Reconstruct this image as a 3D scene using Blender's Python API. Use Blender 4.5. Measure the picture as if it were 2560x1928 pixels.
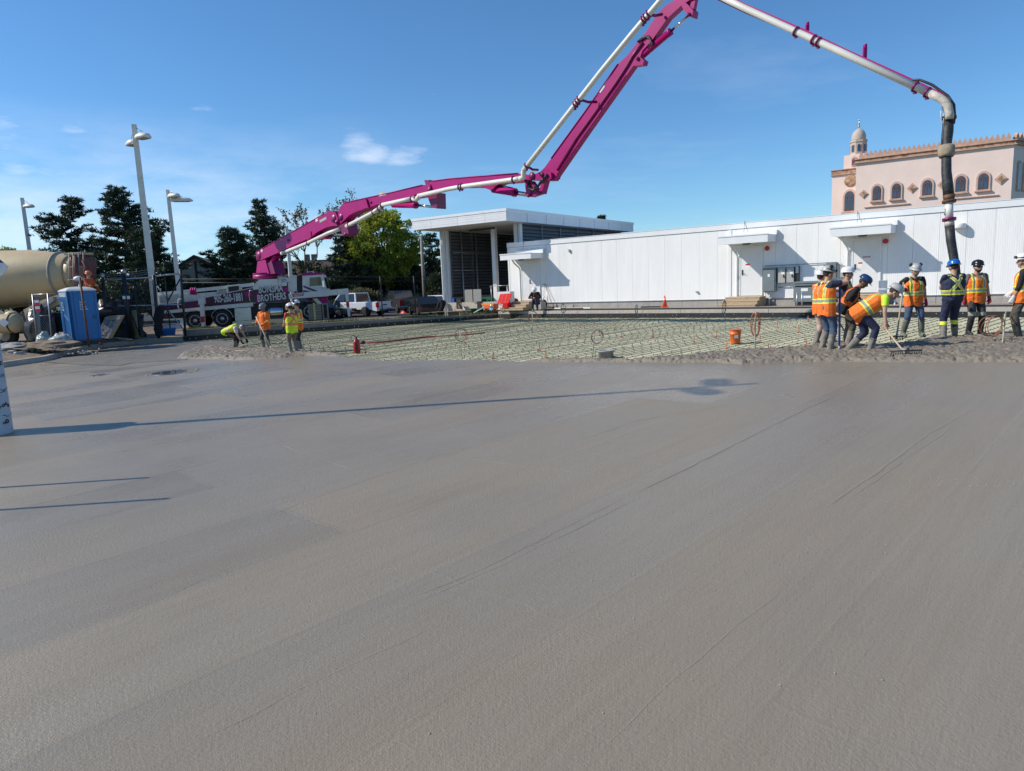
import bpy, math, random
import numpy as np
from mathutils import Vector, Matrix

# ------------------------------------------------------------------ camera, sky, sun, exposure
scene = bpy.context.scene
for o in list(bpy.data.objects):
    bpy.data.objects.remove(o)
RND = random.Random(7)
NPR = np.random.default_rng(11)

FPX, CX, CY = 1707.0, 1280.0, 964.0          # focal length and centre in pixels of the 2560 x 1928 photograph
PITCH, ROLL, ZC = math.atan(256 / 1707.0), 0.042, 2.08
_F = np.array([0, math.cos(PITCH), -math.sin(PITCH)])
_R0 = np.array([1.0, 0, 0]); _U0 = np.cross(_R0, _F)
_R = _R0 * math.cos(ROLL) - _U0 * math.sin(ROLL)
_U = _R0 * math.sin(ROLL) + _U0 * math.cos(ROLL)
_C = np.array([0, 0, ZC])

cam_data = bpy.data.cameras.new('camera')
cam = bpy.data.objects.new('camera', cam_data)
scene.collection.objects.link(cam)
cam_data.sensor_width = 36; cam_data.lens = FPX * 36 / 2560
cam_data.clip_start = 0.1; cam_data.clip_end = 4000
cam.matrix_world = Matrix(((_R[0], _U[0], -_F[0], _C[0]), (_R[1], _U[1], -_F[1], _C[1]), (_R[2], _U[2], -_F[2], _C[2]), (0, 0, 0, 1)))
scene.camera = cam
scene.render.resolution_x, scene.render.resolution_y = 1024, 771

SUN_EL = math.radians(37.5)
SUN_DIR = Vector((-math.cos(SUN_EL), -0.012, math.sin(SUN_EL))).normalized()    # towards the sun
world = bpy.data.worlds.new('World'); scene.world = world; world.use_nodes = True
nt = world.node_tree; nt.nodes.clear()
wo = nt.nodes.new('ShaderNodeOutputWorld'); bg = nt.nodes.new('ShaderNodeBackground')
sky = nt.nodes.new('ShaderNodeTexSky'); sky.sky_type = 'NISHITA'; sky.sun_disc = False
sky.sun_elevation = SUN_EL
sky.sun_rotation = math.radians(-90)
sky.altitude = 50; sky.air_density = 1.0; sky.dust_density = 0.0; sky.ozone_density = 4.0
bg.inputs['Strength'].default_value = 0.142
# thin high cloud: noise on the view direction, flattened towards the horizon
tc = nt.nodes.new('ShaderNodeTexCoord')
sep = nt.nodes.new('ShaderNodeSeparateXYZ'); nt.links.new(tc.outputs['Generated'], sep.inputs[0])
def wmath(op, a, b=None, clamp=False):
    n = nt.nodes.new('ShaderNodeMath'); n.operation = op; n.use_clamp = clamp
    for i, v in enumerate((a, b)):
        if v is None: continue
        if isinstance(v, (int, float)): n.inputs[i].default_value = v
        else: nt.links.new(v, n.inputs[i])
    return n.outputs[0]
zc = wmath('ADD', wmath('MAXIMUM', sep.outputs[2], 0.0), 0.10)
px_ = wmath('DIVIDE', sep.outputs[0], zc); py_ = wmath('DIVIDE', sep.outputs[1], zc)
comb = nt.nodes.new('ShaderNodeCombineXYZ'); nt.links.new(px_, comb.inputs[0]); nt.links.new(py_, comb.inputs[1])
mp = nt.nodes.new('ShaderNodeMapping'); mp.inputs['Scale'].default_value = (0.55, 0.75, 1); mp.inputs['Location'].default_value = (3.1, 1.3, 0)
nt.links.new(comb.outputs[0], mp.inputs[0])
nz = nt.nodes.new('ShaderNodeTexNoise'); nz.inputs['Scale'].default_value = 1.0; nz.inputs['Detail'].default_value = 7; nz.inputs['Roughness'].default_value = 0.62
nt.links.new(mp.outputs[0], nz.inputs[0])
cl = nt.nodes.new('ShaderNodeValToRGB'); cl.color_ramp.elements[0].position = 0.56; cl.color_ramp.elements[1].position = 0.84
nt.links.new(nz.outputs[0], cl.inputs[0])
# a few separate puffs (direction, half width in x and z, strength)
def puff(dx, dy, dz, wx, wz, s):
    v = Vector((dx, dy, dz)).normalized(); tx = Vector((v.y, -v.x, 0)).normalized(); tz = tx.cross(v)
    def dot(q):
        n = nt.nodes.new('ShaderNodeVectorMath'); n.operation = 'DOT_PRODUCT'
        nt.links.new(tc.outputs['Generated'], n.inputs[0]); n.inputs[1].default_value = q; return n.outputs['Value']
    a = wmath('DIVIDE', dot(tx), wx); b = wmath('DIVIDE', dot(tz), wz)
    r2 = wmath('ADD', wmath('MULTIPLY', a, a), wmath('MULTIPLY', b, b))
    g = wmath('SUBTRACT', 1.0, r2, True)
    f = wmath('MULTIPLY', g, wmath('MAXIMUM', dot(v), 0.0))
    return wmath('MULTIPLY', f, s)
def _ray(x, y): return _F + _R * ((x - CX) / FPX) - _U * ((y - CY) / FPX)
nz2 = nt.nodes.new('ShaderNodeTexNoise'); nz2.inputs['Scale'].default_value = 22; nz2.inputs['Detail'].default_value = 6; nz2.inputs['Roughness'].default_value = 0.6
mp2 = nt.nodes.new('ShaderNodeMapping'); mp2.inputs['Scale'].default_value = (0.6, 0.6, 2.2); nt.links.new(tc.outputs['Generated'], mp2.inputs[0]); nt.links.new(mp2.outputs[0], nz2.inputs[0])
tot = None
for (x, y, wx, wy, s) in ((905, 372, 70, 46, 1.0), (1000, 390, 105, 34, 0.9), (890, 294, 95, 10, 0.55), (860, 318, 60, 9, 0.4), (505, 280, 55, 22, 0.75), (182, 320, 45, 14, 0.8), (1060, 235, 70, 14, 0.6), (10, 360, 60, 90, 0.75), (120, 430, 80, 16, .6)):
    q = puff(*_ray(x, y), wx / 1800.0, wy / 1800.0, s)
    tot = q if tot is None else wmath('ADD', tot, q)
pf = wmath('MULTIPLY', wmath('SUBTRACT', wmath('ADD', wmath('MULTIPLY', tot, .95), wmath('MULTIPLY', nz2.outputs[0], 2.3)), 1.62, True), wmath('MULTIPLY', tot, 2.2, True), True)
# broad veil of cirrus low in the west
veil = wmath('MULTIPLY', wmath('SUBTRACT', 0.235, sep.outputs[2], True), 5.0, True)
west = wmath('MULTIPLY', wmath('SUBTRACT', -0.02, sep.outputs[0], True), 2.6, True)
vnoise = wmath('MULTIPLY', cl.outputs[0], 1.0)
nz3 = nt.nodes.new('ShaderNodeTexNoise'); nz3.inputs['Scale'].default_value = 5.5; nz3.inputs['Detail'].default_value = 7; nz3.inputs['Roughness'].default_value = .62; mp3 = nt.nodes.new('ShaderNodeMapping'); mp3.inputs['Scale'].default_value = (1, 1, 3.6); mp3.inputs['Location'].default_value = (.4, .2, .1); nt.links.new(tc.outputs['Generated'], mp3.inputs[0]); nt.links.new(mp3.outputs[0], nz3.inputs[0])
nv = wmath('MULTIPLY', wmath('MULTIPLY', veil, west, True), wmath('SUBTRACT', wmath('MULTIPLY', nz3.outputs[0], 3.4), 1.25, True), True)
cmask = wmath('ADD', wmath('ADD', wmath('MULTIPLY', pf, 0.62), wmath('MULTIPLY', nv, 0.75)), wmath('MULTIPLY', vnoise, 0.16), True)
mx = nt.nodes.new('ShaderNodeMixRGB'); nt.links.new(cmask, mx.inputs[0])
hs = nt.nodes.new('ShaderNodeHueSaturation'); hs.inputs['Saturation'].default_value = 1.14; nt.links.new(sky.outputs[0], hs.inputs['Color'])
tint = nt.nodes.new('ShaderNodeValToRGB'); nt.links.new(sep.outputs[2], tint.inputs[0]); e_ = tint.color_ramp.elements
e_[0].position = 0.0; e_[0].color = (.60, .82, 1.0, 1); e_[1].position = 0.45; e_[1].color = (.86, .96, 1.0, 1); k_ = e_.new(.14); k_.color = (.74, .90, 1.0, 1)
tm = nt.nodes.new('ShaderNodeMixRGB'); tm.blend_type = 'MULTIPLY'; tm.inputs[0].default_value = 1; nt.links.new(hs.outputs[0], tm.inputs[1]); nt.links.new(tint.outputs[0], tm.inputs[2])
nt.links.new(tm.outputs[0], mx.inputs[1]); mx.inputs[2].default_value = (6.6, 7.2, 8.4, 1)
nt.links.new(mx.outputs[0], bg.inputs[0]); nt.links.new(bg.outputs[0], wo.inputs[0])

sun_data = bpy.data.lights.new('sun', 'SUN'); sun_data.energy = 4.6; sun_data.angle = math.radians(0.53); sun_data.color = (1.0, 0.94, 0.84)
sun = bpy.data.objects.new('sun', sun_data); scene.collection.objects.link(sun)
sun.rotation_euler = (-SUN_DIR).to_track_quat('-Z', 'Y').to_euler()
sun.location = (-30, 0, 40)

vs = scene.view_settings; vs.view_transform = 'Standard'; vs.look = 'None'; vs.gamma = 1; vs.exposure = 0.0; vs.use_curve_mapping = False

# ------------------------------------------------------------------ helpers
def ray(x, y): return _F + _R * ((x - CX) / FPX) - _U * ((y - CY) / FPX)
def at(x, y, d): return Vector(_C + ray(x, y) * d)                       # the point seen at a pixel, at distance d along the view axis
def gz(X, Y): return 0.022 * X + 0.006 * Y                               # level of the slab: it falls gently to the left
def gp(x, y, dz=0.0):                                                    # point of the slab seen at a pixel
    v = ray(x, y); n = np.array([-.022, -.006, 1.0]); t = (dz - _C @ n) / (v @ n); return Vector(_C + v * t)
def onz(x, y, z):                                                        # point of a level plane seen at a pixel
    v = ray(x, y); return Vector(_C + v * ((z - ZC) / v[2]))
def prj(p):
    q = np.array(p[:]) - _C; d = q @ _F; return CX + FPX * (q @ _R) / d, CY - FPX * (q @ _U) / d
def solve_x(o, d, x, lo=-40.0, hi=40.0):                                  # distance along o + d*a at which the picture column is x
    f0 = prj(Vector(o) + Vector(d) * lo)[0] - x
    for _ in range(60):
        m = (lo + hi) / 2; fm = prj(Vector(o) + Vector(d) * m)[0] - x
        if (fm > 0) == (f0 > 0): lo = m
        else: hi = m
    return (lo + hi) / 2
class Plane:
    """vertical plane: origin, direction to the right, normal towards the viewer"""
    def __init__(s, o, right):
        s.o = Vector(o); s.t = Vector((right[0], right[1], 0)).normalized(); s.n = Vector((s.t.y, -s.t.x, 0))
    def px(s, x, y, off=0.0):                                            # pixel -> (s, z) in the plane shifted by off
        v = Vector(ray(x, y)); c = Vector(_C); k = ((s.o + s.n * off) - c).dot(s.n) / v.dot(s.n); p = c + v * k
        return (p - s.o).dot(s.t), p.z
    def w(s, a, z, off=0.0):
        p = s.o + s.t * a + s.n * off; return Vector((p.x, p.y, z))

MATS = {}
def srgb(r, g, b):
    f = lambda c: (c / 255 / 12.92) if c / 255 <= .04045 else ((c / 255 + .055) / 1.055) ** 2.4
    return (f(r), f(g), f(b))
def M(name, col=(.5, .5, .5), rough=.6, metal=0.0, var=.12, scale=5.0, bump=0.0, bscale=60.0, spec=.5, coat=0.0, hue=None, detail=5, stretch=None, dirt=0.0, trans=0.0):
    if name in MATS: return MATS[name]
    m = bpy.data.materials.new(name); m.use_nodes = True; t = m.node_tree
    b = t.nodes['Principled BSDF']; b.inputs['Roughness'].default_value = rough; b.inputs['Metallic'].default_value = metal
    b.inputs['Specular IOR Level'].default_value = spec; b.inputs['Coat Weight'].default_value = coat; b.inputs['Coat Roughness'].default_value = .08
    if trans: b.inputs['Transmission Weight'].default_value = trans
    c = t.nodes.new('ShaderNodeTexCoord'); src = c.outputs['Object']
    if stretch:
        mpn = t.nodes.new('ShaderNodeMapping'); mpn.inputs['Scale'].default_value = stretch; t.links.new(src, mpn.inputs[0]); src = mpn.outputs[0]
    n = t.nodes.new('ShaderNodeTexNoise'); n.inputs['Scale'].default_value = scale; n.inputs['Detail'].default_value = detail; n.inputs['Roughness'].default_value = .6
    t.links.new(src, n.inputs[0])
    r = t.nodes.new('ShaderNodeValToRGB'); e = r.color_ramp.elements; e[0].position = .3; e[1].position = .7
    lo = tuple(max(0, x * (1 - var)) for x in col); hi = tuple(min(1, x * (1 + var)) for x in col)
    if hue: hi = tuple(min(1, x) for x in hue)
    e[0].color = (*lo, 1); e[1].color = (*hi, 1); t.links.new(n.outputs[0], r.inputs[0])
    out = r.outputs[0]
    if dirt:
        n3 = t.nodes.new('ShaderNodeTexNoise'); n3.inputs['Scale'].default_value = scale * 3.1; n3.inputs['Detail'].default_value = 8
        t.links.new(c.outputs['Object'], n3.inputs[0])
        r3 = t.nodes.new('ShaderNodeValToRGB'); r3.color_ramp.elements[0].position = .5; r3.color_ramp.elements[1].position = .72; t.links.new(n3.outputs[0], r3.inputs[0])
        k = t.nodes.new('ShaderNodeMath'); k.operation = 'MULTIPLY'; k.inputs[1].default_value = dirt; t.links.new(r3.outputs[0], k.inputs[0])
        mxn = t.nodes.new('ShaderNodeMixRGB'); t.links.new(k.outputs[0], mxn.inputs[0]); t.links.new(out, mxn.inputs[1]); mxn.inputs[2].default_value = (.19, .165, .135, 1); out = mxn.outputs[0]
    t.links.new(out, b.inputs['Base Color'])
    if bump:
        n2 = t.nodes.new('ShaderNodeTexNoise'); n2.inputs['Scale'].default_value = bscale; n2.inputs['Detail'].default_value = 4; t.links.new(src, n2.inputs[0])
        bp = t.nodes.new('ShaderNodeBump'); bp.inputs['Strength'].default_value = bump; bp.inputs['Distance'].default_value = .02
        t.links.new(n2.outputs[0], bp.inputs['Height']); t.links.new(bp.outputs[0], b.inputs['Normal'])
    MATS[name] = m; return m

class MB:
    """collects shapes; build() links them as one mesh object"""
    def __init__(s, mat=None): s.v = []; s.f = []; s.mi = []; s.sm = []; s.mats = []; s.cur = 0; s.T = None; s.use(mat) if mat else None
    def use(s, m):
        if isinstance(m, str): m = MATS[m]
        if m not in s.mats: s.mats.append(m)
        s.cur = s.mats.index(m); return s
    def add(s, vs_, fs, smooth=False):
        k = len(s.v)
        for p in vs_:
            p = Vector(p)
            if s.T is not None: p = s.T @ p
            s.v.append((p.x, p.y, p.z))
        for f_ in fs: s.f.append(tuple(i + k for i in f_)); s.mi.append(s.cur); s.sm.append(smooth)
        return s
    def box(s, c, size, R=None):
        c = Vector(c); hx, hy, hz = size[0] / 2, size[1] / 2, size[2] / 2
        p = [Vector((x * hx, y * hy, z * hz)) for z in (-1, 1) for y in (-1, 1) for x in (-1, 1)]
        if R is not None: p = [R @ q for q in p]
        return s.add([c + q for q in p], [(0, 2, 3, 1), (4, 5, 7, 6), (0, 1, 5, 4), (2, 6, 7, 3), (0, 4, 6, 2), (1, 3, 7, 5)])
    def rbox(s, c, size, R=None, b=.01):                                  # chamfered box
        c = Vector(c); h = [size[0] / 2, size[1] / 2, size[2] / 2]; b = min(b, min(h) * .9); idx = {}; vs_ = []
        for sx in (-1, 1):
            for sy in (-1, 1):
                for sz in (-1, 1):
                    for a in range(3):
                        q = [sx * h[0], sy * h[1], sz * h[2]]; 
                        for k in range(3):
                            if k != a: q[k] -= (sx, sy, sz)[k] * b
                        idx[(sx, sy, sz, a)] = len(vs_); q = Vector(q); vs_.append(c + (R @ q if R is not None else q))
        fs = []
        for a in range(3):
            o1, o2 = [k for k in range(3) if k != a]
            for sg in (-1, 1):
                ring = []
                for (u1, u2) in ((-1, -1), (1, -1), (1, 1), (-1, 1)):
                    k = [0, 0, 0]; k[a] = sg; k[o1] = u1; k[o2] = u2; ring.append(idx[(*k, a)])
                fs.append(ring if (sg > 0) == (a != 1) else ring[::-1])
        for a in range(3):                                                # edges along axis a
            o1, o2 = [k for k in range(3) if k != a]
            for u1 in (-1, 1):
                for u2 in (-1, 1):
                    k0 = [0, 0, 0]; k1 = [0, 0, 0]; k0[a] = -1; k1[a] = 1
                    for k in (k0, k1): k[o1] = u1; k[o2] = u2
                    q = [idx[(*k0, o1)], idx[(*k0, o2)], idx[(*k1, o2)], idx[(*k1, o1)]]
                    fs.append(q)
        for sx in (-1, 1):
            for sy in (-1, 1):
                for sz in (-1, 1): fs.append([idx[(sx, sy, sz, a)] for a in range(3)])
        return s.add(vs_, fs)
    def prism(s, poly, vec):
        n = len(poly); vec = Vector(vec); a = [Vector(p) for p in poly]
        return s.add(a + [p + vec for p in a], [tuple(range(n))[::-1], tuple(range(n, 2 * n))] + [(i, (i + 1) % n, n + (i + 1) % n, n + i) for i in range(n)])
    def loft(s, rings, smooth=True, caps=True, closed=True):
        n = len(rings[0]); vs_ = [p for r_ in rings for p in r_]; fs = []
        for k in range(len(rings) - 1):
            for i in range(n if closed else n - 1):
                j = (i + 1) % n; fs.append((k * n + i, k * n + j, (k + 1) * n + j, (k + 1) * n + i))
        s.add(vs_, fs, smooth)
        if caps:
            k = len(s.v) - len(vs_)
            s.f.append(tuple(k + i for i in range(n))[::-1]); s.f.append(tuple(k + len(vs_) - n + i for i in range(n))); s.mi += [s.cur] * 2; s.sm += [False] * 2
        return s
    def tube(s, p0, p1, r0, r1=None, n=10, caps=True, smooth=True, sq=False):
        p0, p1 = Vector(p0), Vector(p1); r1 = r0 if r1 is None else r1; d = (p1 - p0)
        if d.length < 1e-6: return s
        d.normalize(); a = d.orthogonal().normalized() if abs(d.z) < .95 else Vector((1, 0, 0)); b = d.cross(a).normalized(); a = b.cross(d)
        ring = lambda p, r_: [p + (a * math.cos(2 * math.pi * i / n) + b * math.sin(2 * math.pi * i / n)) * r_ for i in range(n)]
        return s.loft([ring(p0, r0), ring(p1, r1)], smooth, caps)
    def path(s, pts, r, n=8, caps=True):
        pts = [Vector(p) for p in pts]; rs = r if isinstance(r, (list, tuple)) else [r] * len(pts); rings = []; a = None
        for i, p in enumerate(pts):
            d = (pts[min(i + 1, len(pts) - 1)] - pts[max(i - 1, 0)]).normalized()
            a = d.orthogonal().normalized() if a is None else (a - d * a.dot(d)).normalized()
            b = d.cross(a); rings.append([p + (a * math.cos(2 * math.pi * k / n) + b * math.sin(2 * math.pi * k / n)) * rs[i] for k in range(n)])
        return s.loft(rings, True, caps)
    def ring(s, c, axis, R_, r_, n=24, m=6):                              # torus
        c, axis = Vector(c), Vector(axis).normalized(); a = axis.orthogonal().normalized(); b = axis.cross(a); vs_ = []; fs = []
        for i in range(n):
            t_ = 2 * math.pi * i / n; e = a * math.cos(t_) + b * math.sin(t_)
            for k in range(m):
                q = 2 * math.pi * k / m; vs_.append(c + e * (R_ + r_ * math.cos(q)) + axis * (r_ * math.sin(q)))
        for i in range(n):
            for k in range(m): fs.append((i * m + k, ((i + 1) % n) * m + k, ((i + 1) % n) * m + (k + 1) % m, i * m + (k + 1) % m))
        return s.add(vs_, fs, True)
    def lathe(s, c, axis, prof, n=24, smooth=True, caps=True):            # prof: (distance along axis, radius)
        c, axis = Vector(c), Vector(axis).normalized(); a = axis.orthogonal().normalized() if abs(axis.z) < .95 else Vector((1, 0, 0)); b = axis.cross(a).normalized(); a = b.cross(axis)
        return s.loft([[c + axis * h + (a * math.cos(2 * math.pi * i / n) + b * math.sin(2 * math.pi * i / n)) * max(r_, 1e-4) for i in range(n)] for h, r_ in prof], smooth, caps)
    def ball(s, c, r_, n=12, m=8, sc=(1, 1, 1), R=None):
        vs_ = []; fs = []; c = Vector(c)
        for j in range(m + 1):
            th = math.pi * j / m
            for i in range(n):
                q = Vector((r_ * sc[0] * math.sin(th) * math.cos(2 * math.pi * i / n), r_ * sc[1] * math.sin(th) * math.sin(2 * math.pi * i / n), r_ * sc[2] * math.cos(th)))
                vs_.append(c + (R @ q if R is not None else q))
        for j in range(m):
            for i in range(n): fs.append((j * n + i, (j + 1) * n + i, (j + 1) * n + (i + 1) % n, j * n + (i + 1) % n))
        return s.add(vs_, fs, True)
    def mesh(s, name, off=(0, 0, 0)):
        me = bpy.data.meshes.new(name); o = np.array(off)
        me.from_pydata([tuple(np.array(p) - o) for p in s.v] if any(off) else s.v, [], s.f)
        for m in s.mats: me.materials.append(m)
        me.polygons.foreach_set('material_index', s.mi); me.polygons.foreach_set('use_smooth', s.sm); me.update(); return me
    def build(s, name, parent=None, local=False, **kw):
        """parent given: a part (its vertices are world coordinates unless local); no parent: a thing of its own"""
        if parent is not None:
            off = (0, 0, 0) if local else tuple(BASE[root_of(parent)])
            o = bpy.data.objects.new(name, s.mesh(name, off)); scene.collection.objects.link(o); o.parent = parent
        else:
            a = np.array(s.v); lo, hi = a.min(0), a.max(0); off = (0, 0, 0) if local else tuple(((lo[0] + hi[0]) / 2, (lo[1] + hi[1]) / 2, lo[2]))
            o = bpy.data.objects.new(name, s.mesh(name, off)); scene.collection.objects.link(o); o.location = off; BASE[o] = Vector(off)
        tag(o, **kw); return o
BASE = {}
def root_of(o):
    while o.parent: o = o.parent
    return o
def tag(o, label=None, cat=None, group=None, kind=None):
    if label: o['label'] = label
    if cat: o['category'] = cat
    if group: o['group'] = group
    if kind: o['kind'] = kind
    return o
def thing(name, loc, label, cat, group=None, rz=0.0):
    o = bpy.data.objects.new(name, None); o.empty_display_size = .2; scene.collection.objects.link(o); o.location = loc; o.rotation_euler = (0, 0, rz)
    BASE[o] = Vector(loc); return tag(o, label, cat, group)
def structure(o): o['kind'] = 'structure'; return o
def copy_tree(o, parent=None):
    c = o.copy(); scene.collection.objects.link(c); c.parent = parent
    for ch in o.children: copy_tree(ch, c)
    return c
def text(parent, body, o, right, up, size, mat, name='lettering', bold=.0, width=None, local=False, shear=0):
    """flat raised letters; o = left end of the base line, height of a capital = size"""
    cu = bpy.data.curves.new('t', 'FONT'); cu.body = body; cu.size = 1; cu.offset = bold; cu.extrude = .004; cu.resolution_u = 2; cu.shear = shear
    t = bpy.data.objects.new('t', cu); me = bpy.data.meshes.new_from_object(t); bpy.data.objects.remove(t); bpy.data.curves.remove(cu)
    co = np.array([v.co[:] for v in me.vertices]); fs = [tuple(p.vertices) for p in me.polygons]; bpy.data.meshes.remove(me)
    if not len(co): return None
    k = size / .69; right, up = Vector(right).normalized(), Vector(up).normalized(); nn = right.cross(up); kx = k
    if width: kx = width / (co[:, 0].max() - co[:, 0].min()); co[:, 0] -= co[:, 0].min()
    mb = MB(mat); mb.add([Vector(o) + right * (c[0] * kx) + up * (c[1] * k) + nn * (.004 + c[2]) for c in co], fs); return mb.build(name, parent, local=local)

# smooth value noise on arrays
def _hash(ix, iy, seed):
    h = (ix * 374761393 + iy * 668265263 + seed * 974634541) & 0x7fffffff; h = ((h ^ (h >> 13)) * 1274126177) & 0x7fffffff; return ((h ^ (h >> 16)) & 0xffff) / 65535.0
def vnoise(x, y, seed=0):
    x, y = np.asarray(x, float), np.asarray(y, float); ix, iy = np.floor(x).astype(np.int64), np.floor(y).astype(np.int64); fx, fy = x - ix, y - iy
    fx = fx * fx * (3 - 2 * fx); fy = fy * fy * (3 - 2 * fy)
    a, b, c, d = _hash(ix, iy, seed), _hash(ix + 1, iy, seed), _hash(ix, iy + 1, seed), _hash(ix + 1, iy + 1, seed)
    return (a * (1 - fx) + b * fx) * (1 - fy) + (c * (1 - fx) + d * fx) * fy
def fbm(x, y, o=4, seed=0, g=.5):
    s_ = 0; a = 1; t_ = 0
    for i in range(o): s_ = s_ + a * vnoise(x * 2 ** i, y * 2 ** i, seed + i * 17); t_ += a; a *= g
    return s_ / t_
def inpoly(X, Y, poly):
    X, Y = np.asarray(X), np.asarray(Y); r_ = np.zeros(X.shape, bool); n = len(poly)
    for i in range(n):
        x0, y0 = poly[i][0], poly[i][1]; x1, y1 = poly[(i + 1) % n][0], poly[(i + 1) % n][1]
        c = ((y0 > Y) != (y1 > Y)) & (X < (x1 - x0) * (Y - y0) / (y1 - y0 + 1e-12) + x0); r_ ^= c
    return r_
def edgedist(X, Y, pts, closed=True):
    d = np.full(np.shape(X), 1e9); n = len(pts)
    for i in range(n if closed else n - 1):
        ax, ay = pts[i][0], pts[i][1]; bx, by = pts[(i + 1) % n][0], pts[(i + 1) % n][1]; L2 = (bx - ax) ** 2 + (by - ay) ** 2 + 1e-12
        t_ = np.clip(((X - ax) * (bx - ax) + (Y - ay) * (by - ay)) / L2, 0, 1); d = np.minimum(d, np.hypot(X - ax - t_ * (bx - ax), Y - ay - t_ * (by - ay)))
    return d
def sheet(name, poly, res, zfun, mat, smooth=True, **kw):
    """grid of points inside a polygon with heights from zfun(X, Y)"""
    xs = [p[0] for p in poly]; ys = [p[1] for p in poly]; gx = np.arange(min(xs), max(xs) + res, res); gy = np.arange(min(ys), max(ys) + res, res)
    X, Y = np.meshgrid(gx, gy); ins = inpoly(X, Y, poly); Z = zfun(X, Y); ny, nx = X.shape
    q = ins[:-1, :-1] & ins[1:, :-1] & ins[:-1, 1:] & ins[1:, 1:]; j, i = np.nonzero(q); a = j * nx + i
    F_ = np.stack([a, a + 1, a + nx + 1, a + nx], 1); used = np.unique(F_); mp_ = np.zeros(nx * ny, np.int64); mp_[used] = np.arange(len(used))
    V = np.stack([X.ravel(), Y.ravel(), Z.ravel()], 1)[used]; F_ = mp_[F_]
    me = bpy.data.meshes.new(name); me.from_pydata(V.tolist(), [], F_.tolist()); me.materials.append(mat if not isinstance(mat, str) else MATS[mat]); me.polygons.foreach_set('use_smooth', [smooth] * len(F_)); me.update()
    o = bpy.data.objects.new(name, me); scene.collection.objects.link(o); BASE[o] = Vector((0, 0, 0)); return tag(o, **kw)
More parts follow.
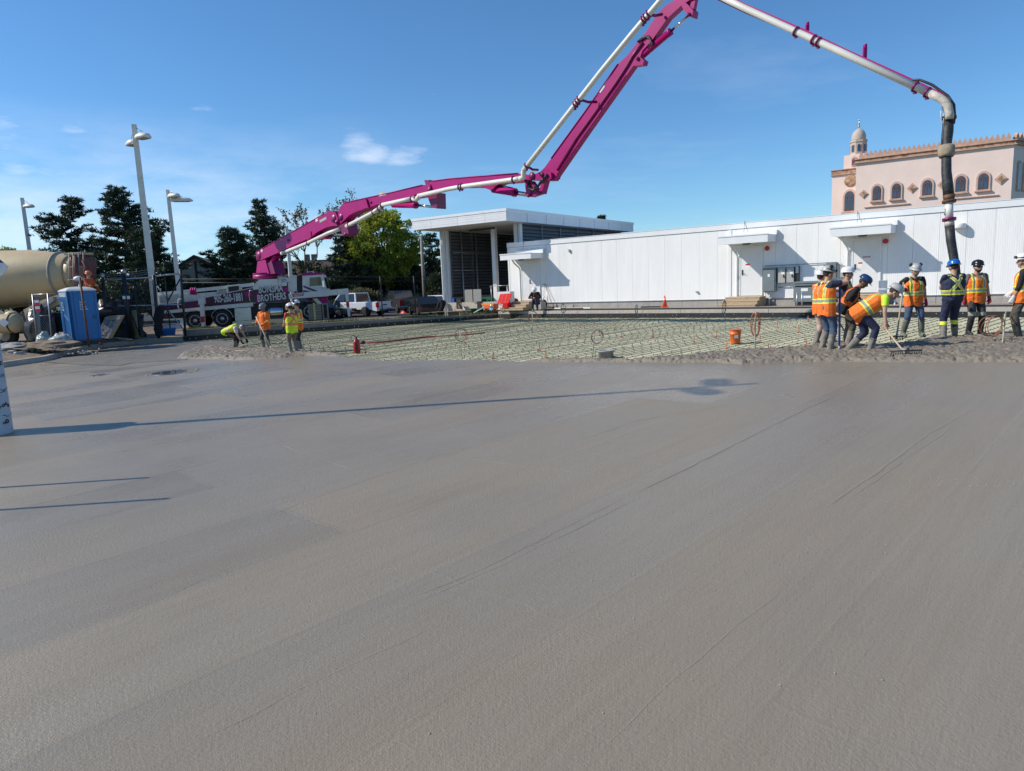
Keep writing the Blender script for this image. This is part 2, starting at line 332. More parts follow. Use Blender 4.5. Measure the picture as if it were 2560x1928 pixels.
# ------------------------------------------------------------------ setting: slab, pad, kerbs, banks
def slab_material(name, base, warm, rough_lo, rough_hi, grain=.35, streak=.25, blot=1.0):
    m = bpy.data.materials.new(name); m.use_nodes = True; t = m.node_tree; b = t.nodes['Principled BSDF']
    L = t.links.new; N = t.nodes.new
    c = N('ShaderNodeTexCoord')
    def noise(scale, det=5, ro=.6, stretch=None, rot=0.0):
        n = N('ShaderNodeTexNoise'); n.inputs['Scale'].default_value = scale; n.inputs['Detail'].default_value = det; n.inputs['Roughness'].default_value = ro
        mp_ = N('ShaderNodeMapping'); mp_.vector_type = 'TEXTURE'; mp_.inputs['Rotation'].default_value = (0, 0, rot); mp_.inputs['Scale'].default_value = stretch or (1, 1, 1)
        L(c.outputs['Object'], mp_.inputs[0]); L(mp_.outputs[0], n.inputs[0]); return n.outputs[0]
    def ramp(x, p0, p1, c0=(0, 0, 0, 1), c1=(1, 1, 1, 1)):
        r_ = N('ShaderNodeValToRGB'); e = r_.color_ramp.elements; e[0].position = p0; e[1].position = p1; e[0].color = c0; e[1].color = c1; L(x, r_.inputs[0]); return r_.outputs[0]
    def mix(f, a, b_, mode='MIX'):
        n = N('ShaderNodeMixRGB'); n.blend_type = mode
        for i, v in enumerate((f, a, b_)):
            if isinstance(v, (int, float)): n.inputs[i].default_value = v
            elif isinstance(v, tuple): n.inputs[i].default_value = (*v, 1)
            else: L(v, n.inputs[i])
        return n.outputs[0]
    def ma(op, a, b_=0.0):
        n = N('ShaderNodeMath'); n.operation = op
        for i, v in enumerate((a, b_)):
            if isinstance(v, (int, float)): n.inputs[i].default_value = v
            else: L(v, n.inputs[i])
        return n.outputs[0]
    bands = noise(.55, 6, .6, (4.5, 1, 1), math.radians(46))       # broad sweeps of the bull float
    blots = noise(.30, 5, .55)
    fine = noise(95, 3, .7); mid = noise(22, 4, .7)
    streaks = noise(9, 5, .75, (22, 1, 1), math.radians(46)); streak2 = noise(26, 3, .7, (30, 1, 1), math.radians(50))
    col = mix(ramp(bands, .38, .62), base, warm)
    col = mix(ma('MULTIPLY', ramp(blots, .46, .66), .35 * blot), col, tuple(x * .80 for x in base))
    col = mix(ma('MULTIPLY', ramp(streaks, .40, .66), .30), col, tuple(x * .74 for x in warm))
    col = mix(ma('MULTIPLY', ramp(fine, .56, .70), .38), col, tuple(min(1, x * 1.45) for x in warm))
    col = mix(ma('MULTIPLY', ramp(mid, .56, .74), .35), col, tuple(x * .72 for x in base))
    # overlapping float passes: long panels that differ a little in tone and sheen
    dn = noise(.8, 3, .5); vm = N('ShaderNodeVectorMath'); vm.operation = 'SCALE'; vm.inputs['Scale'].default_value = .35; cx_ = N('ShaderNodeCombineXYZ'); L(dn, cx_.inputs[0]); L(dn, cx_.inputs[1]); L(cx_.outputs[0], vm.inputs[0])
    va = N('ShaderNodeVectorMath'); va.operation = 'ADD'; L(c.outputs['Object'], va.inputs[0]); L(vm.outputs[0], va.inputs[1])
    pm = N('ShaderNodeMapping'); pm.vector_type = 'TEXTURE'; pm.inputs['Rotation'].default_value = (0, 0, math.radians(46)); L(va.outputs[0], pm.inputs[0])
    bt = N('ShaderNodeTexBrick'); bt.inputs['Scale'].default_value = 1; bt.inputs['Mortar Size'].default_value = .03; bt.inputs['Mortar Smooth'].default_value = 1.0; bt.inputs['Brick Width'].default_value = 6.5; bt.inputs['Row Height'].default_value = 1.25; bt.inputs['Color1'].default_value = (0, 0, 0, 1); bt.inputs['Color2'].default_value = (1, 1, 1, 1); bt.inputs['Mortar'].default_value = (.5, .5, .5, 1); L(pm.outputs[0], bt.inputs['Vector'])
    pan = bt.outputs['Color']; col = mix(ma('MULTIPLY', pan, .30 * blot), col, tuple(x * q for x, q in zip(base, (.88, .89, .92))))
    L(col, b.inputs['Base Color'])
    wet = ramp(ma('ADD', ma('ADD', ma('MULTIPLY', blots, .45), ma('MULTIPLY', bands, .35)), ma('MULTIPLY', pan, .16)), .38, .58)
    mr = N('ShaderNodeMapRange'); mr.inputs['To Min'].default_value = rough_hi; mr.inputs['To Max'].default_value = rough_lo; L(wet, mr.inputs['Value']); L(mr.outputs[0], b.inputs['Roughness'])
    b.inputs['Specular IOR Level'].default_value = .5
    peb = noise(48, 4, .7)
    h = ma('ADD', ma('MULTIPLY', ma('ADD', fine, ma('MULTIPLY', peb, 1.6)), grain), ma('ADD', ma('MULTIPLY', streak2, streak), ma('MULTIPLY', mid, grain * .8)))
    h = ma('ADD', h, ma('MULTIPLY', bt.outputs['Fac'], .25)); h = ma('ADD', h, ma('MULTIPLY', bands, .9)); h = ma('ADD', h, ma('MULTIPLY', streaks, streak * 2))
    bp = N('ShaderNodeBump'); bp.inputs['Strength'].default_value = .42; bp.inputs['Distance'].default_value = .015; L(h, bp.inputs['Height']); L(bp.outputs[0], b.inputs['Normal'])
    MATS[name] = m; return m
slab_material('wet_concrete', (.288, .247, .189), (.298, .238, .160), .17, .50, grain=.75, streak=.30)
slab_material('screeded_concrete', (.185, .165, .135), (.215, .185, .145), .45, .7, grain=1.6, streak=1.2)
M('rough_concrete', (.225, .192, .146), .5, var=.25, scale=18, bump=.8, bscale=90, hue=(.335, .282, .212))
M('curb_concrete', (.42, .38, .32), .8, var=.14, scale=7, bump=.25, bscale=60, dirt=.25)
M('black_rubber_strip', (.012, .012, .013), .55, var=.3, scale=5)
M('gravel_base', (.24, .22, .165), .9, var=.4, scale=25, bump=.6)
M('pale_green_pipe', (.46, .455, .30), .5, var=.18, scale=1.2, hue=(.57, .53, .37))
M('green_rebar', (.15, .175, .11), .5, var=.3, scale=3)
M('tie_wire', (.12, .13, .085), .6)
M('dirt', (.23, .155, .10), .95, var=.35, scale=3, bump=.9, bscale=14, hue=(.30, .235, .17), detail=8)
M('verge_soil', (.15, .14, .06), .95, var=.4, scale=1.4, bump=.8, bscale=18, hue=(.34, .27, .17), detail=8)
M('asphalt', (.060, .060, .060), .9, var=.25, scale=4, bump=.3, bscale=120)
M('grass_blade', (.11, .15, .035), .7, var=.4, scale=2, hue=(.20, .22, .07))
M('far_ground', (.10, .11, .06), .95, var=.4, scale=.05)
M('bolt_head', (.7, .7, .7), .3, 1.0)
M('pavers', (.33, .27, .21), .85, var=.15, scale=5, bump=.2, bscale=50, dirt=.2)
M('paver_joint', (.16, .14, .12), .95)

EDGE = [gp(x, y) for x, y in ((118, 903), (200, 911), (299, 913), (326, 907), (420, 900), (481, 897), (508, 898), (594, 902), (629, 899), (739, 891), (800, 889), (900, 896), (960, 902), (1100, 900), (1200, 899), (1300, 905), (1500, 906), (1700, 907), (1780, 906), (1850, 911), (1960, 906), (2100, 904), (2300, 906), (2560, 906), (2900, 908))]
# the finished slab: a thick sheet with a ragged front edge
poly = [(p.x, p.y) for p in EDGE] + [(24, 6), (24, -8), (-17.2, -8)] + [(gp(x, y).x, gp(x, y).y) for x, y in ((-260, 955), (9, 919))]
fine_e = []
for i, p in enumerate(poly):
    q = poly[(i + 1) % len(poly)]
    k = 14 if i < len(EDGE) - 1 else 1
    for j in range(k):
        t_ = j / k; x, y = p[0] + (q[0] - p[0]) * t_, p[1] + (q[1] - p[1]) * t_
        if k > 1: a = .07 * (float(fbm(np.array([x * 4.3]), np.array([y * 4.3]), 3, 5)[0]) - .5); x += a; y += a
        fine_e.append((x, y))
sb = MB('wet_concrete'); sb.prism([(x, y, gz(x, y) - .17) for x, y in fine_e], (0, 0, .17))
slab = structure(sb.build('concrete_slab', local=True))
# ridges left by the float, real little welts on the slab
def ridge(pts, h=.004, w=.014, seed=0):
    P_ = [gp(x, y) for x, y in pts]; mb = MB('wet_concrete'); rings = []; acc = []
    for i in range(len(P_) - 1):
        n = max(2, int((P_[i + 1] - P_[i]).length / .05))
        for j in range(n): acc.append(P_[i].lerp(P_[i + 1], j / n))
    acc.append(P_[-1])
    for i, p in enumerate(acc):
        d = (acc[min(i + 1, len(acc) - 1)] - acc[max(0, i - 1)]).normalized(); s_ = Vector((d.y, -d.x, 0))
        k = float(vnoise(np.array([i * .23]), np.array([seed * 3.3]), seed)[0]); p = p + s_ * (k - .5) * .03; hh = h * (.35 + k) * min(1, i / 6, (len(acc) - 1 - i) / 6) + 1e-4
        rings.append([p - s_ * w - Vector((0, 0, .004)), p - s_ * w * .3 + Vector((0, 0, hh)), p + s_ * w * .3 + Vector((0, 0, hh * .9)), p + s_ * w - Vector((0, 0, .004))])
    mb.loft(rings, True, False, False); mb.build('float_ridge', slab)
for k, (pts, h, w) in enumerate((
        (((1000, 1503), (1200, 1425), (1400, 1325), (1580, 1236)), .004, .02), (((1010, 1521), (1250, 1415), (1600, 1243)), .003, .015),
        (((1580, 1236), (1700, 1180), (1880, 1090), (2010, 1025), (2100, 985)), .007, .022), (((1140, 1142), (1350, 1170), (1620, 1198)), .003, .02),
        (((1400, 1120), (1600, 1050), (1850, 1010)), .0035, .016), (((2060, 1270), (2180, 1190), (2330, 1080), (2440, 1020)), .006, .025),
        (((2120, 1250), (2240, 1165), (2390, 1062)), .004, .015), (((620, 1310), (800, 1240), (1150, 1120)), .003, .018), (((300, 1540), (620, 1400), (900, 1300)), .0025, .02),
        (((50, 952), (200, 957)), .004, .012), (((700, 1110), (900, 1180)), .003, .016), (((400, 1900), (800, 1700), (1100, 1560)), .0025, .018), (((1500, 1880), (1750, 1640), (1960, 1470)), .002, .014))):
    ridge(pts, h * .85, w * 1.1, k)
# scraps of aggregate lying on the slab
M('crumbs', (.36, .33, .29), .8)
pb = MB('crumbs')
for (x, y, n, sx, sy) in ((1985, 1400, 26, 70, 45), (2240, 1360, 12, 90, 30), (250, 937, 8, 12, 3), (2430, 1205, 60, 110, 12), (1100, 1320, 30, 500, 200), (1500, 1650, 26, 900, 200), (700, 1150, 14, 500, 60)):
    for k in range(n):
        p = gp(x + RND.uniform(-sx, sx), y + RND.uniform(-sy, sy)); r_ = RND.uniform(.002, .006); pb.ball(p + Vector((0, 0, r_ * .3)), r_, 5, 3, (1.3, 1, .7))
tag(pb.build('aggregate_crumbs', slab), kind='stuff')
# wet hollow over a drain lid and a smaller lid flush with the slab
M('puddle_water', (.10, .11, .12), .04, var=.3, scale=6)
M('cast_iron', (.07, .07, .072), .5, .6, var=.3, scale=8)
def lid(px, py, R_, label):
    p = gp(px, py); t = thing('drain_cover', p, label, 'drain cover'); mb = MB('cast_iron')
    mb.lathe(p + Vector((0, 0, -.03)), (0, 0, 1), [(0, R_), (.036, R_), (.038, R_ - .02), (.032, R_ - .03), (.032, 0)], 28); mb.build('frame', t)
    mb = MB('rough_concrete')
    for k in range(40):
        a = RND.uniform(0, 6.28); q = R_ * RND.uniform(.9, 1.25); r_ = RND.uniform(.015, .04); x, y = p.x + q * math.cos(a), p.y + q * math.sin(a); mb.ball((x, y, gz(x, y)), r_, 6, 4, (1.4, 1.1, .55))
    tag(mb.build('mortar_rim', t), kind='stuff')
    mb = MB('puddle_water'); mb.lathe(p + Vector((0, 0, .003)), (0, 0, 1), [(0, R_ * .78), (.0045, R_ * .74)], 24); mb.build('water', t)
lid(436, 931, .62, 'round drain cover sunk in the wet slab with water and grey mortar around it')
lid(250, 938, .24, 'small round cover in the slab between the left curb and the puddled drain cover')

# rough freshly dumped concrete
def lumpy(name, px, res, hmax, seed, label, back=None, grow=.35, amp=1.0):
    P_ = [gp(x, y) for x, y in px]; po = [(p.x, p.y) for p in P_]
    def zf(X, Y):
        d = edgedist(X, Y, po); e = np.clip(d / grow, 0, 1); e = e * e * (3 - 2 * e)
        a = fbm(X * 7.0, Y * 7.0, 3, seed, .6); b_ = fbm(X * 19, Y * 19, 3, seed + 3, .62); c_ = fbm(X * 1.3, Y * 1.3, 2, seed + 5)
        rdg = 1 - np.abs(2 * b_ - 1)
        z = .035 + hmax * (.55 * c_ + .75 * (a - .35)) + .062 * amp * (rdg - .6) + .085 * amp * (b_ - .5)
        return gz(X, Y) + z * e - .11 * (1 - e)
    return sheet(name, po, res, zf, 'rough_concrete', label=None)
rough_r = structure(lumpy('poured_concrete', ((1270, 903), (1450, 899), (1600, 901), (1700, 893), (1790, 884), (1900, 876), (2000, 872), (2060, 858), (2130, 858), (2200, 870), (2270, 860), (2310, 844), (2400, 845), (2560, 832), (2850, 828), (2850, 909), (2560, 909), (2300, 908), (2100, 907), (1960, 909), (1850, 914), (1780, 909), (1700, 909), (1500, 908), (1300, 907)), .026, .09, 3, None, grow=.3, amp=1.25))
rough_l = structure(lumpy('poured_concrete', ((420, 901), (440, 884), (470, 875), (520, 868), (620, 866), (690, 872), (760, 877), (850, 883), (900, 889), (830, 893), (760, 891), (700, 897), (620, 902), (560, 902), (500, 900)), .042, .10, 9, None, grow=.5, amp=1.6))
def zscreed(X, Y):
    u_ = X * math.cos(.5) + Y * math.sin(.5)
    return gz(X, Y) + .012 + .030 * (fbm(X * 6, Y * 6, 3, 2, .65) - .5) + .020 * (fbm(X * 1.1, Y * 7, 2, 6) - .5)
po = [(gp(x, y).x, gp(x, y).y) for x, y in ((100, 906), (212, 878), (260, 870), (340, 861), (458, 853), (560, 852), (600, 862), (500, 871), (475, 884), (470, 900), (420, 903), (326, 909), (299, 915), (200, 913))]
screed = structure(sheet('screeded_concrete', po, .07, zscreed, 'screeded_concrete'))

# ---- the pad waiting for concrete: gravel, cooling pipes, bars
K = gp(1245, 792); KR = gp(2560, 788); tdir = Vector((KR.x - K.x, KR.y - K.y, 0)).normalized(); ndir = Vector((-tdir.y, tdir.x, 0))
KRR = KR + tdir * 8; KL = gp(459, 851)
front = [EDGE[i] for i in range(6, len(EDGE))]
pad_poly = [(p.x - ndir.x * .5, p.y - ndir.y * .5) for p in front] + [(KRR.x, KRR.y), (K.x, K.y), (KL.x, KL.y), (gp(440, 890).x, gp(440, 890).y)]
gb = MB('gravel_base'); gb.add([(x, y, gz(x, y) - .15) for x, y in [(-24, 8), (26, 4), (26, 24), (K.x + .3, K.y + .5), (KL.x - .2, KL.y + .3), (-24, 36)]], [(0, 1, 2, 3, 4, 5)])
structure(gb.build('gravel_bed', local=True))
def clip_line(o, d, lo, hi, step=.08):
    s_ = np.arange(lo, hi, step); X = o.x + d.x * s_; Y = o.y + d.y * s_; i = inpoly(X, Y, pad_poly); out = []; k = 0
    while k < len(s_):
        if i[k]:
            j = k
            while j + 1 < len(s_) and i[j + 1]: j += 1
            if s_[j] - s_[k] > .6: out.append((s_[k], s_[j]))
            k = j + 1
        else: k += 1
    return out
pipes = thing('cooling_pipe_grid', (K.x, K.y, gz(K.x, K.y) - .15), 'pale green cooling pipes lying in close rows on the gravel pad', 'pipe grid')
bars = thing('rebar_mat', (K.x, K.y, gz(K.x, K.y) - .15), 'dark green reinforcing bars laid across the pale green pipes', 'rebar')
O0 = Vector((K.x, K.y, 0)); npipe = 0; nbar = 0
for k in range(200):
    off = -.10 - k * .098
    o = O0 + ndir * off
    for (a, b_) in clip_line(o, tdir, -14, 36):
        if npipe >= 290: break
        n = max(2, int((b_ - a) / 1.6)); pts = []
        for j in range(n + 1):
            s_ = a + (b_ - a) * j / n; p = o + tdir * s_ + ndir * RND.uniform(-.013, .013); pts.append((p.x, p.y, gz(p.x, p.y) - .100 + RND.uniform(-.005, .005)))
        mb = MB('pale_green_pipe'); mb.path(pts, .035, 6); mb.build('cooling_pipe', pipes); npipe += 1
ties = MB('tie_wire')
for k in range(260):
    s_ = -15 + k * .25 + RND.uniform(-.02, .02); o = O0 + tdir * s_
    for (a, b_) in clip_line(o, ndir, -24, -.02):
        if nbar >= 290: break
        n = max(1, int((b_ - a) / 2.2)); pts = []
        for j in range(n + 1):
            q = a + (b_ - a) * j / n; p = o + ndir * q + tdir * RND.uniform(-.02, .02); pts.append((p.x, p.y, gz(p.x, p.y) - .060 + RND.uniform(-.012, .010)))
        mb = MB('green_rebar'); mb.path(pts, .0078, 5); mb.build('bar', bars); nbar += 1
        for j in range(int((b_ - a) / .4)):
            q = a + .4 * j + RND.uniform(-.05, .05); p = o + ndir * q; ties.box((p.x, p.y, gz(p.x, p.y) - .052), (.024, .024, .024), Matrix.Rotation(RND.uniform(0, 1.5), 3, 'Z'))
tag(ties.build('tie_wires', bars), kind='stuff')

# ---- back curb of the pad: black strip, pale concrete face, ledge, thin black strip
def strip(name, mat, A, B, z0, z1, off0, off1, parent=None, seg=1, gap=0.0):
    """vertical or level band between two ground points; z0, z1 = (left, right) lower and upper level"""
    out = []
    nrm = Vector((-(B.y - A.y), B.x - A.x, 0)).normalized()
    for i in range(seg):
        a, b_ = i / seg, (i + 1) / seg - gap; mb = MB(mat); pts = []
        for t_ in (a, b_):
            p = A.lerp(B, t_); lo = z0[0] + (z0[1] - z0[0]) * t_; hi = z1[0] + (z1[1] - z1[0]) * t_
            pts.append([(p.x + nrm.x * o_, p.y + nrm.y * o_, z) for o_, z in ((off0, lo), (off0, hi), (off1, hi), (off1, lo))])
        mb.loft(pts, False, True); out.append(mb.build(name, parent))
    return out
def curb_root(name, p):
    o = bpy.data.objects.new(name, None); scene.collection.objects.link(o); o.location = p; BASE[o] = Vector(p); return structure(o)
bc = curb_root('curb', (K.x, K.y, 0)); zk, zr = gz(K.x, K.y), gz(KRR.x, KRR.y)
strip('rubber_strip', 'black_rubber_strip', K, KRR, (zk - .16, zr - .16), (zk + .15, zr + .10), -.02, .03, bc)
strip('curb_face', 'curb_concrete', K, KRR, (zk - .16, zr - .16), (zk + .30, zr + .22), .031, .42, bc, 16, .0006)
strip('rubber_strip', 'black_rubber_strip', K, KRR, (zk + .1, zr + .1), (zk + .385, zr + .262), .421, .46, bc)
bolts = MB('bolt_head')
for k in range(60):
    p = K.lerp(KRR, (k + RND.uniform(.1, .9)) / 60); nrm = -ndir; z = gz(p.x, p.y) + RND.uniform(.03, .09)
    bolts.tube(Vector((p.x, p.y, z)) + nrm * .019, Vector((p.x, p.y, z)) + nrm * .034, .016, n=6)
bolts.build('bolt', bc)
# left form: black strip with a shaded concrete face above
lc = curb_root('curb', (KL.x, KL.y, 0)); zl = gz(KL.x, KL.y)
strip('rubber_strip', 'black_rubber_strip', KL, K, (zl - .16, zk - .16), (zl + .19, zk + .10), -.03, .03, lc)
M('shaded_form_concrete', (.20, .18, .155), .85, var=.18, scale=5, bump=.3, dirt=.3)  # darker copy of the curb concrete, the face's shade put into its colour
strip('curb_face', 'shaded_form_concrete', KL, K, (zl - .16, zk - .16), (.385, .385), .031, .35, lc, 12, .0008)
bolts = MB('bolt_head')
for k in range(34):
    p = KL.lerp(K, (k + RND.uniform(.1, .9)) / 34); nrm = Vector(((K - KL).y, -(K - KL).x, 0)).normalized(); z = gz(p.x, p.y) + RND.uniform(.05, .10)
    bolts.tube(Vector((p.x, p.y, z)) + nrm * .029, Vector((p.x, p.y, z)) + nrm * .045, .02, n=6)
bolts.build('bolt', lc)
# left curb of precast stones
CL = [gp(x, y) for x, y in ((-420, 985), (-120, 938), (9, 919), (118, 903), (212, 877), (260, 869), (340, 860), (459, 851))]
cc = curb_root('curb', (CL[2].x, CL[2].y, 0))
acc = []
for i in range(len(CL) - 1):
    n = max(1, round((CL[i + 1] - CL[i]).length / 2.1))
    for j in range(n): acc.append((CL[i].lerp(CL[i + 1], j / n), CL[i].lerp(CL[i + 1], (j + 1) / n - .008)))
for a, b_ in acc:
    d = (b_ - a).normalized(); nn = Vector((-d.y, d.x, 0)); mb = MB('curb_concrete'); rings = []
    for p in (a, b_):
        z = gz(p.x, p.y); rings.append([(p.x + nn.x * o_, p.y + nn.y * o_, z + h) for o_, h in ((0, -.2), (.012, .185), (.03, .205), (.24, .205), (.25, -.2))])
    mb.loft(rings, False, True); mb.build('curb_stone', cc)
# dirt bank behind the left curb, grassy verge behind the form
def zdirt(X, Y):
    d = edgedist(X, Y, [(p.x, p.y) for p in CL], False); k = np.clip(d / 1.8, 0, 1)
    base = np.clip(gz(X, Y), -.35, .1) + .15
    return base * (1 - k) + k * .17 + .10 * np.clip(fbm(X * 1.6, Y * 1.6, 4, 21) - .42, 0, 1) * np.clip(d / .5, 0, 1) + .05 * (fbm(X * 7, Y * 7, 3, 22) - .5) * np.clip(d / .3, 0, 1) - .03
nl = lambda p, q, o_: (p.x - (q - p).normalized().y * o_, p.y + (q - p).normalized().x * o_)
inner = [nl(CL[i], CL[min(i + 1, len(CL) - 1)] if i < len(CL) - 1 else CL[i] + (CL[i] - CL[i - 1]), .05) for i in range(len(CL))]
structure(sheet('dirt_bank', inner + [(KL.x + .2, 47), (-62, 47), (-62, 4)], .22, zdirt, 'dirt'))
def zverge(X, Y):
    d = edgedist(X, Y, [(KL.x, KL.y), (K.x, K.y)], False); k = np.clip((d - .25) / 2.6, 0, 1); k2 = np.clip((d - 7) / 8, 0, 1)
    return .36 * (1 - k) + k * .17 - k2 * .25 + .05 * (fbm(X * 2.2, Y * 2.2, 3, 31) - .5) * np.clip(d, 0, 1)
structure(sheet('verge', [(KL.x - .05, KL.y + .12), (K.x + .1, K.y + .15), (2.2, 41.0), (2.2, 50), (KL.x - .05, 50)], .25, zverge, 'verge_soil'))
lot = MB('asphalt'); lot.add([(-70, 46.6, -.09), (16, 46.6, -.09), (16, 110, -.12), (-70, 110, -.12)], [(0, 1, 2, 3)]); structure(lot.build('parking_lot', local=True))
g = MB('far_ground'); g.add([(-2200, -600, -.8), (2200, -600, -.8), (2200, 3000, -.8), (-2200, 3000, -.8)], [(0, 1, 2, 3)]); structure(g.build('ground', local=True))
# grass tufts along the verge
gbm = MB('grass_blade')
for k in range(14000):
    t_ = RND.random(); d = .4 + abs(RND.gauss(0, 1.1)); p = KL.lerp(K, t_); dd = (K - KL).normalized(); x, y = p.x - dd.y * d, p.y + dd.x * d
    if float(fbm(np.array([x * .9]), np.array([y * .9]), 2, 40)[0]) < .45 or y < KL.y: continue
    z = float(zverge(np.array([x]), np.array([y]))[0]) - .01; h = RND.uniform(.08, .24); a = RND.uniform(0, 6.28); lx, ly = RND.uniform(-.05, .05), RND.uniform(-.05, .05); w = .02
    gbm.add([(x - w * math.cos(a), y - w * math.sin(a), z), (x + w * math.cos(a), y + w * math.sin(a), z), (x + lx, y + ly, z + h)], [(0, 1, 2)])
tag(gbm.build('verge_grass', label='short weedy grass on the verge behind the black form', cat='grass', kind='stuff'))
# ------------------------------------------------------------------ the white clad building
def ribbed(name, col, ang, scale, rough=.45, strength=.5):
    m = M(name, col, rough, var=.05, scale=1.5, stretch=(1.6, 1.6, .22), detail=8); t = m.node_tree; b = t.nodes['Principled BSDF']; c = t.nodes.new('ShaderNodeTexCoord')
    mp_ = t.nodes.new('ShaderNodeMapping'); mp_.vector_type = 'TEXTURE'; mp_.inputs['Rotation'].default_value = (0, 0, ang); t.links.new(c.outputs['Object'], mp_.inputs[0])
    w = t.nodes.new('ShaderNodeTexWave'); w.inputs['Scale'].default_value = scale; w.inputs['Distortion'].default_value = 0; t.links.new(mp_.outputs[0], w.inputs[0])
    r_ = t.nodes.new('ShaderNodeValToRGB'); r_.color_ramp.elements[0].position = .0; r_.color_ramp.elements[1].position = .25; t.links.new(w.outputs[1], r_.inputs[0])
    bp = t.nodes.new('ShaderNodeBump'); bp.inputs['Strength'].default_value = strength; bp.inputs['Distance'].default_value = .006; t.links.new(r_.outputs[0], bp.inputs['Height']); t.links.new(bp.outputs[0], b.inputs['Normal']); return m
ribbed('white_cladding', (.85, .84, .815), math.atan2(-.614, .789), 4.4)
M('white_metal', (.79, .80, .80), .42, var=.04, scale=2)
M('white_door', (.74, .74, .73), .4, var=.04, scale=2)
M('joint_grey', (.5, .51, .52), .8)  # plain grey of the wall core, panel joints and door seams
M('foundation', (.36, .345, .32), .85, var=.12, scale=4, bump=.2, dirt=.2)
M('grey_enclosure', (.17, .205, .215), .45, var=.08, scale=3)
M('pale_grey_enclosure', (.40, .395, .37), .45, var=.06)
M('dark_metal', (.05, .052, .055), .45, .4)
M('galvanised', (.42, .43, .44), .4, .8, var=.15, scale=9)
M('red_paint', (.45, .03, .03), .45, var=.1)
M('timber', (.44, .33, .21), .8, var=.22, scale=4, bump=.3, bscale=30, stretch=(1, 1, 6))
M('timber_edge', (.52, .40, .26), .8, var=.18, scale=5)
M('paper_white', (.8, .8, .78), .6, var=.04)
M('print_black', (.02, .02, .02), .6)
M('print_red', (.55, .03, .04), .6)

_w0 = at(2165, 740, 28.1)
WALL = Plane((_w0.x, _w0.y, 0), (.789, -.614))
def wb(mb, s0, s1, z0, z1, p0, p1, pl=WALL):
    v = [pl.w(a, z, o_) for z in (z0, z1) for o_ in (p0, p1) for a in (s0, s1)]
    return mb.add(v, [(0, 2, 3, 1), (4, 5, 7, 6), (0, 1, 5, 4), (2, 6, 7, 3), (0, 4, 6, 2), (1, 3, 7, 5)])
SL, SR = -18.55, 13.0
bl = thing('pavilion_building', WALL.w(-5, .55), 'long low white metal clad building with three doors under small canopies', 'building')
wb(MB('joint_grey'), SL + .03, SR, .93, 4.05, -11.9, -.035).build('wall_core', bl)
n = round((SR - SL) / .875)
for i in range(n):
    a, b_ = SL + (SR - SL) * i / n, SL + (SR - SL) * (i + 1) / n
    wb(MB('white_cladding'), a, b_ - .007, .95, 4.06, -.034, .0).build('cladding_panel', bl)
wb(MB('white_metal'), SL - .02, SR, 4.075, 4.31, -12, .035).build('parapet', bl)
wb(MB('white_metal'), SL - .03, SR, 4.312, 4.335, -12.05, .05).build('parapet_cap', bl)
wb(MB('white_metal'), SL - .005, SR, .925, .948, -.2, .02).build('base_flashing', bl)
wb(MB('white_cladding'), SL - .02, SL + .028, .95, 4.06, -11.9, -.0345).build('end_wall', bl)
for i in range(18):
    a = SL + .02 + i * 1.75; wb(MB('foundation'), a, a + 1.735, .30, .922, -.5, -.04).build('foundation_block', bl)
# left corner trim and the pilaster near the middle door
wb(MB('white_metal'), SL - .01, SL + .10, .95, 4.06, -.033, .012).build('corner_trim', bl)
wb(MB('white_metal'), -5.76, -5.62, .95, 4.06, -.0, .03).build('pilaster', bl)
def door(s0, s1, z0, z1, label, signs=(), split=None):
    d = wb(MB('white_door'), s0, s1, z0, z1, .012, .05).build('door', bl); tag(d, label=label)
    fr = MB('white_metal'); w = .055
    wb(fr, s0 - w, s0 - .004, z0, z1 + w, .0, .065); wb(fr, s1 + .004, s1 + w, z0, z1 + w, .0, .065); wb(fr, s0 - .004, s1 + .004, z1 + .004, z1 + w, .0, .0648); fr.build('door_frame', d)
    hl = MB('dark_metal'); hs_ = (s0 + .08) if split is None else split + .05
    wb(hl, hs_ - .03, hs_ + .03, z0 + .92, z0 + 1.16, .051, .066); hl.tube(WALL.w(hs_, z0 + 1.0, .066), WALL.w(hs_, z0 + 1.0, .11), .012); hl.tube(WALL.w(hs_, z0 + 1.0, .11), WALL.w(hs_ + .14, z0 + .99, .11), .011); hl.tube(WALL.w(hs_, z0 + 1.14, .066), WALL.w(hs_, z0 + 1.14, .085), .02); hl.build('handle', d)
    if split: wb(MB('joint_grey'), split - .006, split + .006, z0, z1, .05, .0512).build('leaf_gap', d)
    for (a, z, w_, h, col, lines) in signs:
        sg = wb(MB('paper_white'), a, a + w_, z, z + h, .0505, .054).build('notice', d)
        if col: wb(MB(col), a + .01, a + w_ - .01, z + h * .68, z + h - .01, .0545, .0555).build('notice_header', d)
        for i, ln in enumerate(lines):
            text(d, ln, WALL.w(a + .02, z + h * (.72 if i == 0 and col else .50 - .2 * (i - (1 if col else 0))), .0556), WALL.t, (0, 0, 1), h * (.18 if i == 0 else .12), 'paper_white' if i == 0 and col else 'print_black', width=w_ * .8)
    wb(MB('galvanised'), s0 - .05, s1 + .05, z0 - .03, z0 - .002, .0, .10).build('threshold', d)
    return d
door(-17.56, -16.40, 1.075, 3.18, 'white double door beside the seated worker', split=-17.06)
door(-5.17, -4.25, 1.075, 3.20, 'white door with one small paper notice', signs=((-4.96, 2.24, .2, .27, 'print_red', ()),))
door(-.52, .46, 1.10, 3.215, 'white door with a danger notice and a paper notice', signs=((-.17, 2.36, .30, .21, 'print_red', ('DANGER',)), (-.33, 2.10, .17, .24, 'print_red', ())))
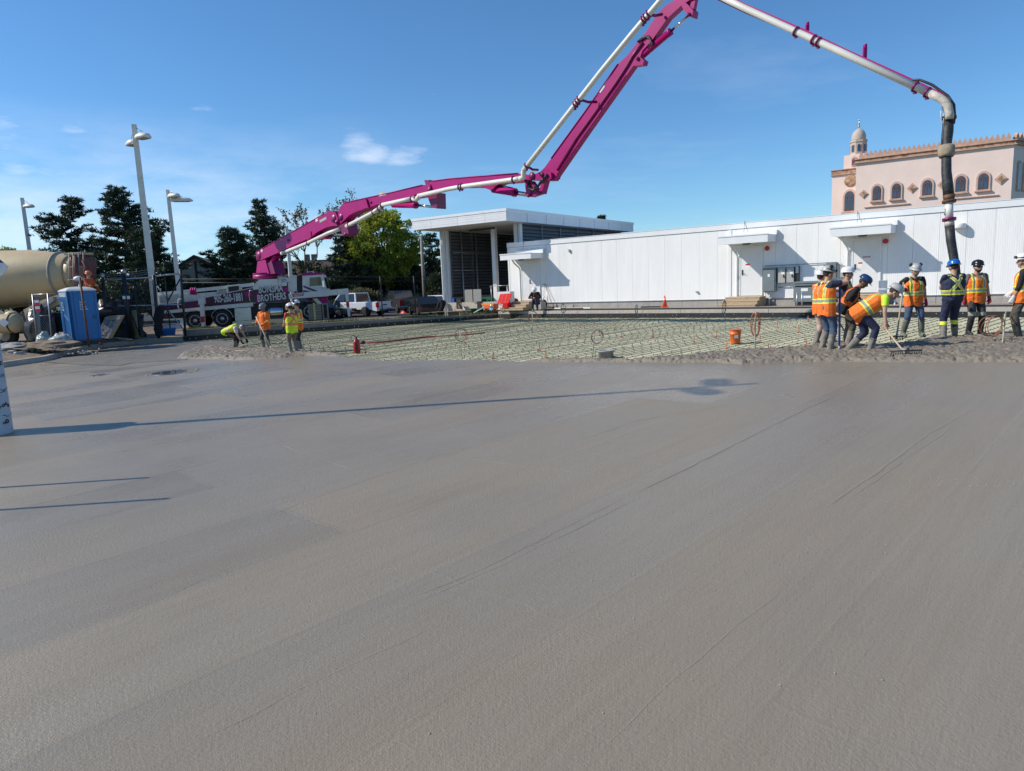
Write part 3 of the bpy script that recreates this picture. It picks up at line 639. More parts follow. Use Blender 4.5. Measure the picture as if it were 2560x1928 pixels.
def canopy(s0, s1, z0, z1, p=1.27):
    c = wb(MB('white_metal'), s0, s1, z0 + .02, z1 - .03, .001, p - .03).build('canopy', bl)
    wb(MB('white_metal'), s0 - .03, s1 + .03, z1 - .05, z1, p - .029, p + .02).build('canopy_gutter', c)
    wb(MB('white_metal'), s0 - .01, s1 + .01, z0, z1 - .052, p - .029, p - .004).build('canopy_fascia', c)
    wb(MB('white_metal'), s0 + .25, s1 + .06, z1 - .029, z1 + .17, .001, .20).build('canopy_upstand', c)
    mb = MB('dark_metal'); q = (s0 + s1) / 2; v = WALL.w(q, z0, .75); mb.lathe(v + Vector((0, 0, .018)), (0, 0, -1), [(0, .19), (.05, .17), (.07, .08)], 18); mb.build('soffit_lamp', c)
    sp = MB('white_metal'); a = s0 + .42
    sp.path([WALL.w(a - .13, z0 + .03, .55), WALL.w(a - .1, z0 - .15, .45), WALL.w(a, z0 - .45, .09), WALL.w(a, z0 - .6, .07), WALL.w(a, 1.0, .07), WALL.w(a, .8, .07), WALL.w(a, .68, .14)], .045, 8); sp.build('downspout', c)
    cw = MB('galvanised'); cw.tube(WALL.w(s0 + .75, z1 + .05, .16), WALL.w(s0 + .75, 4.36, .06), .012, n=6); cw.path([WALL.w(s0 + .75, 4.30, .06), WALL.w(s0 + .73, 4.40, .04), WALL.w(s0 + .71, 4.33, -.1)], .01, 6); cw.build('heat_cable', c)
canopy(-18.11, -16.03, 3.335, 3.67); canopy(-5.76, -3.62, 3.365, 3.73); canopy(-1.15, 1.00, 3.375, 3.745)
# lights, bells and small boxes on the wall
for (px, py, nm) in ((1918, 621, 'alarm_bell'), (2214, 603, 'alarm_bell')):
    a, z = WALL.px(px, py, .03); mb = MB('red_paint'); mb.lathe(WALL.w(a, z, .0), WALL.n, [(0, .075), (.05, .075), (.06, .105), (.085, .10), (.10, .06), (.105, .02)], 18); mb.build(nm, bl)
a, z = WALL.px(2398, 565, .15); mb = MB('white_metal'); mb.lathe(WALL.w(a, z - .09, .12), (0, 0, 1), [(0, .20), (.02, .21), (.17, .21), (.18, .20)], 20); mb.build('wall_light', bl)
for (px, py, w_, h) in ((1423, 627, .09, .14), (1742, 730, .10, .07), (1845, 694, .09, .08), (2200, 713, .13, .12), (1359, 712, .10, .10)):
    a, z = WALL.px(px, py, .05); mb = MB('galvanised'); wb(mb, a - w_ / 2, a + w_ / 2, z - h / 2, z + h / 2, .001, .09); mb.build('junction_box', bl)
mb = MB('galvanised'); mb.path([WALL.w(-4.13, 2.36, .06), WALL.w(-2.6, 2.36, .06), WALL.w(-1.3, 2.37, .06)], .018, 6); mb.path([WALL.w(-3.5, 1.40, .05), WALL.w(-2.3, 1.42, .05)], .015, 6); mb.path([WALL.w(-2.5, 1.62, .05), WALL.w(-1.1, 1.63, .05)], .018, 6); mb.build('conduit', bl)
# electrical gear hung on the wall
t = thing('electrical_cabinet', WALL.w(-3.82, 1.23), 'tall grey electrical cabinet on the white wall beside the middle door', 'cabinet')
wb(MB('grey_enclosure'), -4.11, -3.56, 1.235, 2.28, .002, .27).build('case', t); wb(MB('grey_enclosure'), -4.10, -3.60, 1.26, 2.19, .271, .292).build('cabinet_door', t)
wb(MB('paper_white'), -3.89, -3.80, 1.88, 2.0, .293, .296).build('label_plate', t)
for z in (1.5, 1.76): MBt = MB('galvanised'); MBt.lathe(WALL.w(-3.63, z, .292), WALL.n, [(0, .022), (.02, .02)], 10); MBt.build('latch', t)
for a in (-4.05, -3.86): m_ = MB('white_metal'); m_.tube(WALL.w(a, 1.24, .12), WALL.w(a, .62, .12), .03); m_.build('riser_pipe', t)
for k, a in enumerate((-3.49, -3.13)):
    t = thing('disconnect_switch', WALL.w(a + .16, 1.6), ('light grey switch box next to the tall grey cabinet', 'light grey switch box beside the black meter channel')[k], 'switch box', 'switch boxes on the white wall')
    wb(MB('dark_metal'), a - .005, a + .335, 1.585, 2.26, .002, .16).build('case', t); wb(MB('pale_grey_enclosure'), a + .012, a + .315, 1.60, 2.245, .161, .20).build('cover', t)
    wb(MB('paper_white'), a + .09, a + .20, 2.08, 2.13, .2005, .203).build('label_plate', t); wb(MB('paper_white'), a + .15, a + .28, 1.97, 2.06, .2005, .203).build('label_plate', t)
    hb = MB('dark_metal'); wb(hb, a + .235, a + .265, 1.83, 1.95, .20, .25); hb.build('switch_handle', t)
t = thing('meter_channel', WALL.w(-2.68, 1.55), 'black cable channel with grey socket beside the switch boxes', 'conduit box'); wb(MB('dark_metal'), -2.76, -2.62, 1.58, 2.30, .002, .12).build('channel', t); wb(MB('galvanised'), -2.75, -2.63, 2.0, 2.28, .121, .17).build('socket', t)
t = thing('utility_box', WALL.w(-1.33, 1.72), 'grey wall box with conduits above the green transformer', 'utility box'); wb(MB('grey_enclosure'), -1.52, -1.13, 1.73, 2.39, .002, .20).build('case', t)
m_ = MB('galvanised'); m_.path([WALL.w(-1.1, 2.3, .08), WALL.w(-.93, 2.3, .08), WALL.w(-.93, 1.7, .08)], .02, 6); m_.build('conduit', t); wb(MB('pale_grey_enclosure'), -.98, -.78, 1.75, 2.2, .002, .14).build('socket_box', t)
# pad transformer standing on the walkway
t = thing('transformer', WALL.w(-2.05, .62, .9), 'squat grey green transformer with a ribbed lid standing by the wall', 'transformer')
wb(MB('grey_enclosure'), -2.55, -1.45, .80, 1.42, .35, 1.15).build('case', t); wb(MB('grey_enclosure'), -2.60, -1.40, 1.47, 1.53, .30, 1.20).build('lid_rib', t); wb(MB('grey_enclosure'), -2.60, -1.40, 1.56, 1.64, .30, 1.20).build('lid', t); wb(MB('dark_metal'), -2.5, -1.5, 1.42, 1.56, .4, 1.10).build('vent_gap', t)
wb(MB('paper_white'), -2.25, -1.98, 1.24, 1.36, 1.1505, 1.155).build('label_plate', t); wb(MB('paper_white'), -2.15, -1.85, .95, 1.05, 1.1505, 1.155).build('label_plate', t); wb(MB('dark_metal'), -2.5, -1.5, .62, .80, .45, 1.05).build('plinth', t)
for k, a in enumerate((-2.28, -2.08)):
    b_ = MB('galvanised'); b_.tube(WALL.w(a, .58, 1.6), WALL.w(a, 1.18, 1.6), .035, n=10); b_.ball(WALL.w(a, 1.18, 1.6), .035, 10, 5); tag(b_.build('bollard'), ('thin steel pipe bollard before the transformer', 'second thin steel pipe bollard before the transformer, nearer the workers')[k], 'bollard', 'bollards before the transformer')
# timber steps
def steps(s0, s1, label, cat='steps', side=.0):
    t = thing('wooden_steps', WALL.w((s0 + s1) / 2, .58, .6), label, cat, 'wooden steps along the white building')
    for i, (z, p) in enumerate(((1.045, 1.0), (.90, 1.28), (.755, 1.56))):
        wb(MB('timber_edge'), s0 - .05 * i, s1 - .0 * i + .0, z - .035, z, .07 if i == 0 else p - .30, p).build('tread', t)
        wb(MB('timber'), s0 - .05 * i + .02, s1 - .02, z - .16, z - .037, p - .05, p - .015).build('riser', t)
    for a in (s0 + .03, s1 - .07):
        mb = MB('timber'); pr = [(.09, .58), (1.5, .58), (1.5, .717), (1.22, .717), (1.22, .862), (.94, .862), (.94, 1.008), (.09, 1.008)]
        mb.prism([WALL.w(a, z, p) for p, z in pr], WALL.t * .04); mb.build('stringer', t)
    return t
steps(-17.95, -16.45, 'unpainted wooden steps under the double door, beside the red tool chest')
steps(-5.55, -4.0, 'unpainted wooden steps under the door with a small paper notice')
steps(-.75, .75, 'unpainted wooden steps under the door with the danger notice')

# walkway between curb and building
kk = K + ndir * .462; kr = KRR + ndir * .462
wk = MB('pavers'); q = [(K.x - 5.2, K.y + 3.4, .50), (kk.x - .9, kk.y + .75, zk + .37), (kk.x, kk.y, zk + .37), (kr.x, kr.y, zr + .25)]
wl = [WALL.w(SR, .62, -.06), WALL.w(SL, .60, -.06), WALL.w(SL - 1.5, .58, -3.5), WALL.w(SL - 6, .5, -3.5)]
wk.add([q[1], q[2], q[3], wl[0], wl[1]], [(0, 1, 2, 3, 4)]); wk.add([q[1], wl[1], wl[2], q[0]], [(0, 1, 2, 3)]); structure(wk.build('walkway', local=True))

# ------------------------------------------------------------------ louvred building with the flat white roof
M('louvre_steel', (.19, .20, .22), .5, .2, var=.12, scale=3)
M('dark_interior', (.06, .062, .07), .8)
ribbed('white_siding', (.78, .79, .80), 0.0, .1)
M('soffit', (.55, .54, .52), .7, var=.05)
O = at(1265, 520.3, 36.75); FLc = at(1029.5, 548, 40.6); BRc = at(1575.5, 557.5, 50.15)
tl = Vector((FLc.x - O.x, FLc.y - O.y, 0)); LF = tl.length; tl.normalize(); bk = Vector((-tl.y, tl.x, 0)); bk = bk if bk.y > 0 else -bk
LB = (BRc - O).dot(bk); ZT = O.z - .04; ZB = ZT - .61
def lp(a, b_, z): p = Vector((O.x, O.y, 0)) + tl * a + bk * b_; return Vector((p.x, p.y, z))
def lbx(mb, a0, a1, b0, b1, z0, z1): return mb.add([lp(a, b_, z) for z in (z0, z1) for b_ in (b0, b1) for a in (a0, a1)], [(0, 2, 3, 1), (4, 5, 7, 6), (0, 1, 5, 4), (2, 6, 7, 3), (0, 4, 6, 2), (1, 3, 7, 5)])
lv = thing('louvred_building', lp(LF / 2, LB / 2, .5), 'dark louvred plant building with a thick flat white roof on columns', 'building')
lbx(MB('soffit'), .04, LF - .04, .04, LB, ZB + .005, ZT - .06).build('roof', lv)
lbx(MB('white_metal'), -.03, LF + .03, -.03, LB + .03, ZT - .10, ZT + .04).build('roof_cap', lv)
cut = [0] + [solve_x(lp(0, 0, 5.8), tl, x, 0, LF) for x in (1212, 1143, 1077)] + [LF]
for i in range(4):
    for j in range(4):
        lbx(MB('white_siding'), cut[i] + .008, cut[i + 1] - .008, -.001 - .004 * (j % 2), .038, ZB + .133 * j, ZB + .133 * j + .128).build('fascia_board', lv)
for i in range(8):
    for j in range(4):
        lbx(MB('white_siding'), -.001 - .004 * (j % 2), .038, LB * i / 8 + .045, LB * (i + 1) / 8 - .008, ZB + .133 * j, ZB + .133 * j + .128).build('fascia_board', lv)
lbx(MB('white_siding'), LF - .038, LF, .045, LB, ZB, ZT - .1).build('fascia_end', lv)
# columns
aA = solve_x(lp(0, 2.1, 3.5), tl, 1111, 0, LF + 2); aB = solve_x(lp(0, 2.7, 3.2), tl, 1238, -1, LF)
mb = MB('white_metal'); lbx(mb, aA - .14, aA + .14, 1.95, 2.25, .1, ZB); mb.build('column', lv)
mb = MB('white_metal'); lbx(mb, aA - .34, aA - .16, 2.1, 2.25, .1, ZB); mb.build('column', lv)
mb = MB('white_metal'); q0 = lp(aA - .05, 1.86, 0); mb.path([(q0.x, q0.y, ZB), (q0.x, q0.y, ZB - .3)] + [(lp(aA + .03, 1.88, 0).x, lp(aA + .03, 1.88, 0).y, z) for z in (ZB - .9, 3, .6, .25)], .05, 8); mb.build('downspout', lv)
mb = MB('white_metal'); lbx(mb, aB - .13, aB + .13, 2.57, 2.83, .5, ZB); mb.build('column', lv)
# side walls of louvre blades
def blades(aw, b0, b1, z0, z1, bays, pitch=.2, flip=1, part_from=0.0):
    for i in range(bays):
        p0, p1 = b0 + (b1 - b0) * i / bays, b0 + (b1 - b0) * (i + 1) / bays
        mu = MB('louvre_steel'); lbx(mu, aw - .07, aw + .05, p0 - .04, p0 + .04, z0 - .1, z1); mu.build('mullion', lv)
        n_ = int((z1 - z0) / pitch)
        for k in range(n_):
            z = z0 + k * pitch; m_ = MB('louvre_steel')
            m_.add([lp(aw - .055 * flip, p, z + q) for p in (p0 + .045, p1 - .045) for q in (0.0, .014)] + [lp(aw + .045 * flip, p, z + q) for p in (p0 + .045, p1 - .045) for q in (.135, .149)], [(0, 2, 6, 4), (1, 5, 7, 3), (0, 1, 3, 2), (4, 6, 7, 5), (0, 4, 5, 1), (2, 3, 7, 6)])
            m_.build('louvre_blade', lv)
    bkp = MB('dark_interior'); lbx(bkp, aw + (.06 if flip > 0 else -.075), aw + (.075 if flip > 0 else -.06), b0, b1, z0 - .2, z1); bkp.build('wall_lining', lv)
aW = aA - .30
blades(aW, 2.35, LB - .6, 1.55, ZB - .02, 6, .20, 1)
blades(.75, 2.5, LB - .6, 4.36, ZB - .02, 6, .20, 1)
wbk = MB('louvre_steel'); lbx(wbk, .8, aW, LB - .55, LB - .4, .5, ZB); wbk.build('rear_wall', lv)
m_ = MB('foundation'); lbx(m_, aW - .10, aW + .08, 2.3, LB - .6, .1, 1.34); m_.build('plinth', lv)
m_ = MB('white_metal'); lbx(m_, .62, .74, 2.2, 2.45, 4.36, ZB); lbx(m_, .80, 1.05, 2.2, 2.45, 3.0, ZB); m_.build('corner_trim', lv)
for (b_, r_) in ((3.3, .055), (4.8, .055)):
    m_ = MB('galvanised'); p = lp(aW - .16, b_, 0); m_.path([(p.x, p.y, ZB), (p.x, p.y, 1.0), (p.x, p.y, .6)], r_, 8); m_.build('service_pipe', lv)
for z in (3.0, 4.1): m_ = MB('galvanised'); m_.tube(lp(aW - .10, 2.5, z), lp(aW - .10, LB - 1, z), .025, n=6); m_.build('tie_rail', lv)
m_ = MB('dark_metal'); m_.tube(lp(2.4, 2.2, ZB - .12), lp(4.4, 2.4, ZB - .12), .06); m_.build('strip_lamp', lv)
m_ = MB('galvanised'); m_.tube(lp(5.1, 4, ZT), lp(5.1, 4, ZT + .45), .03); m_.build('vent_pipe', lv)
m_ = MB('foundation'); m_.add([lp(-.5, 2.4, .49), lp(aW, 2.4, .49), lp(aW, LB, .49), lp(-.5, LB, .49)], [(0, 1, 2, 3)]); m_.build('floor', lv)
# pale block retaining wall in front
M('pale_block', (.50, .44, .36), .85, var=.12, scale=5, bump=.25, bscale=40)
rw = thing('retaining_wall', lp(aA - 2, 1.9, .1), 'low cream block retaining wall beneath the louvred building', 'wall')
a0, a1 = solve_x(lp(0, 1.8, .6), tl, 1119, 0, 12), solve_x(lp(0, 1.8, .6), tl, 1256, -4, 8)
nb = 10
for r_ in range(4):
    for i in range(nb):
        sft = .5 / nb * (r_ % 2); u0, u1 = max(0, i / nb - sft), min(1, (i + 1) / nb - sft); z = .06 + r_ * .245
        m_ = MB('pale_block'); lbx(m_, a0 + (a1 - a0) * u0 + .004, a0 + (a1 - a0) * u1 - .004, 1.8 - .003 * ((i + r_) % 2), 2.08, z, z + .238); m_.build('block', rw)

# ------------------------------------------------------------------ pink building with the minaret
M('pink_render', (.84, .655, .57), .85, var=.05, scale=.6, bump=.08, bscale=8)
M('terracotta_trim', (.54, .33, .235), .8, var=.18, scale=2.0)
M('pale_trim', (.60, .42, .335), .8, var=.1, scale=2)
M('carved_frieze', (.36, .17, .09), .85, var=.55, scale=2.2, bump=1.0, bscale=5, hue=(.62, .40, .26), detail=3)
M('brown_frame', (.16, .06, .045), .6)
M('blue_glass', (.035, .06, .10), .08, var=.35, scale=.5, spec=.8)
M('dome_stone', (.50, .42, .35), .75, var=.12, scale=1.2, bump=.3, bscale=3)
M('gilt', (.62, .50, .22), .3, .9)
p0 = at(2300, 400, 85); MQ = Plane((p0.x, p0.y, 0), (.817, -.577)); ZQ = lambda x, y: (2000 + x / 3.95, 280 + y / 3.95)
def mq(x, y, off=0.0): return MQ.px(*ZQ(x, y), off)
mo = thing('pink_building', MQ.w(0, 0, -8), 'pink rendered building with arched windows, battlement crest and domed minaret', 'building')
sA = mq(550, 700)[0]; sB = mq(2098, 600)[0]; zf0 = (mq(552, 518)[1] + mq(2112, 318)[1]) / 2; zf1 = (mq(552, 476)[1] + mq(2112, 262)[1]) / 2
SDQ = Vector((.86, .51, 0)); SDP = Plane(MQ.w(sB, 0), SDQ)
def block(mat, g, z0, z1, name):
    c = MQ.w(sB, z0) + MQ.t * g + MQ.n * g; m_ = MB(mat); m_.prism([MQ.w(sA - g, z0, g), c, c + SDQ * 26, MQ.w(sA - g, z0, -26)], (0, 0, z1 - z0)); return m_.build(name, mo)
block('pink_render', 0, 0, zf0 + .1, 'wall'); block('carved_frieze', .13, zf0 + .119, zf1 - .119, 'frieze'); block('terracotta_trim', .28, zf0, zf0 + .118, 'cornice'); block('terracotta_trim', .28, zf1 - .118, zf1, 'cornice')
def merlon(c, ax, w_, h):
    m_ = MB('terracotta_trim'); up = Vector((0, 0, 1)); pts = [(-.5, 0), (.5, 0), (.5, .36), (.40, .36), (.40, .58), (.26, .58), (.26, .78), (.14, .78), (.05, 1), (-.05, 1), (-.14, .78), (-.26, .78), (-.26, .58), (-.40, .58), (-.40, .36), (-.5, .36)]
    m_.prism([c + ax * (x * w_) + up * (z * h) for x, z in pts], Vector((ax.y, -ax.x, 0)) * -.35); return m_.build('merlon', mo)
mh = mq(1310, 305)[1] - mq(1310, 352)[1]
for i in range(30): merlon(MQ.w(sA + .3 + (sB - sA - .6) * (i + .5) / 30, zf1 + .002, .15), MQ.t, (sB - sA) / 30 * .95, .85)
for i in range(26): merlon(MQ.w(sB, zf1 + .002) + SDQ * (.8 + i * .95), SDQ, .85, .85)
def arch(s, z0, z1, hw, mat, off, th, name, parent, pl=MQ, pointed=.0, n=9):
    zs = z1 - hw * (1 + pointed); pts = [(s - hw, z0), (s + hw, z0)] + [(s + hw * math.cos(math.pi * k / (2 * n)) ** (1.0 if not pointed else .9), zs + (z1 - zs) * math.sin(math.pi * k / (2 * n))) for k in range(n)] + [(s, z1)] + [(s - hw * math.cos(math.pi * k / (2 * n)), zs + (z1 - zs) * math.sin(math.pi * k / (2 * n))) for k in range(n - 1, -1, -1)]
    m_ = MB(mat); m_.prism([pl.w(a, z, off) for a, z in pts], pl.n * th); return m_.build(name, parent)
def window(xc, yt, yb, hw, off=0.0, sill=True, tall=False):
    s, z1 = mq(xc, yt, off); z0 = mq(xc, yb, off)[1]; w_ = abs(mq(xc + hw, yb, off)[0] - mq(xc - hw, yb, off)[0]) / 2
    w = arch(s, z0, z1, w_, 'pale_trim', off + .001, .14, 'window', mo, pointed=.25)
    arch(s, z0 + .12, z1 - .28, w_ * .72, 'brown_frame', off + .1411, .03, 'frame', w, pointed=.25); 
    g0, g1, gw = z0 + .2, z1 - .36, w_ * .62
    arch(s, g0, g1, gw, 'blue_glass', off + .1712, .02, 'pane', w, pointed=.25)
    m_ = MB('brown_frame'); wb(m_, s - .04, s + .04, g0, g1 - .05, off + .1915, off + .22, MQ); wb(m_, s - gw, s + gw, g0 + (g1 - g0) * .55, g0 + (g1 - g0) * .55 + .08, off + .1915, off + .221, MQ)
    for sg in (-1, 1): m_.path([MQ.w(s + sg * gw * .5, g0 + (g1 - g0) * .58, off + .2), MQ.w(s + sg * gw * .45, g0 + (g1 - g0) * .75, off + .2), MQ.w(s, g1 - .05, off + .2)], .03, 5)
    m_.build('glazing_bar', w)
    if sill: wb(MB('terracotta_trim'), s - w_ * 1.14, s + w_ * 1.14, z0 - .16, z0 + .01, off, off + .3, MQ).build('sill', w)
for q in ((762, 708, 880, 57), (955, 685, 862, 60), (1260, 650, 832, 66), (1590, 610, 796, 69), (1815, 583, 774, 72)): window(*q)
for (x, y, h) in ((627, 812, 45), (1107, 752, 50), (1410, 718, 50), (1985, 662, 57)):
    s, z = mq(x, y); r_ = (mq(x, y - h)[1] - mq(x, y + h)[1]) / 2
    for k, (q, mt, th) in enumerate(((1, 'terracotta_trim', .10), (.78, 'pale_trim', .14), (.6, 'carved_frieze', .18))):
        m_ = MB(mt); m_.prism([MQ.w(s + dx * r_ * q, z + dz * r_ * q, .001) for dx, dz in ((-1, 0), (0, -1), (1, 0), (0, 1))], MQ.n * th); m_.build('diamond_ornament', mo)
for (x0, y0, x1, y1) in ((635, 948, 1085, 903), (1420, 868, 1960, 822)):
    a, z = mq(x0, y0); b_, z2 = mq(x1, y1); wb(MB('terracotta_trim'), a, b_, (z + z2) / 2 - .05, (z + z2) / 2 + .06, 0, .16, MQ).build('ledge', mo)
# wing to the left, set back
ow = -3.0; s0, s1 = mq(314, 800, ow)[0], sA + .5; zc0, zc1 = mq(430, 617, ow)[1], mq(430, 566, ow)[1]
wb(MB('pink_render'), s0, s1, 0, zc0 + .05, -20, ow, MQ).build('wing_wall', mo)
wb(MB('carved_frieze'), s0 - .1, s1, zc0 + .06, zc1 - .1, -20, ow + .12, MQ).build('frieze', mo); wb(MB('terracotta_trim'), s0 - .2, s1, zc1 - .099, zc1, -20, ow + .22, MQ).build('cornice', mo); wb(MB('terracotta_trim'), s0 - .2, s1, zc0 - .04, zc0 + .059, -20, ow + .22, MQ).build('cornice', mo)
window(492, 762, 985, 66, ow)
s, z = mq(500, 680, ow); m_ = MB('carved_frieze'); m_.lathe(MQ.w(s, z, ow), MQ.n, [(0, .78), (.1, .78), (.14, .6), (.14, 0)], 24); m_.build('roundel', mo)
# tower and minaret
ot = -5.0; s0, s1 = mq(433, 480, ot)[0], mq(655, 480, ot)[0]; zt = mq(540, 420, ot)[1]
wb(MB('pink_render'), s0, s1, 0, zt, ot - 4.2, ot, MQ).build('tower', mo); window(537, 437, 530, 27, ot, sill=False)
sc, _ = mq(577, 350, ot - 2); zd0, zd1 = zt, mq(577, 285, ot - 2)[1]; rd = abs(mq(665, 350, ot - 2)[0] - mq(487, 350, ot - 2)[0]) / 2; cen = MQ.w(sc, 0, ot - 2)
m_ = MB('dome_stone'); m_.lathe(cen, (0, 0, 1), [(zd0 + .001, rd * 1.02), (zd0 + .3, rd * 1.02), (zd0 + .301, rd * .95), (zd1 - .25, rd * .95), (zd1 - .249, rd * 1.03), (zd1, rd * 1.03)], 8, False); m_.build('drum', mo)
for k in range(8):
    an = math.pi / 8 + k * math.pi / 4; d = Vector((math.cos(an), math.sin(an), 0)); ap = rd * .95 * math.cos(math.pi / 8); pl = Plane(cen + d * ap, (-d.y, d.x)); hw = rd * .18
    if pl.n.dot(d) < 0: pl = Plane(cen + d * ap, (d.y, -d.x))
    arch(0, zd0 + .45, zd1 - .45, hw * 1.3, 'pale_trim', .001, .05, 'drum_window', mo, pl); arch(0, zd0 + .5, zd1 - .6, hw, 'blue_glass', .052, .02, 'drum_pane', mo, pl)
dr = abs(mq(649, 250, ot - 2)[0] - mq(505, 250, ot - 2)[0]) / 2; ztop = mq(577, 162, ot - 2)[1]; hd = ztop - zd1
m_ = MB('dome_stone'); m_.lathe(cen, (0, 0, 1), [(zd1 + .001, dr * .98)] + [(zd1 + hd * t_, dr * q) for t_, q in ((.1, 1.0), (.25, 1.0), (.4, .98), (.55, .9), (.68, .78), (.8, .6), (.9, .38), (.97, .16), (1.0, .03))], 24); m_.build('dome', mo)
m_ = MB('gilt'); m_.tube(cen + Vector((0, 0, ztop - .1)), cen + Vector((0, 0, ztop + 1.25)), .05); m_.ball(cen + Vector((0, 0, ztop + .3)), .15, 10, 6); m_.ball(cen + Vector((0, 0, ztop + .62)), .11, 10, 6); m_.ball(cen + Vector((0, 0, ztop + 1.1)), .15, 10, 6, (.6, .6, 1.1)); m_.build('finial', mo)
# narrow arched windows on the shaded side
for k, b_ in enumerate((1.4, 2.8, 4.2, 5.6, 7.0)):
    pl = Plane(MQ.w(sB, 0) + SDQ * b_, SDQ); zz = mq(2100, 640)[1]
    arch(0, zz - 1.6, zz + 1.9, .42, 'terracotta_trim', .002, .12, 'side_window', mo, pl); arch(0, zz - 1.4, zz + 1.6, .3, 'blue_glass', .123, .02, 'side_pane', mo, pl)
# ------------------------------------------------------------------ concrete pump truck with its boom
M('magenta_paint', (.37, .004, .148), .42, var=.10, scale=1.5, spec=.3)
M('magenta_dark', (.20, .006, .085), .4, var=.15, scale=2)
M('truck_white', (.66, .65, .60), .4, var=.06, scale=1.6, dirt=.25)
M('pipe_white', (.72, .69, .62), .4, var=.05, scale=2)
M('pipe_dirty', (.52, .47, .40), .6, var=.15, scale=5, dirt=.6)
M('chrome', (.62, .62, .63), .12, 1.0, var=.05)
M('aluminium', (.50, .50, .50), .32, .9, var=.12, scale=4)
M('tyre', (.018, .018, .019), .8, var=.2, scale=8, bump=.2)
M('chassis_black', (.015, .015, .016), .6, var=.3)
M('vehicle_glass', (.02, .025, .03), .05, var=.2, spec=.8)
M('hose_rubber', (.022, .023, .025), .55, var=.35, scale=6, dirt=.35)
M('rusty_steel', (.14, .075, .045), .7, .3, var=.4, scale=12)
M('burlap', (.33, .27, .19), .9, var=.2, scale=10, bump=.4)
M('panel_dark', (.028, .022, .030), .35, var=.4, scale=1.2, hue=(.10, .012, .06))
M('panel_magenta', (.13, .012, .06), .35, var=.5, scale=.9, hue=(.03, .01, .025))
M('letter_white', (.62, .62, .62), .4, var=.05)
M('letter_edge', (.04, .03, .04), .5)
M('reflector_red', (.45, .02, .03), .35)
o_ = at(556, 818, 40.5); TP = Plane((o_.x, o_.y, 0), (.985, .17))
pt = thing('concrete_pump_truck', TP.w(0, .1, -1.2), 'white and magenta concrete pump truck with its boom raised over the pad', 'pump truck')
Z2 = lambda q: (380 + q[0] / 3.967, 480 + q[1] / 3.967)
def tpoly(name, mat, pts, o0, o1, parent=pt, conv=Z2, pl=TP, trace=None):
    """outline read in the truck's side plane, extruded across the truck from o0 (near) to o1"""
    m_ = MB(mat); q = [pl.px(*conv(p), trace if trace is not None else o0) for p in pts]; q = [pl.w(a, z, o0) for a, z in q]
    # keep the outline counter-clockwise seen from the near side
    m_.prism(q, pl.n * (o1 - o0)); return m_.build(name, parent)
def tpt(p, off=0.0, conv=Z2, pl=TP): a, z = pl.px(*conv(p), off); return pl.w(a, z, off)
# frame and running gear
tpoly('chassis_frame', 'chassis_black', ((110, 1190), (1700, 1080), (1700, 1165), (115, 1262)), -.45, -2.0)
tpoly('chassis_skirt', 'chassis_black', ((980, 1110), (1500, 1085), (1510, 1235), (985, 1262)), -.25, -2.2)
tpoly('deck_beam', 'truck_white', ((120, 1178), (1000, 1095), (1000, 1135), (125, 1207)), -.02, -2.4)
def wheel(c, r_, w_=.34, parent=pt, pl=TP, inward=-1, name='wheel', rimc='aluminium', nspoke=8):
    ax = pl.n * inward; t_ = MB('tyre'); t_.lathe(c, ax, [(0, r_ * .62), (.01, r_ * .9), (.04, r_ * .985), (.07, r_), (w_ - .07, r_), (w_ - .04, r_ * .985), (w_ - .01, r_ * .9), (w_, r_ * .62)], 28); t = t_.build('wheel', parent)
    rm = MB(rimc); rm.ring(c + ax * .005, ax, r_ * .60, r_ * .045, 28, 6); rm.lathe(c + ax * .06, -ax, [(0, r_ * .26), (.06, r_ * .24), (.09, r_ * .15), (.11, r_ * .05)], 18)
    for k in range(nspoke):
        a = 2 * math.pi * k / nspoke; e = pl.t * math.cos(a) + Vector((0, 0, 1)) * math.sin(a); rm.tube(c + ax * .05 + e * r_ * .2, c + ax * .03 + e * r_ * .58, r_ * .075, n=6)
    rm.build('rim', t); dk = MB('chassis_black'); dk.lathe(c + ax * .08, ax, [(0, r_ * .58), (.1, r_ * .58)], 20); dk.build('brake_drum', t); return t
for q in ((428, 1278), (697, 1258), (1560, 1186)):
    c = tpt(q, -.05); wheel(c, .52); wheel(c - TP.n * 2.1 + Vector((0, 0, .0)), .52, inward=1) if q[0] < 1000 else None
for q, a0, a1 in (((428, 1278), 20, 170), ((697, 1258), 5, 170)):
    c = tpt(q, -.02); m_ = MB('aluminium'); rg = []
    for k in range(13):
        a = math.radians(a0 + (a1 - a0) * k / 12); e = TP.t * math.cos(a) + Vector((0, 0, 1)) * math.sin(a); rg.append([c + e * .60 + TP.n * .02, c + e * .625 + TP.n * .02, c + e * .625 - TP.n * .5, c + e * .60 - TP.n * .5])
    m_.loft(rg, False, True); m_.build('mudguard', pt)
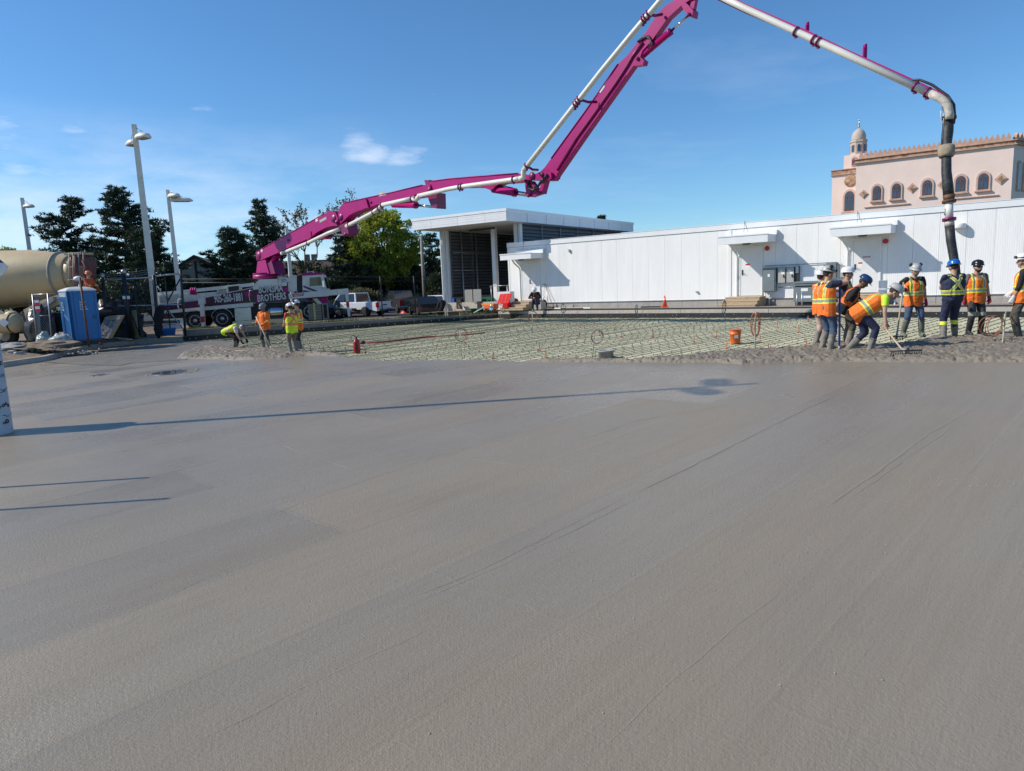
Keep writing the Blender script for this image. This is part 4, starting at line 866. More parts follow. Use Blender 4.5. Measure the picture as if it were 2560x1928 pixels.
# rear hopper block and long tubes on the deck
tpoly('hopper_box', 'truck_white', ((42, 1028), (272, 1004), (272, 1100), (45, 1122)), -.1, -2.2)
tpoly('hopper_panel', 'aluminium', ((60, 1042), (262, 1020), (262, 1085), (62, 1104)), -.08, -.099)
tpoly('side_band', 'panel_dark', ((45, 1124), (452, 1084), (452, 1146), (60, 1176)), -.06, -2.3)
tpoly('tank', 'truck_white', ((300, 1022), (470, 1005), (640, 990), (640, 1058), (450, 1080), (300, 1096)), -.35, -2.1)
tpoly('outrigger_tube', 'truck_white', ((36, 1000), (1000, 902), (1000, 934), (40, 1032)), -.22, -.50, trace=-.22)
for k in range(3):
    x = 385 + 21 * k; a, b_ = tpt((x, 962), -.2), tpt((x + 3, 1006), -.2); m_ = MB('magenta_paint'); c = (a + b_) / 2 - TP.n * .15; m_.ring(c, TP.t, .17, .055, 18, 6); m_.build('hose_clamp', pt)
tpoly('grille_box', 'truck_white', ((740, 934), (868, 920), (868, 984), (742, 1002)), -.12, -.8)
tpoly('grille', 'chassis_black', ((756, 942), (862, 930), (862, 976), (758, 992)), -.10, -.119)
tpoly('deck_tray', 'truck_white', ((640, 1000), (1005, 958), (1005, 985), (640, 1040)), -.6, -2.0)
m_ = MB('hose_rubber')
for k in range(4):
    a = tpt((455 + 14 * k, 1058), -.4 - .1 * k); b_ = tpt((520 + 12 * k, 1008), -.4 - .1 * k); c = tpt((590 + 10 * k, 1022), -.4 - .1 * k); m_.path([a, a.lerp(b_, .5) + Vector((0, 0, .12)), b_, b_.lerp(c, .5), c], .035, 6)
m_.build('hydraulic_hoses', pt)
for k in range(7):
    m_ = MB('galvanised' if k % 2 else 'truck_white'); x = 660 + 12 * k; m_.box(tpt((x, 985 - k), -.5), (.14, .14, .16)); m_.build('valve_block', pt)
# lettered side panels
ph = tpoly('side_panel', 'panel_magenta', ((520, 1052), (1000, 952), (1028, 1093), (525, 1131)), .0, -.05)
tpoly('panel_sweep', 'panel_dark', ((700, 1014), (1000, 953), (1018, 1060), (860, 1020)), .012, .001, ph)
tpoly('panel_trim', 'truck_white', ((520, 1046), (1000, 946), (1000, 952), (520, 1052)), .02, -.05)
_a = tpt((620, 1098), .02); _b = tpt((900, 1078), .02); text(ph, '905-260-1881', _a, _b - _a, (0, 0, 1), .45, 'letter_white', width=(_b - _a).length, bold=.02)
bp_ = tpoly('side_panel', 'panel_dark', ((1005, 972), (1336, 930), (1350, 1085), (1030, 1105)), .02, -.05)
tpoly('panel_head', 'truck_white', ((1000, 930), (1334, 902), (1338, 929), (1004, 971)), .02, -.05)
for k, (w, za, zb, sz) in enumerate((('BONSMA', (1062, 1004), (1302, 986), .40), ('BROTHERS', (1050, 1091), (1332, 1062), .40))):
    _a, _b = tpt(za, .045), tpt(zb, .045); text(bp_, w, _a + Vector((.02, 0, -.02)) , _b - _a, (0, 0, 1), sz, 'letter_edge', width=(_b - _a).length * 1.01, bold=.05); text(bp_, w, _a + TP.n * .012, _b - _a, (0, 0, 1), sz, 'letter_white', width=(_b - _a).length, bold=.015)
for q in (((1310, 955), (1345, 950), (1346, 985), (1312, 990)), ((1040, 1000), (1058, 990), (1050, 1090), (1032, 1096)), ((905, 1000), (985, 985), (1000, 1030), (940, 1040))): tpoly('panel_flash', 'magenta_paint', q, .05, .021)
_r = [tpt(q, .06) for q in ((985, 1088), (968, 1070), (962, 1030), (966, 985), (980, 975), (1003, 972))]; m_ = MB('chrome'); m_.path(_r, .022, 6); m_.build('grab_rail', pt)
_r = [tpt(q, .1) for q in ((268, 1160), (260, 1140), (258, 1078), (266, 1066), (300, 1062))]; m_ = MB('truck_white'); m_.path(_r, .03, 6); m_.build('grab_rail', pt)
# rear outrigger leg
tpoly('outrigger_leg', 'truck_white', ((455, 1052), (520, 1046), (526, 1110), (462, 1118)), .30, .05)
tpoly('outrigger_leg', 'truck_white', ((472, 1118), (512, 1112), (526, 1330), (488, 1334)), .28, .08)
tpoly('reflective_band', 'reflector_red', ((480, 1240), (519, 1232), (523, 1290), (484, 1296)), .30, .281)
tpoly('foot_plate', 'galvanised', ((476, 1336), (545, 1330), (546, 1342), (478, 1350)), .45, -.1)
# side lockers and tank
tpoly('locker', 'aluminium', ((818, 1156), (978, 1144), (988, 1268), (826, 1282)), .0, -.55); tpoly('locker_door', 'aluminium', ((832, 1164), (970, 1153), (978, 1258), (838, 1270)), .025, .001)
tpoly('step_plate', 'aluminium', ((800, 1288), (990, 1276), (990, 1310), (800, 1322)), .0, -.06)
_a, _b = tpt((1165, 1196), -.35), tpt((1308, 1186), -.35); m_ = MB('chrome'); m_.lathe(_a, _b - _a, [(0, .01), (.001, .34), (.06, .36), ((_b - _a).length - .06, .36), ((_b - _a).length - .001, .34), ((_b - _a).length, .01)], 26); tk = m_.build('fuel_tank', pt)
for t_ in (.1, .9): m_ = MB('chassis_black'); m_.ring(_a.lerp(_b, t_), _b - _a, .362, .02, 26, 6); m_.build('tank_strap', tk)
# pedestal, turntable
def trap(name, mat, q, o0, o1): return tpoly(name, mat, q, o0, o1)
trap('pedestal', 'truck_white', ((1000, 930), (1062, 868), (1242, 862), (1330, 904)), -.2, -2.3)
c0 = tpt((1148, 850), -1.25); zt0, zt1 = tpt((1148, 858), -1.25).z, tpt((1148, 806), -1.25).z; c0 = Vector((c0.x, c0.y, 0)); rt = abs(TP.px(*Z2((1290, 830)), -1.25)[0] - TP.px(*Z2((1005, 830)), -1.25)[0]) / 2
m_ = MB('magenta_paint'); m_.lathe(c0, (0, 0, 1), [(zt0, rt), (zt0 + .02, rt * 1.02), (zt1 - .1, rt * 1.02), (zt1 - .09, rt * .93), (zt1, rt * .9)], 36); tt = m_.build('turntable', pt)
m_ = MB('magenta_dark')
for k in range(48):
    a = 2 * math.pi * k / 48; m_.box(c0 + Vector((math.cos(a) * rt * .96, math.sin(a) * rt * .96, zt1 - .04)), (.09, .09, .12), Matrix.Rotation(a, 3, 'Z'))
m_.build('gear_ring', tt)
# cab
tpoly('cab_body', 'truck_white', ((1490, 832), (1690, 818), (1702, 846), (1735, 975), (1742, 1010), (1495, 1030)), -.1, -2.35)
tpoly('cab_roof', 'magenta_paint', ((1478, 832), (1482, 815), (1560, 800), (1676, 800), (1692, 816)), -.06, -2.4)
w_ = tpoly('door_window', 'vehicle_glass', ((1562, 852), (1672, 842), (1690, 925), (1562, 938)), -.09, -.101)
tpoly('door_seam', 'joint_grey', ((1545, 842), (1548, 842), (1548, 1020), (1545, 1020)), -.095, -.101)
tpoly('cab_stripe', 'magenta_paint', ((1498, 972), (1560, 985), (1640, 1012), (1500, 1024)), -.092, -.101); tpoly('cab_stripe', 'panel_dark', ((1500, 925), (1650, 985), (1600, 986), (1500, 945)), -.092, -.101)
_q = [TP.w(*TP.px(*Z2(p), -.1), o) for p in ((1700, 846), (1730, 960)) for o in (-.25, -2.2)]; m_ = MB('vehicle_glass'); m_.add([v + TP.t * .012 for v in (_q[0], _q[1], _q[3], _q[2])], [(0, 1, 2, 3)]); m_.build('windscreen', pt)
m_ = MB('chrome'); m_.path([tpt(q, .15) for q in ((1690, 870), (1700, 900), (1696, 945))], .02, 6); m_.box(tpt((1699, 912), .16), (.1, .06, .38)); m_.build('mirror', pt)
m_ = MB('chrome'); m_.tube(tpt((1600, 794), -.5), tpt((1600, 800), -.9), .06); m_.tube(tpt((1530, 798), -.4), tpt((1606, 790), -.5), .035, n=8); m_.build('roof_horn', pt)
tpoly('air_intake', 'chassis_black', ((1440, 832), (1488, 822), (1492, 985), (1446, 990)), -.25, -1.2)
tpoly('engine_stack', 'truck_white', ((1345, 850), (1382, 822), (1436, 826), (1438, 985), (1352, 995)), -.3, -1.3)
m_ = MB('truck_white'); m_.path([tpt(q, -.35) for q in ((1356, 900), (1340, 870), (1318, 850), (1300, 850), (1296, 880))], .09, 10); m_.build('suction_elbow', pt)
tpoly('deck_cabinet', 'truck_white', ((1246, 842), (1296, 838), (1298, 888), (1250, 896)), -.3, -.8)
m_ = MB('galvanised')
for x in (1250, 1290): m_.tube(tpt((x, 905), -.15), tpt((x, 795), -.15), .02, n=6)
m_.tube(tpt((1250, 798), -.15), tpt((1290, 795), -.15), .02, n=6); m_.build('ladder', pt)
# front outrigger swung forward
tpoly('outrigger_beam', 'truck_white', ((1350, 1010), (1738, 976), (1744, 1034), (1360, 1062)), .45, .12)
tpoly('outrigger_extension', 'truck_white', ((1735, 976), (1944, 956), (1950, 1012), (1742, 1030)), .40, .16)
sg = tpoly('warning_plate', 'reflector_red', ((1392, 1010), (1502, 1000), (1503, 1030), (1393, 1040)), .462, .451)
_a, _b = tpt((1404, 1034), .465), tpt((1496, 1026), .465); text(sg, '-SLOW', _a, _b - _a, (0, 0, 1), .16, 'letter_white', width=(_b - _a).length, bold=.02)
tpoly('outrigger_leg', 'truck_white', ((1916, 1016), (1946, 1014), (1952, 1085), (1924, 1088)), .38, .18)
tpoly('reflective_band', 'reflector_red', ((1923, 1088), (1952, 1085), (1957, 1138), (1929, 1142)), .385, .19)
tpoly('outrigger_foot', 'truck_white', ((1931, 1142), (1956, 1139), (1968, 1235), (1945, 1238)), .37, .2)
tpoly('strut', 'truck_white', ((1590, 1060), (1635, 1055), (1700, 1120), (1660, 1128)), .05, -.05); tpoly('fender_panel', 'magenta_paint', ((1650, 1050), (1735, 1038), (1750, 1095), (1700, 1120)), -.03, -.3)

# ---- the boom: five sections in one vertical plane
tip = at(2368, 300, 16.6); BP = Plane((c0.x, c0.y, 0), (tip.x - c0.x, tip.y - c0.y))
ID = lambda q: q
Z3 = lambda q: (620 + q[0] / 4.424, 420 + q[1] / 4.424); Z4 = lambda q: (1080 + q[0] / 5.82, 380 + q[1] / 5.82); Z6 = lambda q: (1480 + q[0] / 5.82, q[1] / 5.82)
def bpoly(name, pts, half, conv=ID, mat='magenta_paint', parent=None, shift=0.0): return tpoly(name, mat, pts, half + shift, -half + shift, parent or pt, conv, BP, trace=half + shift)
def bpt(p, off=0.0, conv=ID): a, z = BP.px(*conv(p), off); return BP.w(a, z, off)
def cyl(p0, p1, p2, r0, r1, conv, off=0.0):
    a, b_, c = bpt(p0, off, conv), bpt(p1, off, conv), bpt(p2, off, conv); m_ = MB('magenta_paint'); d = (b_ - a); L = d.length
    m_.lathe(a, d, [(0, r0 * .7), (.03, r0), (L - .12, r0), (L - .119, r0 * 1.12), (L, r0 * 1.12)], 16); h = m_.build('hydraulic_cylinder', pt); m_ = MB('chrome'); m_.tube(b_, c, r1, n=12); m_.build('piston_rod', h)
    m_ = MB('hose_rubber'); m_.path([a.lerp(b_, .1) + Vector((0, 0, r0 * 1.05)), a.lerp(b_, .5) + Vector((0, 0, r0 * 1.2)), a.lerp(b_, .9) + Vector((0, 0, r0 * 1.1))], .02, 5); m_.build('oil_line', h)
s1 = bpoly('boom_section', ((85, 935), (420, 748), (740, 570), (900, 478), (960, 482), (990, 540), (1000, 600), (985, 640), (940, 640), (860, 660), (760, 712), (690, 772), (620, 800), (500, 850), (350, 930), (130, 1025), (95, 1020)), .34, Z3)
s2 = bpoly('boom_section', ((985, 560), (995, 500), (1010, 440), (1060, 386), (1500, 290), (1930, 190), (2010, 182), (2030, 240), (2000, 292), (1940, 310), (1500, 382), (1200, 482), (1120, 522), (1060, 582), (1015, 625)), .28, Z3)
s3 = bpoly('boom_section', ((-50, 500), (-40, 440), (0, 425), (250, 390), (720, 350), (1250, 312), (1345, 330), (1345, 420), (1250, 440), (1000, 456), (930, 490), (860, 562), (760, 522), (580, 516), (300, 520), (0, 566)), .22, Z4)
s4 = bpoly('boom_section', ((1362, 418), (1378, 396), (1420, 338), (1462, 280), (1510, 215), (1545, 160), (1571, 136), (1600, 96), (1614, 82), (1629, 57), (1645, 34), (1662, 15), (1686, 0), (1712, -18), (1745, -30), (1752, -12), (1724, 0), (1703, 14), (1669, 45), (1652, 69), (1630, 101), (1606, 127), (1600, 143), (1610, 151), (1607, 162), (1583, 165), (1566, 189), (1530, 240), (1470, 325), (1393, 437), (1384, 452), (1366, 450), (1345, 436)), .13, ID)
s5 = bpoly('boom_section', ((1725, -62), (1745, -56), (1860, 7), (2012, 73), (2128, 128), (2184, 153), (2290, 201), (2364, 236), (2362, 247), (2300, 228), (2184, 172), (2012, 96), (1860, 32), (1735, -28)), .12, ID, shift=-.16)
# flanges give the box sections their edges
for s_, pts, cv, hf in ((s1, ((95, 928), (420, 744), (740, 566), (890, 474)), Z3, .34), (s2, ((1060, 386), (1500, 290), (1930, 190)), Z3, .28), (s3, ((0, 425), (250, 390), (720, 350), (1250, 312)), Z4, .22), (s4, ((1378, 396), (1462, 280), (1545, 160)), ID, .13), (s4, ((1393, 437), (1470, 325), (1566, 189)), ID, .13)):
    m_ = MB('magenta_paint'); q = [bpt(p, hf, cv) for p in pts]; m_.path([v + BP.n * .01 for v in q], .022, 6); m_.build('edge_weld', s_)
# knuckles, pins and links
bpoly('knuckle', ((1005, 640), (1090, 596), (1112, 720), (1072, 757), (1045, 742)), .30, Z3, 'magenta_dark'); bpoly('knuckle', ((1940, 320), (2085, 275), (2090, 450), (2030, 440), (1990, 330)), .26, Z3, 'magenta_dark')
bpoly('link_arm', ((1345, 425), (1385, 430), (1440, 600), (1420, 655), (1375, 640)), .16, Z4, 'magenta_paint'); bpoly('link_arm', ((1600, 420), (1645, 418), (1595, 610), (1545, 600)), .14, Z4, 'magenta_paint'); bpoly('link_arm', ((1400, 640), (1420, 605), (1560, 570), (1590, 605), (1440, 656)), .12, Z4, 'magenta_paint'); bpoly('link_arm', ((1420, 430), (1460, 425), (1550, 560), (1500, 580)), .08, Z4, 'magenta_dark')
bpoly('joint_head', ((1330, 345), (1500, 318), (1655, 262), (1730, 300), (1735, 380), (1660, 412), (1500, 412), (1340, 402)), .26, Z4)
m_ = MB('hose_rubber'); m_.path([bpt(p, .3, Z4) for p in ((1380, 430), (1420, 530), (1470, 560), (1530, 520), (1590, 430), (1680, 330))], .05, 8); m_.build('oil_hose', pt)
bpoly('bracket', ((1300, 92), (1345, 30), (1385, 60), (1472, 150), (1455, 245), (1398, 232)), .16, Z6); bpoly('link_arm', ((1425, 120), (1455, -40), (1510, -40), (1478, 130)), .08, Z6)
for p, cv, hf, r_ in (((115, 975), Z3, .35, .22), ((945, 560), Z3, .35, .17), ((1025, 545), Z3, .29, .15), ((978, 600), Z3, .36, .09), ((1075, 735), Z3, .31, .08), ((2005, 240), Z3, .29, .1), ((1455, 350), Z4, .27, .12), ((1600, 330), Z4, .27, .07), ((1405, 635), Z4, .17, .06), ((1565, 598), Z4, .15, .06), ((1410, 215), Z6, .17, .05), ((665, 855), Z6, .14, .05), ((1360, 380), Z3, .29, .05), ((445, 800), Z3, .35, .05)):
    c = bpt(p, hf, cv); m_ = MB('magenta_dark'); m_.lathe(c, BP.n, [(0, r_ * 1.25), (.02, r_ * 1.2), (.021, r_), (.05, r_ * .9), (.051, r_ * .3), (.06, .01)], 18); m_.build('joint_pin', pt)
bpoly('rest_bracket', ((1262, 452), (1290, 345), (1302, 342), (1330, 440)), .06, Z3, shift=.32); bpoly('lug', ((1948, 135), (2005, 133), (2004, 175), (1985, 215), (1962, 178)), .12, Z3, 'magenta_dark', shift=.1)
# tower on the turntable
bpoly('slew_tower', ((105, 1035), (190, 1015), (235, 1170), (88, 1182)), .40, Z3); bpoly('slew_tower', ((210, 1060), (260, 1030), (300, 1170), (215, 1178)), .34, Z3, 'magenta_dark')
cyl((242, 1100), (330, 960), (380, 905), .19, .1, Z3); cyl((690, 776), (900, 750), (1062, 734), .165, .07, Z3); cyl((1600, 405), (1862, 411), (2040, 432), .145, .055, Z3); cyl((885, 540), (1215, 592), (1385, 622), .15, .085, Z4); cyl((742, 805), (1150, 455), (1398, 236), .105, .04, Z6)
bpoly('rib_plate', ((640, 770), (655, 715), (690, 700), (700, 760), (660, 800)), .03, Z3, shift=.35)
# decals on the boom
def decal(p0, p1, h, off, cv, mats=('letter_white',)):
    a, b_ = bpt(p0, off, cv), bpt(p1, off, cv); d = b_ - a; up = BP.n.cross(d).normalized(); up = up if up.z > 0 else -up; m_ = MB(mats[0]); m_.prism([a, b_, b_ + up * h, a + up * h], BP.n * .006); return m_.build('decal', pt)
decal((750, 600), (775, 585), .28, .345, Z3); decal((1448, 318), (1528, 300), .20, .285, Z3, ('pale_grey_enclosure',)); decal((1455, 312), (1490, 304), .12, .292, Z3); decal((795, 608), (870, 568), .14, .345, Z3, ('pale_grey_enclosure',)); decal((145, 935), (165, 922), .2, .345, Z3)
_a, _b = bpt((100, 1400), .135, Z6), bpt((255, 1185), .135, Z6); m_ = MB('letter_white'); d = (_b - _a).normalized(); up = BP.n.cross(d).normalized(); m_.prism([_a.lerp(_b, .18) + up * .02, _a.lerp(_b, .62) + up * .02, _a.lerp(_b, .62) + up * .12, _a.lerp(_b, .18) + up * .12], BP.n * .006); m_.build('decal', pt)
m_ = MB('hose_rubber'); m_.path([bpt(p, .17, Z6) for p in ((660, 610), (740, 540), (820, 525), (860, 590), (850, 650), (815, 710))], .03, 6); m_.path([bpt(p, .17, Z6) for p in ((700, 590), (780, 535), (840, 560), (880, 640), (860, 690))], .025, 6); m_.build('oil_hose', pt)
m_ = MB('magenta_dark')
for o2 in (.02,): m_.path([bpt((x + o2 * 60, y + o2 * 45), .15) for x, y in ((1392, 425), (1440, 345), (1480, 290), (1540, 205), (1566, 165), (1580, 140), (1606, 105))], .05, 6)
m_.build('oil_pipes', s4)
# delivery line
def run(name, pts, r_, off, mat='pipe_white', cv=ID): m_ = MB(mat); m_.path([bpt(p, off, cv) for p in pts], r_, 12); return m_.build(name, pt)
run('delivery_pipe', ((704, 634), (767, 609), (821, 583), (850, 573)), .1, .30)
run('delivery_pipe', ((866, 566), (900, 549), (934, 531), (950, 520)), .1, .30, 'pipe_white'); run('pipe_elbow', ((950, 520), (954, 514), (960, 511)), .105, .5)
run('delivery_pipe', ((954, 513), (1000, 503), (1037, 495)), .095, .55); run('pipe_elbow', ((1033, 497), (1040, 499), (1046, 494), (1050, 490)), .105, .55)
run('delivery_pipe', ((1046, 490), (1120, 473), (1154, 467), (1286, 449), (1304, 446)), .092, .55)
run('pipe_elbow', ((1300, 447), (1309, 443), (1308, 432), (1312, 422)), .1, .75)
run('delivery_pipe', ((1308, 427), (1400, 310), (1502, 180), (1580, 85), (1652, 0), (1690, -46)), .088, .95)
m_ = MB('pipe_white'); m_.path([bpt((1700, -58), .95), bpt((1722, -66), .7), bpt((1738, -58), .3), bpt((1745, -44), .16), bpt((1760, -30), .12)], .09, 12); m_.build('pipe_elbow', pt)
run('delivery_pipe', ((1750, -34), (1860, 20), (2095, 127), (2328, 236)), .088, .12)
m_ = MB('pipe_dirty'); m_.path([bpt(p, .12) for p in ((2325, 234), (2345, 243), (2360, 252), (2370, 266), (2374, 285), (2373, 298))], .095, 14); m_.build('pipe_elbow', pt)
def clamp(p, p2, off, r_, mat='magenta_dark', n_=1, th=.03):
    c = bpt(p, off); d = bpt(p2, off) - c; m_ = MB(mat); m_.ring(c, d, r_ * 1.08, th, 18, 6); m_.box(c + Vector((0, 0, -r_ * 1.25)), (.07, .07, .09)); m_.build('pipe_clamp', pt)
for p, p2, off in (((1155, 467), (1286, 449), .55), ((1149, 468), (1286, 449), .55), ((1284, 449), (1304, 446), .55), ((1317, 415), (1400, 310), .95), ((1443, 255), (1502, 180), .95), ((1448, 248), (1502, 180), .95), ((1438, 262), (1502, 180), .95), ((1613, 44), (1652, 0), .95), ((1621, 35), (1652, 0), .95), ((1608, 50), (1652, 0), .95), ((1990, 79), (2095, 127), .12), ((2034, 99), (2095, 127), .12), ((2046, 105), (2095, 127), .12), ((2288, 217), (2328, 236), .12), ((2318, 231), (2328, 236), .12), ((1040, 494), (1050, 492), .55), ((1030, 497), (1040, 495), .55), ((955, 513), (965, 510), .55), ((934, 531), (940, 528), .3), ((948, 523), (955, 515), .4), ((770, 608), (790, 598), .3), ((873, 562), (890, 553), .3)): clamp(p, p2, off, .1)
for p, q, off in (((1448, 248), (1492, 255), .6), ((1317, 415), (1345, 425), .6), ((1621, 35), (1655, 36), .6)):
    m_ = MB('magenta_dark'); m_.path([bpt(p, .9), bpt(((p[0] + q[0]) / 2, (p[1] + q[1]) / 2 + 4), .55), bpt(q, .2)], .045, 8); m_.build('pipe_bracket', pt)
for x, y in ((2018, 66), (2162, 122)):
    m_ = MB('magenta_paint'); c = bpt((x, y + 12), -.16); m_.box(c, (.08, .08, .3)); m_.box(c + Vector((0, 0, .17)), (.05, .12, .1)); m_.build('work_lamp', pt)
m_ = MB('hose_rubber'); m_.path([bpt(p, -.05) for p in ((2270, 201), (2300, 200), (2330, 212), (2370, 240), (2385, 262), (2387, 290), (2384, 310))], .03, 6); m_.build('air_hose', pt)
# rubber end hose with its couplings
hp = lambda x, y: at(x, y, 16.6)
def hseg(name, pts, rs, mat): m_ = MB(mat); m_.path([hp(*p) for p in pts], rs, 16); return m_.build(name, pt)
hseg('hose_coupling', ((2373, 292), (2372.5, 297)), [.16, .16], 'rusty_steel'); hseg('hose_coupling', ((2372, 297), (2371, 306)), [.105, .115], 'rusty_steel')
hseg('end_hose', ((2371, 303), (2369, 330), (2367, 355), (2366, 395), (2366, 430), (2369, 460), (2372, 492)), [.118, .125, .112, .108, .11, .118, .122], 'hose_rubber')
hseg('hose_guard', ((2366, 364), (2366, 368), (2366, 388), (2366, 393)), [.15, .185, .18, .15], 'burlap')
hseg('hose_coupling', ((2372, 488), (2372.5, 497), (2373, 500)), [.13, .125, .1], 'rusty_steel'); hseg('hose_coupling', ((2372.6, 501), (2372.8, 507)), [.155, .15], 'rusty_steel')
hseg('steel_spool', ((2372.5, 506), (2373, 546)), [.09, .09], 'pipe_white'); m_ = MB('galvanised'); m_.path([hp(2366, 522), hp(2361, 524), hp(2361, 537), hp(2366, 540)], .012, 6); m_.build('lift_loop', pt)
hseg('pipe_clamp', ((2372.8, 546), (2373, 552)), [.155, .15], 'magenta_dark'); hseg('hose_coupling', ((2373, 552), (2374, 566)), [.105, .112], 'pipe_dirty')
hseg('end_hose', ((2374, 566), (2377, 600), (2382, 630), (2388, 665), (2391, 700)), [.105, .105, .102, .10, .10], 'hose_rubber')
m_ = MB('galvanised'); m_.path([hp(2356, 262), hp(2352, 285), hp(2355, 320), hp(2353, 362)], .012, 6); m_.path([hp(2358, 262), hp(2359, 300), hp(2356, 340), hp(2358, 364)], .014, 6); m_.build('safety_sling', pt)
# ------------------------------------------------------------------ trees
M('pine_bark', (.085, .06, .045), .95, var=.3, scale=6, bump=.5)
M('grey_bark', (.12, .10, .085), .95, var=.3, scale=6, bump=.5)
M('pine_needles', (.020, .042, .024), .65, var=.45, scale=.7, hue=(.050, .085, .038))
M('pine_needles_pale', (.030, .050, .022), .65, var=.4, scale=.7, hue=(.07, .09, .035))
M('maple_leaves', (.19, .26, .025), .6, var=.4, scale=.8, hue=(.42, .46, .05))
M('spring_leaves', (.16, .155, .07), .7, var=.4, scale=.8, hue=(.20, .19, .10))
M('dark_leaves', (.022, .04, .016), .6, var=.5, scale=.7, hue=(.055, .08, .03))
def thin_leaf(name, share):
    m = MATS[name]; t_ = m.node_tree; b = t_.nodes['Principled BSDF']; tr = t_.nodes.new('ShaderNodeBsdfTranslucent'); mx_ = t_.nodes.new('ShaderNodeMixShader'); mx_.inputs[0].default_value = share
    t_.links.new(b.inputs['Base Color'].links[0].from_socket, tr.inputs[0]); t_.links.new(b.outputs[0], mx_.inputs[1]); t_.links.new(tr.outputs[0], mx_.inputs[2]); t_.links.new(mx_.outputs[0], t_.nodes['Material Output'].inputs[0])
for _n, _s in (('maple_leaves', .5), ('spring_leaves', .4), ('dark_leaves', .3), ('pine_needles', .12)): thin_leaf(_n, _s)
def leafmesh(name, P_, N_, size, aspect, mat, parent, seed=1):
    """many small leaf faces: P_ centres, N_ rough outward directions"""
    r_ = np.random.default_rng(seed); n = len(P_); d = N_ + r_.normal(0, .75, (n, 3)); d /= np.linalg.norm(d, axis=1)[:, None] + 1e-9
    a = np.cross(d, r_.normal(0, 1, (n, 3))); a /= np.linalg.norm(a, axis=1)[:, None] + 1e-9; s_ = size * r_.uniform(.6, 1.35, (n, 1))
    v0 = P_ - a * s_ * aspect; v1 = P_ + a * s_ * aspect; v2 = P_ + d * s_; V = np.concatenate([v0, v1, v2]); F_ = np.stack([np.arange(n), np.arange(n) + n, np.arange(n) + 2 * n], 1)
    me = bpy.data.meshes.new(name); off = np.array(BASE[root_of(parent)][:]); me.from_pydata((V - off).tolist(), [], F_.tolist()); me.materials.append(MATS[mat]); me.update()
    o = bpy.data.objects.new(name, me); scene.collection.objects.link(o); o.parent = parent; return o
def pine(px, d, ytop, R_, label, seed, mat='pine_needles', dens=1.7, low=.07, group='pines beyond the lot'):
    rr = random.Random(seed); top = at(px, ytop, d); H = top.z + .1; base = Vector((top.x, top.y, -.1)); t = thing('pine_tree', base, label, 'pine tree', group); tr = MB('pine_bark')
    bend = [Vector((rr.uniform(-.15, .15), rr.uniform(-.15, .15), 0)) * k for k in range(6)]; spine = lambda f: base + Vector((0, 0, H * f)) + bend[min(5, int(f * 5.99))]
    tr.path([spine(k / 8) for k in range(9)], [max(.025, .024 * H * (1 - k / 8.3)) for k in range(9)], 7); Pn, Nn = [], []
    nw = int(H / .52)
    for i in range(nw):
        f = low + (1 - low) * (i + rr.uniform(-.25, .25)) / nw
        if f > .985: continue
        prof = (1 - (f - low) / (1 - low)) ** .72 * (.55 + .45 * min(1, (f - low) / .16)); nb = rr.choice((4, 5, 6)); a0 = rr.uniform(0, 6.28)
        for b_ in range(nb):
            an = a0 + 2 * math.pi * b_ / nb + rr.uniform(-.4, .4); L = R_ * prof * rr.uniform(.55, 1.28) + .25
            e = Vector((math.cos(an), math.sin(an), 0)); p0 = spine(f); p1 = p0 + e * L * .55 + Vector((0, 0, L * rr.uniform(.02, .22))); p2 = p0 + e * L + Vector((0, 0, L * rr.uniform(.10, .42)))
            tr.path([p0, p1, p2], [.035 + .012 * L, .03, .012], 4)
            for k in range(max(3, int(L * 3.2 * dens))):
                u_ = .30 + .72 * (k + rr.random()) / max(3, int(L * 3.2 * dens)); q = (p0.lerp(p1, u_ / .55) if u_ < .55 else p1.lerp(p2, min(1.05, (u_ - .55) / .45))) + Vector((rr.gauss(0, .10 * L), rr.gauss(0, .10 * L), rr.gauss(.02, .12)))
                m = rr.randint(20, 32); c = np.array(q[:]); g_ = NPR.normal(0, 1, (m, 3)); g_ /= np.linalg.norm(g_, axis=1)[:, None]; g_[:, 2] = np.abs(g_[:, 2]) * .9 + .05
                Pn.append(c + g_ * NPR.uniform(.02, .24, (m, 1)) * np.array([1.2, 1.2, .7])); Nn.append(g_ + np.array([e.x, e.y, .5]) * .5)
    tr.build('trunk', t); leafmesh('crown', np.concatenate(Pn), np.concatenate(Nn), .27, .17, mat, t, seed); return t
pine(165, 62, 488, 3.5, 'dark pine rising behind the tan mixer drum', 1); pine(296, 60, 470, 4.2, 'tallest dark pine, behind the double headed lamp post', 2, dens=1.9)
pine(372, 58, 548, 2.9, 'dark pine leaning right beside the tallest pine', 3); pine(646, 66, 500, 3.0, 'tall dark pine just behind the raised boom base', 4); pine(560, 63, 566, 3.1, 'broad dark pine in front of the gabled house', 5, dens=1.9)
pine(602, 69, 585, 2.8, 'dark pine squeezed between two taller pines behind the pump truck', 6); pine(878, 66, 560, 2.6, 'dark pine standing before the yellow green maple', 7, dens=1.9); pine(1076, 72, 583, 2.5, 'dark pine next to the white column of the louvred building', 8); pine(1030, 76, 618, 3.0, 'dark pine behind the two street lamps', 9); pine(842, 72, 640, 1.9, 'small dark pine left of the maple', 12)
pine(1512, 98, 538, 1.2, 'tip of a pine peeping over the flat white roof', 10, dens=1.3, low=.5); pine(780, 74, 650, 1.4, 'small pale conifer behind the truck cab', 11, 'pine_needles_pale'); pine(1125, 84, 630, 3.0, 'pale conifer behind the louvred building column', 13, 'pine_needles_pale')
